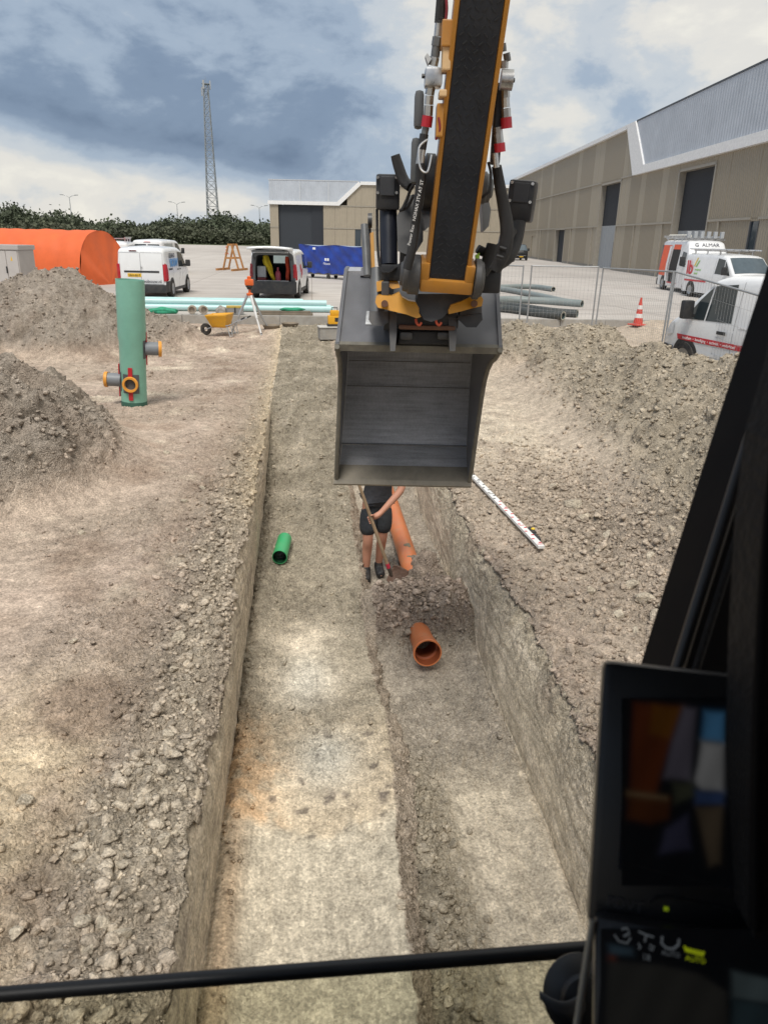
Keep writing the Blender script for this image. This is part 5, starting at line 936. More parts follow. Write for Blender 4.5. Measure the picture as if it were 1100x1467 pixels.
# ---- wheelbarrow
def barrow():
    p = G(318, 484, 0.10); gz = ground_z(p[0], p[1]); t = thing('wheelbarrow', 'yellow wheelbarrow with silver frame parked on the soil below the kerb', 'wheelbarrow', (p[0], p[1], gz), R(-14)); t.scale = (0.84, 0.84, 0.84)
    YB = mat('barrow_yellow', (0.72, 0.36, 0.02), 0.45, 0, 0.08, 4, dirt=0.25)
    def tray(u, v):
        a = 2 * math.pi * u; c, s_ = math.cos(a), math.sin(a); sq = 1 / max(abs(c), abs(s_)) ** 0.75; w = 0.26 + 0.14 * v
        return (c * sq * (0.24 + 0.15 * v) - 0.04 * v, s_ * sq * w, 0.28 + 0.40 * v + 0.03 * v * c)
    o = MB().grid(tray, 32, 8).build('tray', YB, t, True); s_ = o.modifiers.new('s', 'SOLIDIFY'); s_.thickness = 0.012
    MB().lathe([(0.0, 0.282), (0.26, 0.284)], 24).build('tray_floor', YB, t)
    M = Matrix.Translation((-0.52, 0, 0.19)) @ Matrix.Rotation(math.pi / 2, 4, 'X'); MB().lathe([(0.07, -0.04), (0.17, -0.045), (0.19, 0), (0.17, 0.045), (0.07, 0.04), (0.07, -0.04)], 20, M).build('wheel', RUBBER, t, True)
    for y in (-1, 1):
        MB().tube([(-0.52, y * 0.09, 0.19), (-0.25, y * 0.16, 0.27), (0.35, y * 0.26, 0.36), (0.85, y * 0.30, 0.60)], 0.018, 8).build('handle', GALV, t, True); MB().tube([(0.78, y * 0.296, 0.57), (0.90, y * 0.303, 0.625)], 0.024, 8).build('grip', BLKPL, t)
        MB().tube([(0.28, y * 0.24, 0.34), (0.38, y * 0.27, 0.02), (0.46, y * 0.27, 0.02), (0.42, y * 0.25, 0.36)], 0.015, 7).build('leg', GALV, t)
    MB().tube([(0.42, -0.27, 0.10), (0.42, 0.27, 0.10)], 0.012, 6).build('leg_brace', GALV, t)
barrow()
# ---- tripod with an orange rotating laser
def tripod():
    f = G(374, 486, 0.10); top = DD(361, 446, 20.6); gz = ground_z(f[0], f[1]); c = np.array([f[0] - 0.28, f[1] + 0.35]); t = thing('laser_tripod', 'aluminium tripod with an orange rotating laser level on top', 'tripod', (c[0], c[1], gz))
    HT = 1.02; ORL = mat('laser_orange', (0.72, 0.14, 0.03), 0.45)
    for k, (dx, dy) in enumerate(((0.30, -0.36), (-0.55, -0.02), (0.46, 0.34))):
        zf = ground_z(c[0] + dx, c[1] + dy) - gz; lg = MB().tube([(dx * 0.10, dy * 0.10, HT), (dx * 0.6, dy * 0.6, HT * 0.42)], 0.034, 8).build('leg', mat('tripod_white', (0.72, 0.72, 0.72), 0.4) if k == 0 else GALV, t); MB().tube([(dx * 0.58, dy * 0.58, HT * 0.44), (dx, dy, zf)], 0.024, 8).build('leg_extension', mat('tripod_white', (0.7, 0.7, 0.7)) if k == 0 else GALV, lg); MB().tube([(dx * 0.98, dy * 0.98, zf + 0.05), (dx, dy, zf - 0.03)], [0.03, 0.008], 8).build('spike', BLKPL, lg)
    MB().lathe([(0.0, HT - 0.02), (0.08, HT - 0.02), (0.09, HT + 0.03), (0.03, HT + 0.06), (0.03, HT + 0.14), (0.0, HT + 0.14)], 16).build('head', ORL, t, True); MB().lathe([(0.0, HT + 0.14), (0.06, HT + 0.14), (0.07, HT + 0.18), (0.10, HT + 0.21), (0.10, HT + 0.24), (0.0, HT + 0.24)], 16).build('neck', BLKPL, t, True)
    l = MB().bbox(-0.115, 0.115, -0.10, 0.10, HT + 0.24, HT + 0.40, 0.03).build('laser_body', ORL, t, True); MB().lathe([(0.05, HT + 0.40), (0.055, HT + 0.46), (0.03, HT + 0.48), (0.0, HT + 0.48)], 14).build('rotor', ORL, l, True)
tripod()
# ---- yellow site lamp or meter box on a concrete block
p = G(477, 486, 0.22); gz = ground_z(p[0], p[1])
t = thing('concrete_block', 'pale concrete block in the soil carrying the yellow instrument case', 'block', (p[0] + 0.05, p[1] + 0.1, gz - 0.04), R(8)); MB().bbox(-0.42, 0.42, -0.2, 0.2, 0, 0.30, 0.02).build('body', CONC, t); MB().bbox(-0.44, 0.44, -0.22, 0.22, 0.302, 0.335, 0.012).build('cover_slab', mat('pale_concrete', (0.52, 0.51, 0.48), 0.85, 0, 0.1, 3), t)
t = thing('instrument_case', 'yellow instrument case with black base on the concrete block', 'case', (p[0] + 0.02, p[1] + 0.08, gz + 0.297), R(5)); YC = mat('case_yellow', (0.75, 0.38, 0.02), 0.45, 0, 0.06)
MB().bbox(-0.17, 0.17, -0.13, 0.13, 0, 0.05, 0.012).build('base', BLKPL, t); MB().bbox(-0.15, 0.17, -0.12, 0.12, 0.05, 0.27, 0.03).build('body', YC, t, True); MB().bbox(-0.09, 0.14, -0.09, 0.09, 0.27, 0.40, 0.03).build('head', YC, t, True); MB().bbox(0.02, 0.12, -0.125, -0.118, 0.12, 0.22, 0.004).build('panel', BLKPL, t); MB().tube([(-0.05, 0, 0.39), (-0.05, 0, 0.46), (0.10, 0, 0.46), (0.10, 0, 0.39)], 0.014, 7).build('handle', BLKPL, t)
# flat dark trays by the tripod
for (px, py, lab) in ((389, 482, 'dark flat mortar tub by the foot of the tripod'), (416, 481, 'dark flat mortar tub standing alone right of the tripod')):
    p = G(px, py, 0.10); gz = ground_z(p[0], p[1]); t = thing('mortar_tub', lab, 'tub', (p[0], p[1] + 0.15, gz - 0.01)); MB().lathe([(0.0, 0.02), (0.17, 0.02), (0.23, 0.10), (0.25, 0.105), (0.24, 0.09), (0.19, 0.0), (0.0, 0.0)], 20).build('shell', WOODG, t, True); MB().lathe([(0, 0.06), (0.195, 0.06)], 18).build('contents', FIT, t)
# ---- green inspection shaft of pipe with branch sleeves
def shaft():
    b = G(190, 588, 0.06); gz = ground_z(b[0], b[1]); t = thing('inspection_shaft', 'upright green plastic inspection shaft with grey side sleeves on the soil', 'pipe', (b[0], b[1] + 0.17, gz - 0.02)); t.rotation_euler = (0, R(3.4), 0)
    GP = mat('green_pvc', (0.21, 0.45, 0.355), 0.42, 0, 0.08, 3, dirt=0.22, dirtcol=(0.20, 0.30, 0.24)); r = 0.200; H = 1.96
    MB().lathe([(r, 0), (r, 1.02), (r * 1.07, 1.10), (r * 1.07, H), (r * 1.0, H), (r * 1.0, 1.10), (r * 0.93, 1.0), (r * 0.93, 0.02), (0.0, 0.02)], 40).build('barrel', GP, t, True)
    MB().lathe([(r * 1.012, 0.0), (r * 1.012, 0.075), (r * 1.0, 0.08)], 40).build('foot_band', mat('dark_green', (0.03, 0.10, 0.07), 0.6), t, True)
    GS = mat('grey_sleeve', (0.20, 0.215, 0.235), 0.45, 0, 0.06); OR = mat('orange_ring', (0.75, 0.33, 0.05), 0.5); RD = mat('red_clamp', (0.45, 0.02, 0.03), 0.45)
    for (az, z, ln) in ((-90, 0.38, 0.02), (-178, 0.40, 0.20), (12, 0.92, 0.20)):
        M = Matrix.Translation((0, 0, z)) @ Matrix.Rotation(R(az), 4, 'Z') @ Matrix.Rotation(math.pi / 2, 4, 'Y')      # local z points out
        s = MB().lathe([(0.075, r * 0.95), (0.105, r * 0.96), (0.105, r + ln), (0.085, r + ln), (0.085, r * 0.95)], 26, M).build('sleeve', GS, t, True)
        MB().lathe([(0.086, r + ln - 0.005), (0.122, r + ln - 0.005), (0.125, r + ln + 0.03), (0.118, r + ln + 0.045), (0.088, r + ln + 0.045), (0.086, r + ln - 0.005)], 26, M).build('seal_ring', OR, s, True)
        MB().lathe([(0.0, r - 0.03), (0.086, r - 0.03)], 24, M).build('bore', mat('bore_black', (0.012, 0.012, 0.012), 0.4), s)
        def sad(u, v):   # saddle plate wrapped round the barrel
            th = (u - 0.5) * 1.30; q = Vector((r * 1.03 * math.cos(th), r * 1.03 * math.sin(th), (v - 0.5) * 0.30)); return Matrix.Translation((0, 0, z)) @ Matrix.Rotation(R(az), 4, 'Z') @ q
        MB().grid(sad, 10, 2).build('saddle', mat('dark_grey_saddle', (0.09, 0.095, 0.10), 0.5), t, True)
        for sg in (-1, 1):
            MB().bbox(r * 1.02, r * 1.12, -0.034, 0.034, z + sg * 0.10 if sg > 0 else z - 0.26, z + 0.26 if sg > 0 else z - 0.10, 0.008, Matrix.Rotation(R(az), 4, 'Z')).build('clamp_lever', RD, s)
shaft()
# ---- grey cable ducts behind the fence
def duct(pts, r, material, label, hollow=True):
    P = [Vector(p) for p in pts]; n = len(P); t = thing('cable_duct', label, 'duct', tuple(P[-1]), 0, 'cable ducts lying behind the fence'); mb = MB(); sm = []
    for i in range(n - 1):
        for j in range(6):
            u = j / 6; p0 = P[max(i - 1, 0)]; p1 = P[i]; p2 = P[i + 1]; p3 = P[min(i + 2, n - 1)]; sm.append(0.5 * ((2 * p1) + (-p0 + p2) * u + (2 * p0 - 5 * p1 + 4 * p2 - p3) * u * u + (-p0 + 3 * p1 - 3 * p2 + p3) * u ** 3))
    sm.append(P[-1]); sm = [q - P[-1] for q in sm]; mb.tube(sm, r, 14, False).build('jacket', material, t, True); MB().tube(sm, r * 0.82, 14, False).build('bore', PVCIN, t, True)
    e = sm[-1]; d = (sm[-1] - sm[-2]).normalized(); MB().lathe([(r * 0.80, 0.0), (r * 1.0, 0.0)], 16, frame(e, d)).build('cut_end', mat('duct_end', (0.45, 0.43, 0.36), 0.6), t)
DGR = mat('duct_grey', (0.20, 0.235, 0.235), 0.5, 0, 0.1, 2, dirt=0.2); DBK = mat('duct_black', (0.045, 0.052, 0.052), 0.5, 0, 0.1, 2, dirt=0.2)
def gp(px, py, z=YARD + 0.12): q = G(px, py, YARD); return (q[0], q[1], z)
duct([gp(690, 416), gp(716, 415), gp(760, 414), gp(792, 418)], 0.13, DGR, 'grey cable duct farthest back among those behind the fence')
duct([gp(690, 417), gp(720, 418), gp(768, 427), gp(806, 436), gp(828, 439)], 0.13, DGR, 'grey cable duct bending across the others behind the fence')
duct([gp(690, 436), gp(730, 434), gp(780, 436), gp(833, 440)], 0.15, DGR, 'pale grey cable duct in front of the bending one behind the fence')
duct([gp(690, 440), gp(735, 444), gp(790, 452), gp(826, 455)], 0.14, DBK, 'black cable duct with open end, the longer black one behind the fence')
duct([gp(690, 446), gp(728, 448), gp(770, 454), gp(806, 458)], 0.14, DBK, 'black cable duct with open end, the shorter black one behind the fence')
# ---- mesh fence panels
FENCE = mat('fence_galv', (0.36, 0.37, 0.38), 0.5, 0.5, 0.12, 10); WIRE = mat('fence_wire', (0.42, 0.43, 0.44), 0.5, 0.4)
def panel(a, b, z0a, z0b, label, lean=0.0, H=2.02, block=True):
    a = np.array(a[:2]); b = np.array(b[:2]); d = b - a; ln = float(np.linalg.norm(d)); t = thing('fence_panel', label, 'fence', (a[0], a[1], z0a), math.atan2(d[1], d[0]), 'mesh fence panels on the right'); sl = z0b - z0a
    q = lambda x, z: (x, -lean * z, z + sl * x / ln)
    for x in (0.0, ln): MB().tube([q(x, -0.05), q(x, H)], 0.021, 8).build('post', FENCE, t, True)
    MB().tube([q(0, H - 0.02), q(ln, H - 0.02)], 0.019, 8).build('rail', FENCE, t); MB().tube([q(0, 0.12), q(ln, 0.12)], 0.019, 8).build('rail', FENCE, t)
    mb = MB(); n = int(ln / 0.10)
    for i in range(1, n): x = ln * i / n; mb.tube([q(x, 0.12), q(x, H - 0.02)], 0.0022, 3, False)
    for z in (0.45, 0.80, 1.10, 1.40, 1.72): mb.tube([q(0, z), q(ln, z)], 0.0026, 3, False)
    w = mb.build('wire_mesh', WIRE, t); w['kind'] = 'stuff'
    for x in (0.0, ln) if block else (): MB().bbox(x - 0.30, x + 0.30, -0.11, 0.11, -0.10, 0.05, 0.02).build('foot_block', CONC2, t)
def fx(px, dist): return DD(px, 450, dist)
GZ = lambda p: ground_z(p[0], p[1])
pts = [(fx(713, 21.6), fx(744, 21.2)), (fx(755.5, 20.8), fx(849, 20.6)), (fx(854, 20.3), fx(953, 16.4)), (fx(958, 15.8), fx(1138, 11.7))]
labs = ['narrow mesh fence panel right beside the bucket', 'mesh fence panel in front of the grey cable ducts', 'mesh fence panel in front of the traffic cone', 'mesh fence panel crossing the side of the white van with the red stripe']
for i, (a, b) in enumerate(pts): panel(a, b, (0.10, 0.12, 0.12, 0.22)[i], (0.10, 0.14, 0.20, -0.10)[i], labs[i], (0, 0.02, -0.02, 0.0)[i])
# ================================================================== the excavator this view is taken from
def hp(lat, d, z): p = R0 * lat + FH * d; return Vector((p[0], p[1], z))           # machine frame: sideways, ahead, up
def av(x, y, a): return Vector(AX(x, y, a))
HM = Matrix(((R0[0], FH[0], 0, 0), (R0[1], FH[1], 0, 0), (0, 0, 1, 0), (0, 0, 0, 1)))    # machine frame -> world
XL = Vector((0.67, -1.3, 0.0)); exc = thing('excavator', 'yellow excavator with black cab frame, its stick reaching over the trench', 'excavator', tuple(XL))
def pin(o, par, loc): o.matrix_parent_inverse = Matrix.Translation(-Vector(loc)); return o
def eb(mb, name, material, smooth=False, par=None, root=None):
    """build in world coordinates under a thing (or a part of it)"""
    root = root or exc; o = mb.build(name, material, par or root, smooth)
    if par is None: pin(o, root, root.location)
    return o
def boxpx(x0, x1, y0, y1, a, depth, b=0.006, mb=None):
    p0 = AX(x0, y1, a); p1 = AX(x1, y1, a); p2 = AX(x0, y0, a); w = float((p1 - p0).dot(R0)); h = float((p2 - p0)[2]); M = Matrix.Translation(Vector(p0)) @ HM; return (mb or MB()).bbox(0, w, 0, depth, 0, h, min(b, w * 0.45, h * 0.45), M)
def tubepx(pts, rpx, n=12, mb=None, cap=True, smooth_=True):
    P = [av(*p) for p in pts]; k = len(P); rs = rpx if isinstance(rpx, list) else [rpx] * k; rr = [r / F * p[2] for r, p in zip(rs, pts)]
    if smooth_ and k > 2:
        Q = []; RQ = []
        for i in range(k - 1):
            for j in range(5):
                u = j / 5; p0 = P[max(i - 1, 0)]; p1 = P[i]; p2 = P[i + 1]; p3 = P[min(i + 2, k - 1)]; Q.append(0.5 * ((2 * p1) + (-p0 + p2) * u + (2 * p0 - 5 * p1 + 4 * p2 - p3) * u * u + (-p0 + 3 * p1 - 3 * p2 + p3) * u ** 3)); RQ.append(rr[i] + (rr[i + 1] - rr[i]) * u)
        Q.append(P[-1]); RQ.append(rr[-1]); P, rr = Q, RQ
    return (mb or MB()).tube(P, rr, n, cap)
def platepx(poly, a, depth, mb=None): return (mb or MB()).prism([av(x, y, a) for x, y in poly], FH * depth)
YEL = mat('machine_yellow', (0.44, 0.195, 0.030), 0.38, 0, 0.08, 5, dirt=0.35, dirtcol=(0.28, 0.17, 0.08), coat=0.15); ORY = mat('deep_yellow', (0.56, 0.26, 0.02), 0.35, 0, 0.08, 6, dirt=0.3, dirtcol=(0.2, 0.13, 0.06)); BLK = mat('machine_black', (0.020, 0.021, 0.024), 0.45, 0, 0.2, 8, dirt=0.35, dirtcol=(0.07, 0.065, 0.06)); DST = mat('dark_steel', (0.075, 0.076, 0.080), 0.5, 0.35, 0.2, 8, dirt=0.35, dirtcol=(0.16, 0.14, 0.11)); TREAD = mat('tread_rubber', (0.014, 0.018, 0.026), 0.42, 0, 0.25, 4, dirt=0.25, dirtcol=(0.05, 0.05, 0.05)); HOSE = mat('hose_black', (0.014, 0.014, 0.016), 0.5, 0, 0.2, 30, 0.6, 300); ZINC = mat('zinc_fitting', (0.50, 0.51, 0.52), 0.32, 0.85, 0.12, 30); REDC = mat('red_cap', (0.42, 0.015, 0.03), 0.4); GRYB = mat('grey_boss', (0.16, 0.165, 0.17), 0.45, 0.3, 0.15, 10); WBOLT = mat('bright_bolt', (0.75, 0.75, 0.75), 0.25, 0.8); RUST = mat('rusty_steel', (0.13, 0.065, 0.04), 0.7, 0.2, 0.3, 14)
# ---- stick
Tt = av(691, 0, 3.0); Bb = av(640, 402, 3.72); sdv = (Bb - Tt).normalized(); sxv = Vector(R0); sxv = (sxv - sdv * sxv.dot(sdv)).normalized(); snv = sdv.cross(sxv).normalized()
if snv.dot(Vector(FH)) > 0: snv = -snv                      # points to the cab
SM = Matrix(((sxv.x, sdv.x, snv.x, Tt.x), (sxv.y, sdv.y, snv.y, Tt.y), (sxv.z, sdv.z, snv.z, Tt.z), (0, 0, 0, 1))); SL = (Bb - Tt).length
stick = eb(MB().bbox(-0.098, 0.098, -1.25, SL - 0.02, -0.30, -0.012, 0.006, SM), 'stick', YEL)
for s in (-1, 1): eb(MB().bbox(s * 0.102 - 0.010, s * 0.102 + 0.010, -1.25, SL + 0.0, -0.10, 0.004, 0.004, SM), 'stick_flange', YEL, True, stick)
eb(MB().box(-0.088, 0.088, -1.25, SL - 0.005, -0.011, -0.004, SM), 'tread_mat', TREAD, False, stick)
tm = MB(); i = 0; y = -0.3
while y < SL - 0.02:
    for k in range(5):
        x = -0.068 + 0.034 * k + (0.017 if i % 2 else 0); 
        if x > 0.08: continue
        sg = 1 if k % 2 else -1; c, s_ = math.cos(0.7 * sg), math.sin(0.7 * sg); w, h = 0.011, 0.0028
        tm.prism([tuple(SM @ Vector((x + a * c - b * s_, y + a * s_ + b * c, -0.0045))) for a, b in ((-w, -h), (w, -h), (w, h), (-w, h))], snv * 0.003)
    y += 0.030; i += 1
o = eb(tm, 'tread_pattern', mat('tread_raised', (0.020, 0.023, 0.028), 0.5), False, stick); o['kind'] = 'stuff'
eb(MB().bbox(-0.135, 0.135, SL - 0.005, SL + 0.062, -0.14, 0.022, 0.014, SM), 'stick_end', YEL, True)
for s in (-1, 1): eb(MB().bbox(s * 0.113 - 0.026, s * 0.113 + 0.022, SL - 0.085, SL + 0.03, -0.12, 0.018, 0.012, SM), 'stick_end_cheek', YEL, True, stick)
def boss(lat0, lat1, y, n, r, material, name, steps=3):
    mb = MB(); ln = lat1 - lat0; M = SM @ Matrix.Translation((lat0, y, n)) @ Matrix.Rotation(math.pi / 2, 4, 'Y'); mb.lathe([(0, 0), (r * 0.55, 0), (r * 0.62, ln * 0.12), (r * 0.85, ln * 0.16), (r * 0.9, ln * 0.4), (r, ln * 0.45), (r, ln * 0.95), (r * 0.94, ln), (0, ln)] if steps else [(0, 0), (r, 0), (r, ln), (0, ln)], 28, M); return eb(mb, name, material, True)
boss(-0.235, -0.137, SL + 0.0, -0.05, 0.098, DST, 'pin_boss'); boss(0.19, 0.137, SL + 0.0, -0.05, 0.10, DST, 'pin_boss')
boss(-0.19, -0.105, SL - 0.40, -0.20, 0.135, BLK, 'link_boss'); boss(0.185, 0.105, SL - 0.40, -0.20, 0.075, GRYB, 'link_boss')
eb(platepx([(607, 252), (617, 262), (617, 322), (609, 330), (603, 300)], 3.62, 0.25), 'link_plate', DST)
eb(platepx([(585, 280), (606, 276), (606, 345), (592, 368), (570, 360), (568, 310)], 3.85, 0.10), 'link_plate', BLK)
# brackets on the left flank
for (x0, x1, y0, y1, a, m_) in ((632, 648, 30, 66, 3.1, YEL), (633, 645, 64, 100, 3.14, mat('worn_yellow', (0.62, 0.42, 0.22), 0.5)), (629, 640, 128, 138, 3.2, mat('worn_yellow', (0.6, 0.4, 0.2))), (624, 634, 150, 196, 3.28, YEL)): eb(boxpx(x0, x1, y0, y1, a, 0.10, 0.006), 'hose_bracket', m_)
def chain(segs, a0, a1, y0, y1, name_prefix=''):
    """segs: (xa, ya, xb, yb, r_px, material, part name, sides)"""
    for (xa, ya, xb, yb, r, m_, nm, n) in segs:
        f = lambda y: a0 + (a1 - a0) * (y - y0) / (y1 - y0); eb(tubepx([(xa, ya, f(ya)), (xb, yb, f(yb))], r, n, None, True, False), nm, m_, n > 8)
chain([(637, -60, 629.5, 33, 7.5, HOSE, 'hydraulic_hose', 14), (629.4, 32, 627.4, 52, 6.2, ZINC, 'hose_ferrule', 14), (627, 53, 625, 66, 7.6, GRYB, 'fitting_nut', 6), (625, 66, 623, 82, 6.4, GRYB, 'fitting_body', 14), (622.5, 82, 620, 94, 7.0, ZINC, 'fitting_nut', 6), (617, 124, 615, 136, 6.8, ZINC, 'fitting_nut', 6), (615, 137, 614, 150, 6.5, ZINC, 'fitting_nut', 8), (614, 151, 613, 166, 6.6, ZINC, 'fitting_nut', 6), (612.8, 166, 610.5, 182, 7.8, REDC, 'dust_cap', 14), (610, 182, 607.5, 194, 5.0, GRYB, 'fitting_body', 12), (607.5, 192, 604, 214, 6.4, BLK, 'quick_coupler', 12), (604, 214, 601, 236, 6.0, ZINC, 'quick_coupler', 12)], 3.10, 3.60, 0, 400)
eb(boxpx(608, 633, 97, 123, 3.2, 0.09, 0.012), 'valve_block', ZINC, True); eb(tubepx([(604, 109, 3.22), (609, 109, 3.22)], 3, 8), 'valve_pin', BLK)
eb(platepx([(612, 76), (609, 80), (613, 92), (618, 84)], 3.17, 0.05), 'elbow', GRYB)
eb(tubepx([(612, 200, 3.33), (600, 212, 3.33), (602, 240, 3.34), (612, 246, 3.34), (618, 222, 3.34)], 1.6, 8), 'wire_loop', ZINC)
eb(tubepx([(602, 234, 3.38), (602, 262, 3.42), (597, 300, 3.48), (594, 330, 3.54), (589, 362, 3.58), (583, 385, 3.62)], 6.3, 14), 'hydraulic_hose', HOSE, True)
hl = av(587.5, 352, 3.50); up_ = (av(594.5, 318, 3.44) - hl).normalized(); nn = Vector(-FW); nn = (nn - up_ * nn.dot(up_)).normalized(); yy = nn.cross(up_)
lt = text('lettering', 'Power Rex   NOHAX 3TV AT ST', 0.021, mat('white_ink', (0.85, 0.85, 0.85), 0.5), exc, Matrix.Translation(-XL) @ Matrix(((up_.x, yy.x, nn.x, hl.x), (up_.y, yy.y, nn.y, hl.y), (up_.z, yy.z, nn.z, hl.z), (0, 0, 0, 1))), 0.0008)
eb(tubepx([(566, 222, 3.7), (570, 236, 3.72), (578, 258, 3.74), (588, 268, 3.72)], [6.5, 7.5, 8, 7], 14), 'hydraulic_hose', HOSE, True)
eb(boxpx(593, 606, 131, 182, 3.34, 0.10, 0.02), 'hose_guard', mat('guard_grey', (0.085, 0.09, 0.095), 0.55), True); eb(boxpx(588, 600, 199, 262, 3.44, 0.10, 0.02), 'hose_guard', mat('guard_grey', (0.085, 0.09, 0.095)), True)
for pts, r in (([(576, 300, 3.7), (583, 285, 3.68), (590, 268, 3.62), (604, 252, 3.5)], 2.2), ([(572, 302, 3.72), (584, 296, 3.7), (592, 280, 3.62)], 2.2), ([(636, -30, 3.05), (640, 12, 3.08), (636, 40, 3.12)], 2.0), ([(628, 168, 3.25), (630, 185, 3.27), (624, 200, 3.3)], 1.6)): eb(tubepx(pts, r, 8), 'thin_hose', HOSE if r > 2.1 else mat('red_line', (0.22, 0.02, 0.03), 0.5), True)
# right flank
chain([(720, 62, 721, 74, 4.5, GRYB, 'fitting_body', 12), (725, 76, 727, 88, 5.0, GRYB, 'fitting_nut', 6), (722, 87, 721.5, 98, 6.0, ZINC, 'fitting_nut', 6), (724, 128, 724.5, 140, 5.8, ZINC, 'fitting_nut', 6), (724, 140, 724.5, 154, 5.8, ZINC, 'fitting_nut', 8), (724.5, 155, 725, 168, 6.6, ZINC, 'fitting_nut', 6), (724.6, 168, 725.5, 184, 8.0, REDC, 'dust_cap', 14), (713, 182, 714, 192, 6.0, ZINC, 'fitting_nut', 6), (713.5, 192, 715, 206, 6.6, ZINC, 'fitting_nut', 6), (715, 205, 716, 218, 8.0, REDC, 'dust_cap', 14), (709, 219, 711, 240, 4.6, ZINC, 'hose_ferrule', 12)], 3.12, 3.62, 0, 400)
eb(tubepx([(717, 114, 3.22), (734, 115, 3.22)], 14, 10, None, True, False), 'valve_block', ZINC, True); eb(tubepx([(733, 115, 3.22), (737, 115, 3.22)], 3, 8), 'valve_pin', BLK)
eb(boxpx(703, 716, 125, 235, 3.42, 0.06, 0.01), 'hose_guard', BLK)
eb(tubepx([(711, 238, 3.45), (716, 268, 3.5), (722, 300, 3.56), (726, 330, 3.6), (722, 360, 3.64), (708, 388, 3.68)], [7, 8, 9, 10, 10, 9], 14), 'hydraulic_hose', HOSE, True)
eb(tubepx([(699, 232, 3.42), (703, 250, 3.44), (701, 272, 3.46), (690, 283, 3.5)], 2.0, 8), 'thin_hose', HOSE, True)
eb(tubepx([(744, 318, 3.95), (738, 345, 3.95), (726, 368, 3.92), (704, 382, 3.9)], [9, 10, 11, 10], 14), 'hydraulic_hose', HOSE, True)
eb(tubepx([(706, 350, 3.8), (700, 372, 3.82), (690, 392, 3.84)], [9, 10, 9], 12), 'hydraulic_hose', HOSE, True); eb(tubepx([(735, 330, 3.9), (720, 352, 3.86), (698, 362, 3.84), (684, 356, 3.82)], [6, 7, 7, 6], 12), 'hydraulic_hose', HOSE, True)
for y in (330, 342, 354, 366): eb(tubepx([(724 - (y - 330) * 0.35, y, 3.60), (733 - (y - 330) * 0.35, y + 3, 3.60)], 2.5, 8), 'hose_wrap', BLK)
# boom, out of the picture above
BMp = [hp(0.62, -0.35, 1.55), hp(0.62, 0.5, 3.35), hp(0.60, 1.5, 4.65), hp(0.56, 2.4, 5.05), Vector(SM @ Vector((0, -1.1, -0.15)))]
mb = MB()
for p, q in zip(BMp[:-1], BMp[1:]):
    d = (q - p); M = frame(p, d); mb.bbox(-0.13, 0.13, -0.16, 0.16, -0.08, d.length + 0.08, 0.02, M)
eb(mb, 'boom', YEL)
eb(MB().bbox(-1.35, 1.35, -2.9, 0.05, 0.95, 1.28, 0.04, HM @ Matrix.Translation((0.45, 0, 0))), 'upper_frame', YEL); eb(MB().bbox(-0.3, 1.35, -2.85, -0.9, 1.281, 2.25, 0.08, HM @ Matrix.Translation((0.45, 0, 0))), 'engine_cover', YEL)
for s in (-1, 1):
    mb = MB(); prof = [(-3.1, 0.42), (-2.95, 0.12), (-2.6, 0.0), (0.35, 0.0), (0.65, 0.12), (0.8, 0.42), (0.65, 0.72), (0.35, 0.82), (-2.6, 0.82), (-2.95, 0.72)]; mb.prism([hp(0.45 + s * 1.0 - 0.25, d, z + 0.02) for d, z in prof], R0 * 0.5); eb(mb, 'track', BLK)
eb(MB().box(-0.75, 0.75, -2.2, 0.1, 0.35, 0.8, HM @ Matrix.Translation((0.45, 0, 0))), 'undercarriage', BLK); eb(MB().lathe([(0, 0.8), (0.6, 0.8), (0.6, 0.95), (0, 0.95)], 24, HM @ Matrix.Translation((0.45, -1.1, 0))), 'slew_ring', BLK)
# ---- cab frame round the viewpoint
CABB = mat('cab_black', (0.006, 0.006, 0.007), 0.6, 0, 0.2, 6, spec=0.06); CABG = mat('cab_trim', (0.010, 0.010, 0.011), 0.7, 0, 0.2, 12, 0.3, 120, spec=0.2); SEAL = mat('rubber_seal', (0.012, 0.012, 0.013), 0.42)
pil = [(1385, -400), (1122, 412), (1103, 470), (1060, 602), (1000, 792), (950, 950), (905, 1100), (880, 1200), (872, 1330), (870, 1530), (1500, 1530), (1560, -400)]
cp = eb(MB().prism([av(x + 24, y, 0.82) for x, y in pil], FH * 0.09), 'cab_pillar', CABB)
eb(tubepx([(x + 22, y, a_) for x, y, a_ in ((1385, -400, 0.81), (1122, 412, 0.815), (1103, 472, 0.815), (1060, 604, 0.815), (1000, 794, 0.815), (951, 950, 0.815), (906, 1102, 0.815))], 10, 10), 'window_seal', SEAL, True, cp); eb(tubepx([(x + 22, y, a_) for x, y, a_ in ((1172, 330, 0.79), (1126, 480, 0.80), (1084, 606, 0.80), (1025, 796, 0.80), (974, 960, 0.80))], 6, 8), 'trim_strip', CABG, True, cp)
eb(MB().prism([av(x, y, 0.52) for x, y in ((1480, -700), (1190, 330), (1140, 545), (1112, 640), (1096, 780), (1086, 960), (1081, 1150), (1080, 1345), (1400, 1400), (1600, 330), (1800, -700))], FH * 0.05), 'side_trim', CABG)
eb(tubepx([(1142, 545, 0.515), (1114, 640, 0.515), (1098, 780, 0.515), (1088, 960, 0.515), (1083, 1150, 0.515), (1082, 1330, 0.515)], 9, 10), 'trim_edge', CABB, True)
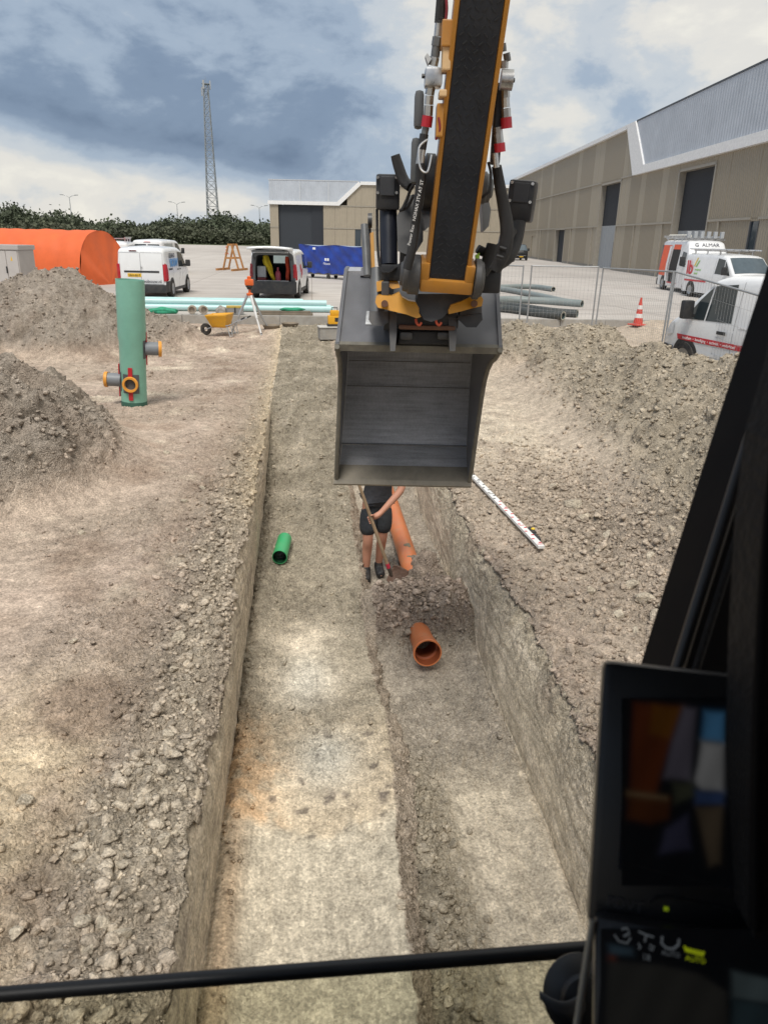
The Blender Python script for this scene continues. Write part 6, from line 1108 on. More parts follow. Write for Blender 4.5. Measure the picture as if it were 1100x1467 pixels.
for (nm, x0, x1, y0, y1, z0, z1) in (('cab_roof', -0.62, 0.60, -1.15, 0.80, 3.22, 3.30), ('cab_rear_panel', -0.62, 0.60, -1.18, -1.12, 1.30, 3.215), ('cab_floor', -0.62, 0.60, -1.11, 0.42, 1.285, 1.33), ('cab_side_panel', -0.64, -0.60, -1.11, 0.60, 1.335, 2.05), ('cab_pillar', -0.64, -0.57, 0.66, 0.74, 1.335, 3.21), ('cab_pillar', -0.64, -0.58, -0.35, -0.28, 2.055, 3.21), ('cab_side_panel', 0.56, 0.60, -1.11, 0.40, 1.335, 3.21)): eb(MB().bbox(x0, x1, y0, y1, z0, z1, 0.01, HM), nm, CABB)  # unseen cab shell, added to keep the interior dark
bar0 = av(-190, 1439.5, 0.95); bar1 = av(872, 1357, 0.95); eb(MB().tube([bar0, bar0.lerp(bar1, 0.5), bar1], 0.0095, 14), 'window_bar', SEAL, True)
# lower front pane, slightly tinted, below the bar
gm = bpy.data.materials.new('tinted_pane'); gm.use_nodes = True; t_ = gm.node_tree; t_.nodes.clear(); tr = t_.nodes.new('ShaderNodeBsdfTransparent'); tr.inputs[0].default_value = (0.97, 0.975, 0.91, 1); gl = t_.nodes.new('ShaderNodeBsdfGlossy'); gl.inputs['Roughness'].default_value = 0.05; gl.inputs[0].default_value = (0.7, 0.7, 0.7, 1); mxs = t_.nodes.new('ShaderNodeMixShader'); lw = t_.nodes.new('ShaderNodeFresnel'); lw.inputs[0].default_value = 1.25; ou = t_.nodes.new('ShaderNodeOutputMaterial'); t_.links.new(lw.outputs[0], mxs.inputs[0]); t_.links.new(tr.outputs[0], mxs.inputs[1]); t_.links.new(gl.outputs[0], mxs.inputs[2]); t_.links.new(mxs.outputs[0], ou.inputs[0])
eb(MB().prism([bar0, bar1, bar1 + Vector(-FH) * 0.05 - Vector((0, 0, 0.50)), bar0 + Vector(-FH) * 0.05 - Vector((0, 0, 0.50))], FH * 0.005), 'lower_window', gm)
# ---- tilt rotator between stick and bucket
TL_ = Vector(hp(0.17, 4.0, 2.3)); tilt = thing('tilt_rotator', 'black and yellow tilt rotator coupling between the stick and the bucket', 'coupler', tuple(TL_))
def tb(mb, name, material, smooth=False, par=None): return eb(mb, name, material, smooth, par, tilt)
A1 = 3.86
e1 = tb(platepx([(538.8, 425), (543, 423), (561, 424.5), (572, 419.4), (576, 426), (585.5, 431), (595, 432.5), (600, 441.5), (600, 448), (603, 453.7), (597, 456), (582, 450.5), (561, 445.5), (541, 440.5), (537.5, 433)], A1, 0.10), 'ear', ORY); e2 = tb(platepx([(642, 445), (646, 436.6), (660.8, 431.7), (677, 424.3), (688.6, 423.4), (692, 429), (690, 438.5), (677, 441.5), (659, 446.5), (642.7, 450)], A1, 0.10), 'ear', ORY)
for (x, e) in ((551, e1), (679, e2)): tb(tubepx([(x, 435, A1 - 0.03), (x, 435, A1 + 0.02)], 5, 12, None, True, False), 'ear_bolt', RUST, False, e)
tb(platepx([(598.6, 421), (677, 421), (668, 432), (647, 437), (642, 447), (633, 456), (618, 461), (607, 458), (601, 447), (596, 432)], 3.89, 0.22), 'centre_housing', DST)
tb(boxpx(566, 656, 448, 470, 4.0, 0.20, 0.012), 'hitch_frame', BLK); tb(boxpx(571, 652, 465.5, 472, 3.97, 0.06, 0.008), 'cross_bar', RUST)
for x0, x1 in ((572, 591), (626, 648)): tb(boxpx(x0, x1, 475, 487, 4.02, 0.10, 0.015), 'lock_block', DST, True)
tb(boxpx(570, 653, 473, 493, 4.06, 0.10, 0.01), 'hitch_body', BLK)
for x in (595.5, 624): tb(tubepx([(x, 457, 3.90), (x + 1.5, 463, 3.90), (x + 5, 466, 3.90), (x + 8, 462, 3.9)], 1.9, 8), 'lock_hook', mat('red_hook', (0.40, 0.06, 0.02), 0.5), True)
for (x0, x1) in ((557, 569), (642, 655)): tb(platepx([(x0, 446), (x1, 446), (x1 - 1, 480), (x1 - 3, 503), (x0 + 2, 503), (x0 + 1, 480)], 3.98, 0.18), 'hitch_prong', DST)
tb(tubepx([(522, 322, 4.02), (526, 395, 4.02)], 5.5, 12, None, True, False), 'tilt_cylinder', GRYB, True); tb(tubepx([(540, 385, 4.02), (541, 452, 4.02)], [9, 11], 16, None, True, False), 'tilt_cylinder', GRYB, True); tb(platepx([(529, 446), (556, 446), (556, 462), (548, 467), (533, 466), (528, 458)], 3.97, 0.14), 'cylinder_foot', DST)
tb(platepx([(518, 330), (531, 326), (535, 392), (531, 400), (524, 396)], 4.1, 0.10), 'side_arm', DST); tb(platepx([(530, 334), (535, 332), (537, 384), (532, 392)], 4.06, 0.05), 'side_arm', ORY); tb(tubepx([(527, 316, 4.06), (533, 316, 4.06)], 10, 14, None, True, False), 'arm_pin', DST, True)
tb(platepx([(656, 453), (690, 449), (691, 458), (682, 469), (668, 469), (655, 457)], 3.95, 0.14), 'side_block', BLK); tb(platepx([(660, 440), (690, 438), (690, 450), (658, 453)], 3.98, 0.12), 'side_block', DST)
bxl = tb(boxpx(538, 572, 250, 300, 3.86, 0.13, 0.014), 'cylinder_cover', BLK, True); tb(boxpx(545, 565, 253, 280, 3.826, 0.02, 0.003), 'cover_plate', mat('cover_grey', (0.040, 0.042, 0.047), 0.4), False, bxl)
for x in (541, 568):
    for y in (254, 276): tb(tubepx([(x, y, 3.86 - (300 - y) * 0.001267 - 0.014), (x, y, 3.86)], 2.1, 10, None, True, False), 'cover_bolt', WBOLT, False, bxl)
tb(tubepx([(556, 298, 3.93), (557, 380, 3.95)], 12.5, 20, None, True, False), 'tilt_cylinder', mat('cylinder_navy', (0.012, 0.014, 0.022), 0.35), True); tb(tubepx([(540, 300, 3.94), (541, 350, 3.94), (545, 385, 3.92), (556, 390, 3.90), (568, 382, 3.9)], 2.0, 8), 'hose', HOSE, True)
tb(boxpx(545, 578, 378, 402, 3.93, 0.14, 0.012), 'manifold', BLK, True); tb(platepx([(539, 404), (549, 402), (549, 416), (540, 418)], 3.92, 0.08), 'yellow_lug', ORY); tb(platepx([(556, 402), (570, 403), (573, 412), (562, 414), (556, 410)], 3.95, 0.08), 'yellow_lug', ORY); tb(boxpx(546, 557, 403, 424, 3.90, 0.10, 0.006), 'link', DST); tb(boxpx(572, 590, 340, 392, 3.95, 0.12, 0.02), 'valve_body', BLK, True); tb(boxpx(573, 581, 390, 402, 3.86, 0.05, 0.006), 'hose_end', ZINC, True)
# right cover, turned outwards
c0 = av(729, 262, 3.9); MR = Matrix.Translation(c0) @ HM @ Matrix.Rotation(R(-16), 4, 'Z') @ Matrix.Rotation(R(4), 4, 'Y'); bxr = tb(MB().bbox(0.0, 0.14, 0, 0.14, -0.185, 0.02, 0.016, MR), 'cylinder_cover', BLK, True); tb(MB().bbox(0.03, 0.108, -0.004, 0.01, -0.09, 0.006, 0.003, MR), 'cover_plate', mat('cover_grey', (0.040, 0.042, 0.047), 0.4), False, bxr)
for x in (0.016, 0.124):
    for z in (0.004, -0.085): tb(MB().lathe([(0, -0.006), (0.008, -0.006), (0.008, 0.004)], 10, MR @ Matrix.Translation((x, -0.003, z)) @ Matrix.Rotation(-math.pi / 2, 4, 'X')), 'cover_bolt', WBOLT, False, bxr)
tb(platepx([(728, 300), (752, 318), (740, 352), (722, 384), (704, 388), (700, 372), (716, 350)], 4.02, 0.10), 'cylinder_arm', BLK); tb(tubepx([(742, 318, 3.98), (728, 372, 3.98)], 9, 16, None, True, False), 'tilt_cylinder', mat('cylinder_navy', (0.012, 0.014, 0.022), 0.35), True); tb(boxpx(684, 716, 385, 420, 3.98, 0.12, 0.012), 'manifold', BLK, True); tb(platepx([(681, 366), (687, 362), (686, 376), (682, 384)], 3.8, 0.03), 'green_tag', mat('lime_tag', (0.35, 0.62, 0.05), 0.5)); tb(platepx([(689, 282), (699, 284), (703, 300), (700, 324), (692, 332)], 3.8, 0.12), 'grey_boss_plate', GRYB)
# ---- bucket
def brushed(name, col):
    """steel plate scoured by soil: fine streaks along the plate, dull patches and scratches"""
    M = bpy.data.materials.new(name); M.use_nodes = True; t = M.node_tree; b = t.nodes['Principled BSDF']; b.inputs['Metallic'].default_value = 0.3; c = t.nodes.new('ShaderNodeTexCoord')
    def nz(scale, st, det=8, rg=0.7):
        mp = t.nodes.new('ShaderNodeMapping'); mp.inputs['Scale'].default_value = st; t.links.new(c.outputs['Object'], mp.inputs[0]); n = t.nodes.new('ShaderNodeTexNoise'); n.inputs['Scale'].default_value = scale; n.inputs['Detail'].default_value = det; n.inputs['Roughness'].default_value = rg; t.links.new(mp.outputs[0], n.inputs['Vector']); return n.outputs['Fac']
    def mm(op, x, y):
        n = t.nodes.new('ShaderNodeMath'); n.operation = op
        for i, v in enumerate((x, y)):
            if isinstance(v, float): n.inputs[i].default_value = v
            else: t.links.new(v, n.inputs[i])
        return n.outputs[0]
    f = mm('ADD', mm('MULTIPLY', nz(9.0, (0.35, 0.35, 6.0)), 0.55), mm('ADD', mm('MULTIPLY', nz(34.0, (3.0, 3.0, 0.35)), 0.30), mm('MULTIPLY', nz(3.5, (1, 1, 1)), 0.35)))
    r = t.nodes.new('ShaderNodeMapRange'); r.inputs[1].default_value = 0.42; r.inputs[2].default_value = 0.78; r.inputs[3].default_value = 0.55; r.inputs[4].default_value = 1.25; t.links.new(f, r.inputs[0])
    vm = t.nodes.new('ShaderNodeVectorMath'); vm.operation = 'SCALE'; vm.inputs[0].default_value = col; t.links.new(r.outputs[0], vm.inputs['Scale']); t.links.new(vm.outputs[0], b.inputs['Base Color'])
    r2 = t.nodes.new('ShaderNodeMapRange'); r2.inputs[1].default_value = 0.4; r2.inputs[2].default_value = 0.8; r2.inputs[3].default_value = 0.60; r2.inputs[4].default_value = 0.36; t.links.new(f, r2.inputs[0]); t.links.new(r2.outputs[0], b.inputs['Roughness']); return M
BKT = mat('bucket_grey', (0.14, 0.143, 0.157), 0.42, 0.25, 0.16, 3.5, dirt=0.25, dirtcol=(0.12, 0.115, 0.11)); BKI = brushed('bucket_inside', (0.47, 0.475, 0.50)); EDG = mat('cutting_edge_steel', (0.21, 0.19, 0.155), 0.6, 0.3, 0.2, 10, dirt=0.4, dirtcol=(0.24, 0.21, 0.16)); SDG = mat('scuffed_edge', (0.155, 0.145, 0.120), 0.65, 0.2, 0.25, 14, dirt=0.4, dirtcol=(0.08, 0.08, 0.08))
BL0 = Vector(hp(0.17, 4.8, 1.2)); bucket = thing('excavator_bucket', 'wide dark grey ditching bucket hanging open towards the cab above the trench', 'bucket', tuple(BL0))
def hb(lat, d, z): return hp(lat + (z - 2.19) * 0.050, d, z)       # the bucket hangs tilted a little
def bb(mb, name, material, smooth=False, par=None): return eb(mb, name, material, smooth, par, bucket)
la, lb_ = -0.288, 0.632
shell = [(4.66, 2.545), (4.86, 2.56), (5.06, 2.49), (5.22, 2.34), (5.30, 2.15), (5.30, 1.95), (5.25, 1.78), (5.17, 1.60), (5.05, 1.38)]
def strip(pts, x0, x1, th, name, material, par=None, inw=1):
    mb = MB(); n = len(pts); off = []
    for i in range(n):
        a = Vector(pts[max(i - 1, 0)]); b = Vector(pts[min(i + 1, n - 1)]); d = (b - a).normalized(); off.append(Vector((d.y, -d.x)) * th)
    vs = [hb(x, p[0], p[1]) for x in (x0, x1) for p in pts] + [hb(x, p[0] - o.x * inw, p[1] - o.y * inw) for x in (x0, x1) for p, o in zip(pts, off)]
    fs = []
    for i in range(n - 1): fs += [(i, i + 1, n + i + 1, n + i), (2 * n + i, 3 * n + i, 3 * n + i + 1, 2 * n + i + 1), (i, 2 * n + i, 2 * n + i + 1, i + 1), (n + i, n + i + 1, 3 * n + i + 1, 3 * n + i)]
    fs += [(0, n, 3 * n, 2 * n), (n - 1, 3 * n - 1, 4 * n - 1, 2 * n - 1)]; mb.add(vs, fs); return bb(mb, name, material, True, par)
strip(shell, la + 0.021, lb_ - 0.021, 0.014, 'back_shell', BKI); [bb(MB().tube([hb(la + 0.03 + 0.0 * k, d - 0.016, z), hb(lb_ - 0.03, d - 0.016, z)], 0.0022, 6), 'wear_line', SDG) for k, (d, z) in enumerate(((5.295, 1.93), (5.245, 1.76)))]
strip([(5.048, 1.378), (4.875, 1.270)], la + 0.022, lb_ - 0.022, 0.016, 'floor_plate', BKI); bb(MB().tube([hb(la + 0.02, 5.046, 1.386), hb(lb_ - 0.02, 5.046, 1.386)], 0.006, 8), 'weld_seam', GRYB)
ce = MB().prism([hb(la - 0.006, d, z) for d, z in ((4.880, 1.282), (4.785, 1.208), (4.770, 1.178), (4.785, 1.164), (4.890, 1.248))], R0 * (lb_ - la + 0.012)); bb(ce, 'cutting_edge', EDG)
tp_ = bb(MB().prism([hb(la + 0.02, d, z) for d, z in ((4.165, 2.190), (4.66, 2.545), (4.665, 2.525), (4.175, 2.168))], R0 * (lb_ - la - 0.04)), 'top_plate', BKT)
bb(MB().prism([hb(la - 0.004, d, z) for d, z in ((4.150, 2.192), (4.172, 2.206), (4.186, 2.170), (4.160, 2.155))], R0 * (lb_ - la + 0.008)), 'top_lip', SDG, False, tp_)
bb(MB().prism([hb(la + 0.10, d, z) for d, z in ((4.62, 2.535), (4.68, 2.578), (4.71, 2.562), (4.65, 2.52))], R0 * (lb_ - la - 0.12)), 'rear_rib', BKT, False, tp_)
sidep = [(4.150, 2.180), (4.155, 2.205), (4.66, 2.570), (4.86, 2.578), (5.07, 2.505), (5.235, 2.35), (5.318, 2.15), (5.318, 1.945), (5.265, 1.77), (5.18, 1.58), (5.06, 1.36), (4.92, 1.265), (4.80, 1.20), (4.74, 1.30), (4.70, 1.60), (4.66, 1.80), (4.62, 1.92), (4.54, 2.01), (4.42, 2.075), (4.30, 2.11)]
for (x0, x1) in ((la, la + 0.02), (lb_ - 0.02, lb_)):
    sp = bb(MB().prism([hb(x0, d, z) for d, z in sidep], R0 * (x1 - x0)), 'side_plate', BKT)
    ed = [sidep[i] for i in (12, 13, 14, 15, 16, 17, 18, 19, 0)]; bb(MB().tube([hb((x0 + x1) / 2, d - 0.004, z) for d, z in ed], 0.0145, 8), 'edge_strip', SDG, True, sp)
bb(MB().prism([hb(la + 0.155, 4.165 + 0.495 * f, 2.1935 + 0.355 * f) for f in (0.26, 0.44)] + [hb(la + 0.245, 4.165 + 0.495 * f, 2.1935 + 0.355 * f) for f in (0.44, 0.26)], (0, 0, 0.003)), 'type_plate', mat('type_plate', (0.55, 0.56, 0.57), 0.5, 0.3, 0.25, 40), False, tp_)
for lat in (la + 0.28, lb_ - 0.28): bb(MB().prism([hb(lat - 0.02, d, z) for d, z in ((4.25, 2.262), (4.60, 2.51), (4.52, 2.60), (4.34, 2.52), (4.24, 2.40))], R0 * 0.04), 'hitch_ear', DST)
# ---- monitors on the pillar
def monitor(name, label, TLp, TRp, BLp, wid, hgt, thick, material):
    TLv = av(*TLp); r = (av(*TRp) - TLv).normalized(); dn = (av(*BLp) - TLv); dn = (dn - r * dn.dot(r)).normalized(); n = r.cross(dn)
    if n.dot(Vector(FW)) > 0: n = -n
    M = Matrix(((r.x, dn.x, -n.x, TLv.x), (r.y, dn.y, -n.y, TLv.y), (r.z, dn.z, -n.z, TLv.z), (0, 0, 0, 1)))
    t = thing(name, label, 'monitor', tuple(TLv)); o = eb(MB().bbox(0, wid, 0, hgt, 0, thick, 0.007, M), 'housing', material, True, None, t)
    def on(px, py, e): d = Vector(ray(px, py)); tt_ = (TLv - Vector(CP)).dot(n) / d.dot(n); return Vector(CP) + d * tt_ + n * e
    return t, o, on, r, dn, n
MONB = mat('monitor_black', (0.012, 0.012, 0.013), 0.35, 0, 0.15, 10)
def lit(name, c, s=1.0):
    M = mat(name, (0.004, 0.004, 0.004), 0.3, 0, 0.05, emit=tuple(v * s for v in c), estr=0.5, spec=0.2); return M
def inside_dist(poly, px, py):
    """signed distance to a polygon, positive inside"""
    n = len(poly); best = 1e9; ins = False
    for i in range(n):
        x0, y0 = poly[i]; x1, y1 = poly[(i + 1) % n]; dx, dy = x1 - x0, y1 - y0; tt_ = max(0, min(1, ((px - x0) * dx + (py - y0) * dy) / (dx * dx + dy * dy + 1e-9))); best = min(best, math.hypot(px - x0 - tt_ * dx, py - y0 - tt_ * dy))
        if (y0 > py) != (y1 > py) and px < (x1 - x0) * (py - y0) / (y1 - y0 + 1e-12) + x0: ins = not ins
    return best if ins else -best
def soft_screen(on, box, shapes, back, t, soft):
    """the picture on a lit display, blurred, as colours over a fine grid"""
    nu, nv = 60, 72; mb = MB(); cols = []; rng = random.Random(4)
    def fn(u, v): return on(box[0] + (box[2] - box[0]) * u, box[1] + (box[3] - box[1]) * v, 0.0014)
    for j in range(nv + 1):
        for i in range(nu + 1):
            px = box[0] + (box[2] - box[0]) * i / nu; py = box[1] + (box[3] - box[1]) * j / nv; c = np.array(back)
            for poly, cc in shapes:
                w = 1 / (1 + math.exp(-inside_dist(poly, px, py) / soft * 2.2)); c = c + (np.array(cc) - c) * w
            cols.append((*(c * (1.0 + 0.12 * math.sin(px * 0.11 + py * 0.05))), 1))
    mb.grid(fn, nu, nv); me = mb.mesh('screen_picture'); at = me.color_attributes.new('screen', 'FLOAT_COLOR', 'POINT'); at.data.foreach_set('color', np.array(cols, np.float32).reshape(-1))
    M = MATS.get('screen_image')
    if M is None:
        M = bpy.data.materials.new('screen_image'); M.use_nodes = True; b = M.node_tree.nodes['Principled BSDF']; b.inputs['Base Color'].default_value = (0.004, 0.004, 0.004, 1); b.inputs['Roughness'].default_value = 0.3; b.inputs['Specular IOR Level'].default_value = 0.2; a_ = M.node_tree.nodes.new('ShaderNodeAttribute'); a_.attribute_name = 'screen'; M.node_tree.links.new(a_.outputs['Color'], b.inputs['Emission Color']); b.inputs['Emission Strength'].default_value = 0.22; MATS['screen_image'] = M
    o = obj('screen_picture', me, M, t); pin(o, t, t.location); return o
mt, mo, on1, r1, d1, n1 = monitor('display_monitor', 'black display monitor showing a camera view, fixed to the cab pillar', (863, 946, 0.60), (1040, 966, 0.575), (838, 1303, 0.575), 0.135, 0.203, 0.030, MONB)
def patch(on, poly, e, name, material, t): return eb(MB().prism([on(x, y, e) for x, y in poly], -n1 * 0.0004), name, material, False, None, t)
patch(on1, [(898, 1002), (1060, 1022), (1048, 1275), (885, 1245)], 0.0006, 'screen', lit('screen_dark', (0.0012, 0.0014, 0.002)), mt)
soft_screen(on1, (890, 1000, 1062, 1268), (([(907, 1006), (976, 1013), (962, 1060), (946, 1110), (938, 1140), (902, 1138)], (0.030, 0.0065, 0.0012)), ([(935, 1010), (976, 1014), (958, 1058), (930, 1050)], (0.045, 0.016, 0.001)), ([(900, 1136), (960, 1142), (956, 1172), (930, 1180), (898, 1172)], (0.022, 0.006, 0.001)), ([(899, 1134), (954, 1141), (953, 1145), (899, 1138)], (0.06, 0.04, 0.02)), ([(978, 1013), (996, 1016), (992, 1060), (990, 1118), (950, 1114), (962, 1062)], (0.038, 0.034, 0.044)), ([(1008, 1018), (1036, 1021), (1036, 1064), (1004, 1060)], (0.024, 0.075, 0.14)), ([(1003, 1062), (1036, 1066), (1034, 1134), (1005, 1132), (990, 1118), (998, 1096)], (0.12, 0.12, 0.12)), ([(996, 1062), (1002, 1062), (993, 1122), (987, 1120)], (0.006, 0.006, 0.008)), ([(992, 1132), (1036, 1134), (1034, 1152), (996, 1152)], (0.012, 0.022, 0.055)), ([(962, 1120), (992, 1122), (994, 1140), (966, 1150)], (0.015, 0.016, 0.010)), ([(996, 1156), (1034, 1154), (1030, 1235), (1015, 1240), (1004, 1190)], (0.030, 0.022, 0.014)), ([(952, 1188), (984, 1166), (988, 1215), (944, 1222)], (0.012, 0.012, 0.022))), (0.0010, 0.0012, 0.0018), mt, 5.0)
eb(MB().tube([on1(893, 1236, 0.001), on1(960, 1252, 0.001), on1(1045, 1272, 0.001)], 0.0007, 6), 'bezel_line', CABG, False, None, mt); eb(MB().tube([on1(930, 1292, 0.001), on1(940, 1284, 0.001), on1(960, 1284, 0.001), on1(1060, 1306, 0.001)], 0.0009, 6), 'bezel_line', CABG, False, None, mt)
patch(on1, [(950, 1298), (957, 1299), (957, 1305), (950, 1304)], 0.001, 'status_light', lit('green_led', (0.10, 0.14, 0.005)), mt)
def ptext(on, body, px, py, size, material, t, e=0.0012):
    p = on(px, py, e) - t.location; return text('lettering', body, size, material, t, Matrix(((r1.x, -d1.x, n1.x, p.x), (r1.y, -d1.y, n1.y, p.y), (r1.z, -d1.z, n1.z, p.z), (0, 0, 0, 1))), 0.0002)
ptext(on1, 'PDVT', 868, 1297, 0.011, mat('faint_ink', (0.05, 0.05, 0.055), 0.5), mt)
m2, mo2, on2, r1, d1, n1 = monitor('display_monitor', 'lower machine display with a row of small icons below the other monitor', (849, 1312, 0.56), (1040, 1345, 0.53), (826, 1467, 0.55), 0.21, 0.16, 0.028, MONB)
eb(MB().tube([on2(849, 1318, 0.001), on2(826, 1470, 0.001), on2(800, 1640, 0.001)], 0.0028, 8), 'silver_edge', mat('silver_edge', (0.22, 0.22, 0.20), 0.4, 0.3), True, None, m2)
patch(on2, [(866, 1330), (1200, 1390), (1180, 1560), (850, 1530)], 0.0006, 'screen', lit('screen_dark', (0.0012, 0.0014, 0.002)), m2)
soft_screen(on2, (860, 1330, 1190, 1520), (([(872, 1376), (950, 1382), (1000, 1394), (1040, 1420), (1042, 1480), (864, 1480)], (0.012, 0.0115, 0.010)), ([(872, 1352), (906, 1358), (906, 1368), (873, 1366)], (0.016, 0.028, 0.038)), ([(873, 1368), (880, 1369), (880, 1375), (873, 1374)], (0.05, 0.012, 0.006)), ([(1048, 1390), (1180, 1420), (1180, 1450), (1048, 1428)], (0.030, 0.040, 0.042)), ([(1048, 1430), (1180, 1452), (1180, 1500), (1046, 1500)], (0.010, 0.017, 0.020))), (0.0010, 0.0012, 0.0018), m2, 4.0)
GI = lit('icon_grey', (0.045, 0.05, 0.055)); YI = lit('icon_lime', (0.15, 0.18, 0.004))
def icon(pts, r, material): eb(MB().tube([on2(x, y, 0.002) for x, y in pts], r * 0.68, 6), 'icon', material, False, None, m2)
icon([(880, 1338), (886, 1347), (898, 1350), (903, 1342)], 0.0010, GI); icon([(890, 1330), (898, 1328), (901, 1336), (893, 1340)], 0.0011, GI); icon([(914, 1333), (925, 1338), (936, 1341)], 0.0010, GI); icon([(925, 1338), (923, 1348)], 0.0010, GI); icon([(914, 1350), (917, 1356), (914, 1358)], 0.0009, GI); icon([(930, 1352), (936, 1355), (934, 1360), (929, 1357)], 0.0009, GI); icon([(948, 1340), (947, 1350), (954, 1357), (964, 1358), (971, 1352), (972, 1344)], 0.0013, GI); icon([(980, 1354), (981, 1360), (1006, 1367), (1007, 1362)], 0.0013, YI); icon([(981, 1357), (1006, 1363)], 0.0008, YI)
ptext(on2, 'AUTO', 947, 1366, 0.0045, GI, m2, 0.002); ptext(on2, 'AUTO', 981, 1374, 0.0048, YI, m2, 0.002); ptext(on2, '18', 919, 1373, 0.006, GI, m2, 0.002)
# ---- suction cup on the lower pane
sc = av(832, 1425, 0.80); scn = Vector(-FW) * 0.9 + Vector((0, 0, 0.25)); SCM = frame(sc, scn); sct = thing('suction_cup', 'black rubber suction cup with a pull tab beside the lower monitor', 'suction cup', tuple(sc))
eb(MB().lathe([(0.040, -0.006), (0.0415, 0.0), (0.036, 0.008), (0.026, 0.014), (0.024, 0.022), (0.012, 0.026), (0.0, 0.026)], 32, SCM), 'cup', SEAL, True, None, sct)
eb(MB().grid(lambda u, v: tuple(av(772 + 66 * u, 1426 + 22 * math.sin(u * 2.6) + (6 + 14 * u) * (v - 0.5) * 1.6, 0.775 - 0.010 * math.sin(u * 3))), 12, 3), 'pull_tab', mat('tab_rubber', (0.035, 0.036, 0.038), 0.45), True, None, sct).modifiers.new('s', 'SOLIDIFY').thickness = 0.003
# ================================================================== in and beside the trench
ORP = mat('terracotta_pvc', (0.56, 0.165, 0.055), 0.42, 0, 0.08, 5, dirt=0.45, dirtcol=(0.40, 0.27, 0.17)); ORIN = mat('terracotta_inside', (0.30, 0.08, 0.03), 0.5, 0, 0.1)
GPV = mat('bright_green_pvc', (0.03, 0.36, 0.13), 0.38, 0, 0.08, 5, dirt=0.25, dirtcol=(0.25, 0.28, 0.18)); GPIN = mat('green_inside', (0.01, 0.09, 0.035), 0.6)
pipe_obj('sewer_pipe', 'short orange brown sewer pipe socket sticking out of the soil mound', (0.985, 5.68, -0.715), (0.965, 6.42, -0.80), 0.105, ORP, 0.008, None, 36, True, ORIN)
tp = pipe_obj('sewer_pipe', 'long orange brown sewer pipe laid in the trench beside the worker', (1.085, 7.36, -0.77), (1.045, 12.6, -0.76), 0.110, ORP, 0.008, None, 36, False, ORIN)
for (y, sz, a) in ((8.0, 0.06, 0.4), (7.68, 0.05, 0.9)):
    v0, f0 = ico(3); w = lump(v0, 0, 0.10) * np.array([sz, sz * 1.3, sz * 0.35]); me = bpy.data.meshes.new('mud_smear'); me.from_pydata(w.tolist(), [], f0.tolist()); o = obj('mud_smear', me, mat('mud', (0.20, 0.17, 0.12), 0.95, 0, 0.3, 30), tp); o.location = (-0.0, y - 7.36, 0.108)
pipe_obj('drain_pipe', 'short bright green drain pipe lying on the trench shelf', (-0.395, 7.62, ground_z(-0.39, 7.6) + 0.11), (-0.355, 8.12, ground_z(-0.36, 8.1) + 0.09), 0.083, GPV, 0.006, None, 30, False, GPIN)
# ---- levelling staff with a small level
def staff():
    a = G(676, 683, -0.05); b = G(775, 787, -0.05); a[2] = ground_z(a[0], a[1]) + 0.06; b[2] = ground_z(b[0], b[1]) + 0.05; A = Vector(a); B = Vector(b); d = (B - A); ln = d.length; d.normalize(); up = Vector((0, 0, 1)); sx = d.cross(up).normalized(); up = sx.cross(d)
    t = thing('levelling_staff', 'white levelling staff with black and red marks lying beside the trench', 'staff', tuple(A)); M = Matrix((( d.x, sx.x, up.x), (d.y, sx.y, up.y), (d.z, sx.z, up.z))).to_4x4(); t.rotation_euler = M.to_euler()
    MB().bbox(0, ln, -0.032, 0.032, -0.015, 0.015, 0.003).build('rod', mat('staff_white', (0.78, 0.78, 0.77), 0.5, 0, 0.05, 9, dirt=0.15), t)
    INKB = mat('staff_black', (0.03, 0.03, 0.03), 0.6); INKR = mat('staff_red', (0.55, 0.04, 0.05), 0.6); n = int(ln / 0.05)
    for i in range(n):
        x = i * ln / n; c = INKB if x < ln * 0.42 else INKR
        if i % 2 == 0: MB().box(x + 0.006, x + 0.03, (-0.030 if (i // 2) % 2 else 0.002), (-0.002 if (i // 2) % 2 else 0.030), 0.0155, 0.0165).build('mark', c, t)
        if i % 10 == 5: MB().box(x, x + 0.012, -0.026, 0.026, 0.0155, 0.0168).build('mark', c, t)
    MB().bbox(ln * 0.80, ln * 0.86, 0.034, 0.075, -0.02, 0.03, 0.006).build('level_bracket', BLKPL, t); MB().lathe([(0.0, 0.0), (0.020, 0.0), (0.021, 0.006), (0.016, 0.012), (0.0, 0.012)], 16, Matrix.Translation((ln * 0.83, 0.062, 0.03))).build('bubble_level', mat('level_yellow', (0.75, 0.50, 0.02), 0.4), t, True)
    MB().bbox(ln * 0.84, ln * 0.93, 0.034, 0.06, -0.02, 0.02, 0.006).build('clamp', BLKPL, t)
staff()
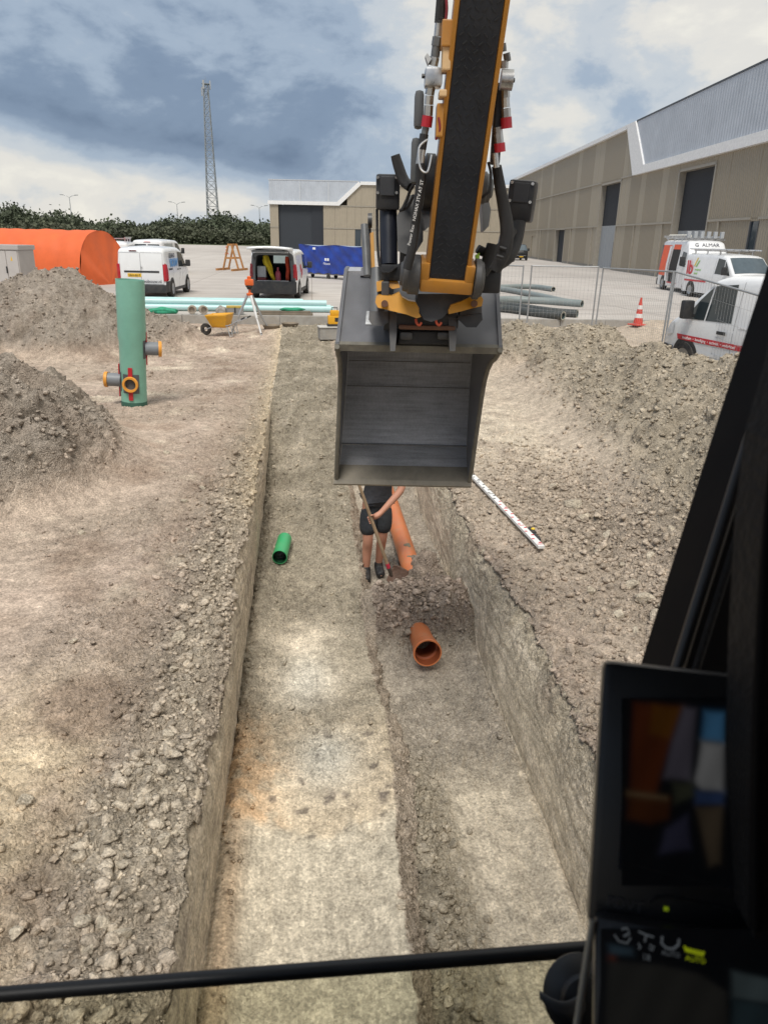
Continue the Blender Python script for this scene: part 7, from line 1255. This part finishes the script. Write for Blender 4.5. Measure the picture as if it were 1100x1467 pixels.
# ---- bigger single clods
def big_clods():
    v0, f0 = ico(4); meshes = []
    for i in range(8):
        a = RNG.normal(size=(9, 3)); a /= np.linalg.norm(a, axis=1, keepdims=True); d = np.ones(len(v0))
        for j in range(9): h = RNG.uniform(0.45, 0.85); s = v0 @ a[j]; d = np.where(s > h, np.minimum(d, h / np.maximum(s, 1e-3)), d)
        q = v0 * 3 + i * 7; d = d * (1 + 0.10 * perlin(q[:, 0] + q[:, 2], q[:, 1] - q[:, 2], i) + 0.06 * perlin(q[:, 0] * 3, q[:, 1] * 3 + q[:, 2] * 3, i + 5)); w = v0 * d[:, None] * np.array([1, 0.8, 0.6])
        me = bpy.data.meshes.new('soil_clod'); me.from_pydata(w.tolist(), [], f0.tolist()); me.update(); col = np.array([0.52, 0.455, 0.36]) * RNG.uniform(0.85, 1.15); at = me.color_attributes.new('soil', 'FLOAT_COLOR', 'POINT'); at.data.foreach_set('color', np.tile([*col, 0.4], len(w)).astype(np.float32)); me.materials.append(SOIL); me.polygons.foreach_set('use_smooth', [True] * len(me.polygons)); meshes.append(me)
    spots = []
    px_spots = [(820, 725, .11), (835, 745, .08), (790, 700, .07), (870, 770, .08), (905, 840, .09), (925, 860, .10), (940, 890, .09), (885, 885, .07), (855, 790, .06), (960, 845, .07), (930, 800, .06), (890, 810, .05), (845, 850, .05), (910, 905, .05), (950, 868, .06), (800, 660, .05), (765, 690, .04), (870, 720, .05), (915, 740, .04), (960, 760, .05), (975, 690, .06), (895, 680, .05)]
    px_left = [(255, 915, .06), (275, 1010, .05), (280, 1020, .045), (262, 1000, .05), (240, 1060, .05), (255, 1195, .05), (235, 1205, .045), (150, 1330, .05), (170, 1345, .055), (118, 1320, .04), (175, 1240, .04), (205, 1130, .04), (35, 1155, .05), (230, 1140, .045), (130, 1360, .045), (120, 765, .05), (240, 650, .05), (265, 720, .05), (105, 920, .04), (250, 960, .04), (270, 760, .045), (290, 700, .04), (25, 1340, .04)]
    px_tr = [(625, 1060, .035), (600, 1290, .035), (620, 1300, .04), (700, 1320, .04), (605, 1215, .04), (640, 1190, .04), (660, 1250, .04), (575, 1300, .03), (640, 1440, .04), (680, 1370, .03), (715, 1405, .035)]
    for (lst, z, lab, g) in ((px_spots, -0.1, 'fist-sized or bigger clod of dry soil at the foot of the right heap', 'big clods below the right heap'), (px_left, 0.05, 'single clod of dry soil among the crumbs left of the trench', 'clods left of the trench'), (px_tr, -0.8, 'single clod of dry soil on the trench floor', 'clods on the trench floor')):
        for i, (px, py, s) in enumerate(lst):
            p = G(px, py, z)
            for _ in range(4): p = G(px, py, ground_z(p[0], p[1]))
            o = bpy.data.objects.new('soil_clod', meshes[(i * 3 + len(lst)) % 8]); COL.objects.link(o); o.location = (p[0], p[1], ground_z(p[0], p[1]) + s * 0.25); o.scale = (s, s * random.uniform(0.8, 1.1), s * random.uniform(0.8, 1.2)); o.rotation_euler = (random.uniform(-.4, .4), random.uniform(-.4, .4), random.uniform(0, 6.28)); tag(o, lab, 'clod', g)
big_clods()
# ---- the worker
SKIN = mat('skin', (0.50, 0.245, 0.165), 0.55, 0, 0.10, 12); SHIRT = mat('dark_grey_cloth', (0.045, 0.047, 0.056), 0.85, 0, 0.2, 14, 0.5, 25); SHORTS = mat('charcoal_cloth', (0.030, 0.034, 0.040), 0.85, 0, 0.2, 14, 0.5, 25); BOOT = mat('black_boot', (0.014, 0.015, 0.018), 0.6, 0, 0.2, 12, dirt=0.2); HAIR = mat('brown_hair', (0.06, 0.035, 0.02), 0.7, 0, 0.3, 40)
def skin_mesh(name, verts, edges, radii, material, parent, root=0, sub=2):
    me = bpy.data.meshes.new(name); me.from_pydata(verts, edges, []); o = bpy.data.objects.new('tmp_skin', me); COL.objects.link(o); o.modifiers.new('s', 'SKIN'); sk = me.skin_vertices[0].data if me.skin_vertices else None
    if sk is None:
        bm = bmesh.new(); bm.from_mesh(me); bm.verts.layers.skin.verify(); bm.to_mesh(me); bm.free(); sk = me.skin_vertices[0].data
    for i, r in enumerate(radii): sk[i].radius = r if isinstance(r, tuple) else (r, r); sk[i].use_root = (i == root)
    m = o.modifiers.new('u', 'SUBSURF'); m.levels = sub; m.render_levels = sub
    dg = bpy.context.evaluated_depsgraph_get(); me2 = bpy.data.meshes.new_from_object(o.evaluated_get(dg)); bpy.data.objects.remove(o); me2.name = name; me2.materials.clear(); return obj(name, me2, material, parent, 'all')
def worker():
    fz = -0.90; base = Vector((0.66, 7.62, fz)); t = thing('person', 'person in dark t-shirt and shorts standing in the trench gripping a shovel', 'person', tuple(base))
    # local axes: x right in the picture, -y towards the cab
    J = dict(pel=(0.03, 0.06, 0.93), sp1=(0.035, 0.03, 1.08), sp2=(0.04, -0.03, 1.26), ch=(0.045, -0.08, 1.42), nk=(0.05, -0.13, 1.53), hd0=(0.05, -0.17, 1.62), hd1=(0.05, -0.19, 1.72), hd2=(0.05, -0.18, 1.80),
             rh=(-0.075, 0.05, 0.90), rk=(-0.075, -0.03, 0.49), rc=(-0.08, 0.02, 0.36), ra=(-0.085, 0.04, 0.09), rt=(-0.09, -0.03, 0.05), rt2=(-0.095, -0.13, 0.035),
             lh=(0.125, 0.06, 0.90), lk=(0.095, 0.06, 0.49), lc=(0.085, 0.12, 0.36), la=(0.065, 0.16, 0.09), lt=(0.075, 0.09, 0.05), lt2=(0.085, -0.01, 0.035),
             rs=(-0.15, -0.07, 1.42), re=(-0.30, -0.14, 1.24), rw=(-0.235, -0.36, 1.31), ls=(0.24, -0.07, 1.42), le=(0.27, -0.20, 1.14), lw=(0.03, -0.29, 0.90), lhnd=(-0.02, -0.30, 0.865), rhnd=(-0.20, -0.405, 1.335))
    order = ['pel', 'sp1', 'sp2', 'ch', 'nk', 'hd0', 'hd1', 'hd2', 'rh', 'rk', 'rc', 'ra', 'rt', 'rt2', 'lh', 'lk', 'lc', 'la', 'lt', 'lt2', 'rs', 're', 'rw', 'rhnd', 'ls', 'le', 'lw', 'lhnd']
    rad = dict(pel=(0.14, 0.11), sp1=(0.135, 0.10), sp2=(0.15, 0.11), ch=(0.16, 0.11), nk=0.058, hd0=0.075, hd1=(0.085, 0.095), hd2=0.06, rh=0.088, rk=0.060, rc=0.060, ra=0.038, rt=0.014, rt2=0.008, lh=0.088, lk=0.060, lc=0.060, la=0.038, lt=0.014, lt2=0.008, rs=0.062, re=0.044, rw=0.029, rhnd=0.032, ls=0.062, le=0.046, lw=0.030, lhnd=0.033)
    E = [('pel', 'sp1'), ('sp1', 'sp2'), ('sp2', 'ch'), ('ch', 'nk'), ('nk', 'hd0'), ('hd0', 'hd1'), ('hd1', 'hd2'), ('pel', 'rh'), ('rh', 'rk'), ('rk', 'rc'), ('rc', 'ra'), ('ra', 'rt'), ('rt', 'rt2'), ('pel', 'lh'), ('lh', 'lk'), ('lk', 'lc'), ('lc', 'la'), ('la', 'lt'), ('lt', 'lt2'), ('ch', 'rs'), ('rs', 're'), ('re', 'rw'), ('rw', 'rhnd'), ('ch', 'ls'), ('ls', 'le'), ('le', 'lw'), ('lw', 'lhnd')]
    V = [J[k] for k in order]; Rr = [rad[k] for k in order]; Ed = [(order.index(a), order.index(b)) for a, b in E]
    # shovel shaft line in local space (top hand to blade)
    S0 = Vector((-0.205, -0.40, 1.27)); S1 = Vector((0.135, -0.30, 0.27)); sd = (S1 - S0).normalized()
    def shaft_at(z): f = (z - S0.z) / (S1.z - S0.z); return S0 + (S1 - S0) * f
    # five fingers of each hand curl round the shaft
    for (hand, z, sgn) in (('lhnd', 0.86, 1), ('rhnd', 1.345, -1)):
        h = Vector(J[hand]); c = shaft_at(z); hi = order.index(hand); radial = (h - c); radial -= sd * radial.dot(sd); radial.normalize(); tan = sd.cross(radial).normalized() * (-1 if sgn > 0 else 1)
        for f in range(4):
            off = sd * (-0.033 + 0.022 * f); rr = 0.030; last = hi
            for (a, rad_) in ((0.35, 0.0105), (1.25, 0.0098), (2.2, 0.0092), (2.9, 0.0080)):
                p = c + off + (radial * math.cos(a) + tan * math.sin(a)) * (rr * (1.0 if a > 0.5 else 1.15)); V.append(tuple(p)); Rr.append(rad_); Ed.append((last, len(V) - 1)); last = len(V) - 1
        last = hi
        for (a, dz, rad_) in ((-0.6, -0.035, 0.012), (-1.5, -0.055, 0.011), (-2.3, -0.062, 0.009)):
            p = c + sd * dz + (radial * math.cos(a) + tan * math.sin(a)) * 0.030; V.append(tuple(p)); Rr.append(rad_); Ed.append((last, len(V) - 1)); last = len(V) - 1
    body = skin_mesh('body', V, Ed, Rr, SKIN, t)
    # face
    hc = Vector(J['hd1'])
    MB().lathe([(0.0, 0.0), (0.010, 0.004), (0.014, 0.02), (0.006, 0.05), (0.0, 0.055)], 10, Matrix.Translation(hc + Vector((0, -0.105, -0.02)))).build('nose', SKIN, body, True)
    for s in (-1, 1):
        MB().lathe([(0.0, -0.011), (0.011, 0.0), (0.0, 0.011)], 10, Matrix.Translation(hc + Vector((s * 0.032, -0.088, 0.028)))).build('eye', mat('eye_white', (0.6, 0.58, 0.55), 0.2), body, True); MB().bbox(s * 0.092 - 0.008, s * 0.092 + 0.008, -0.02, 0.015, -0.03, 0.035, 0.006, Matrix.Translation(hc)).build('ear', SKIN, body, True)
    MB().bbox(-0.025, 0.025, -0.092, -0.084, -0.052, -0.042, 0.003, Matrix.Translation(hc)).build('mouth', mat('lips', (0.32, 0.12, 0.10), 0.5), body)
    MB().grid(lambda u, v: tuple(hc + Vector((0.101 * math.cos(6.283 * u) * math.cos(1.571 * v) * 1.0, 0.012 + 0.112 * math.sin(6.283 * u) * math.cos(1.571 * v), 0.03 - 0.05 * math.sin(6.283 * u) * (-1) * (1 - v) * 1.2 + 0.105 * math.sin(1.571 * v)))), 24, 8).build('hair', HAIR, t, True)
    # clothes
    def dv(a, b, f): return tuple(Vector(J[a]).lerp(Vector(J[b]), f))
    V2 = [J['sp1'], J['sp2'], J['ch'], dv('ch', 'nk', 0.55), J['rs'], dv('rs', 're', 0.62), J['ls'], dv('ls', 'le', 0.62), (0.03, 0.05, 0.97), (0.03, 0.06, 0.86)]
    skin_mesh('t_shirt', V2, [(0, 1), (1, 2), (2, 3), (2, 4), (4, 5), (2, 6), (6, 7), (0, 8), (8, 9)], [(0.165, 0.125), (0.175, 0.13), (0.18, 0.13), 0.075, 0.085, 0.072, 0.085, 0.072, (0.17, 0.135), (0.175, 0.14)], SHIRT, t)
    V3 = [(0.03, 0.06, 0.97), J['pel'], J['rh'], dv('rh', 'rk', 0.5), dv('rh', 'rk', 0.92), J['lh'], dv('lh', 'lk', 0.5), dv('lh', 'lk', 0.92)]
    skin_mesh('shorts', V3, [(0, 1), (1, 2), (2, 3), (3, 4), (1, 5), (5, 6), (6, 7)], [(0.15, 0.12), (0.155, 0.125), 0.108, 0.106, 0.100, 0.108, 0.106, 0.100], SHORTS, t)
    for s in ('r', 'l'):
        A = Vector(J[s + 'a']); skin_mesh('boot', [tuple(A + Vector((0, 0, 0.07))), tuple(A), tuple(Vector(J[s + 't']) + Vector((0, 0.02, 0))), J[s + 't2']], [(0, 1), (1, 2), (2, 3)], [0.052, 0.055, (0.058, 0.054), (0.056, 0.050)], BOOT, t)
    # ---- shovel, held in both hands
    sh = thing('shovel', 'long-handled shovel with a rusty brown blade held by the worker', 'shovel', tuple(base))
    MB().tube([S0 - sd * 0.22, S0 + (S1 - S0) * 0.5, S1], [0.017, 0.018, 0.020], 12).build('shaft', mat('ash_shaft', (0.33, 0.235, 0.15), 0.6, 0, 0.2, 20), sh, True)
    MB().tube([S1 - sd * 0.06, S1 + sd * 0.02], 0.0215, 12).build('red_band', mat('red_band', (0.55, 0.03, 0.07), 0.5), sh, True); MB().tube([S1 + sd * 0.0, S1 + sd * 0.10], [0.024, 0.018], 12).build('socket', mat('shovel_steel', (0.12, 0.10, 0.085), 0.5, 0.5), sh, True)
    ax = (sd + Vector((0.75, -0.30, 0.35))).normalized(); nrm = Vector((0.1, -0.85, 0.55)); nrm = (nrm - ax * nrm.dot(ax)).normalized(); wd = ax.cross(nrm).normalized(); T0 = S1 + sd * 0.06
    def blade(u, v):
        w = 0.115 * (1 if v < 0.55 else math.sqrt(max(0.0, 1 - ((v - 0.55) / 0.45) ** 2)) * 0.98 + 0.02) * (0.85 + 0.15 * min(1, v * 5)); a = 2 * u - 1; return tuple(T0 + ax * (0.29 * v) + wd * (w * a) - nrm * (0.030 * (1 - a * a) * (1 - 0.5 * v)))
    b = MB().grid(blade, 14, 18).build('blade', mat('rusty_blade', (0.105, 0.060, 0.042), 0.6, 0.25, 0.3, 12, 0.4, 40), sh, True); so_ = b.modifiers.new('s', 'SOLIDIFY'); so_.thickness = 0.004
worker()
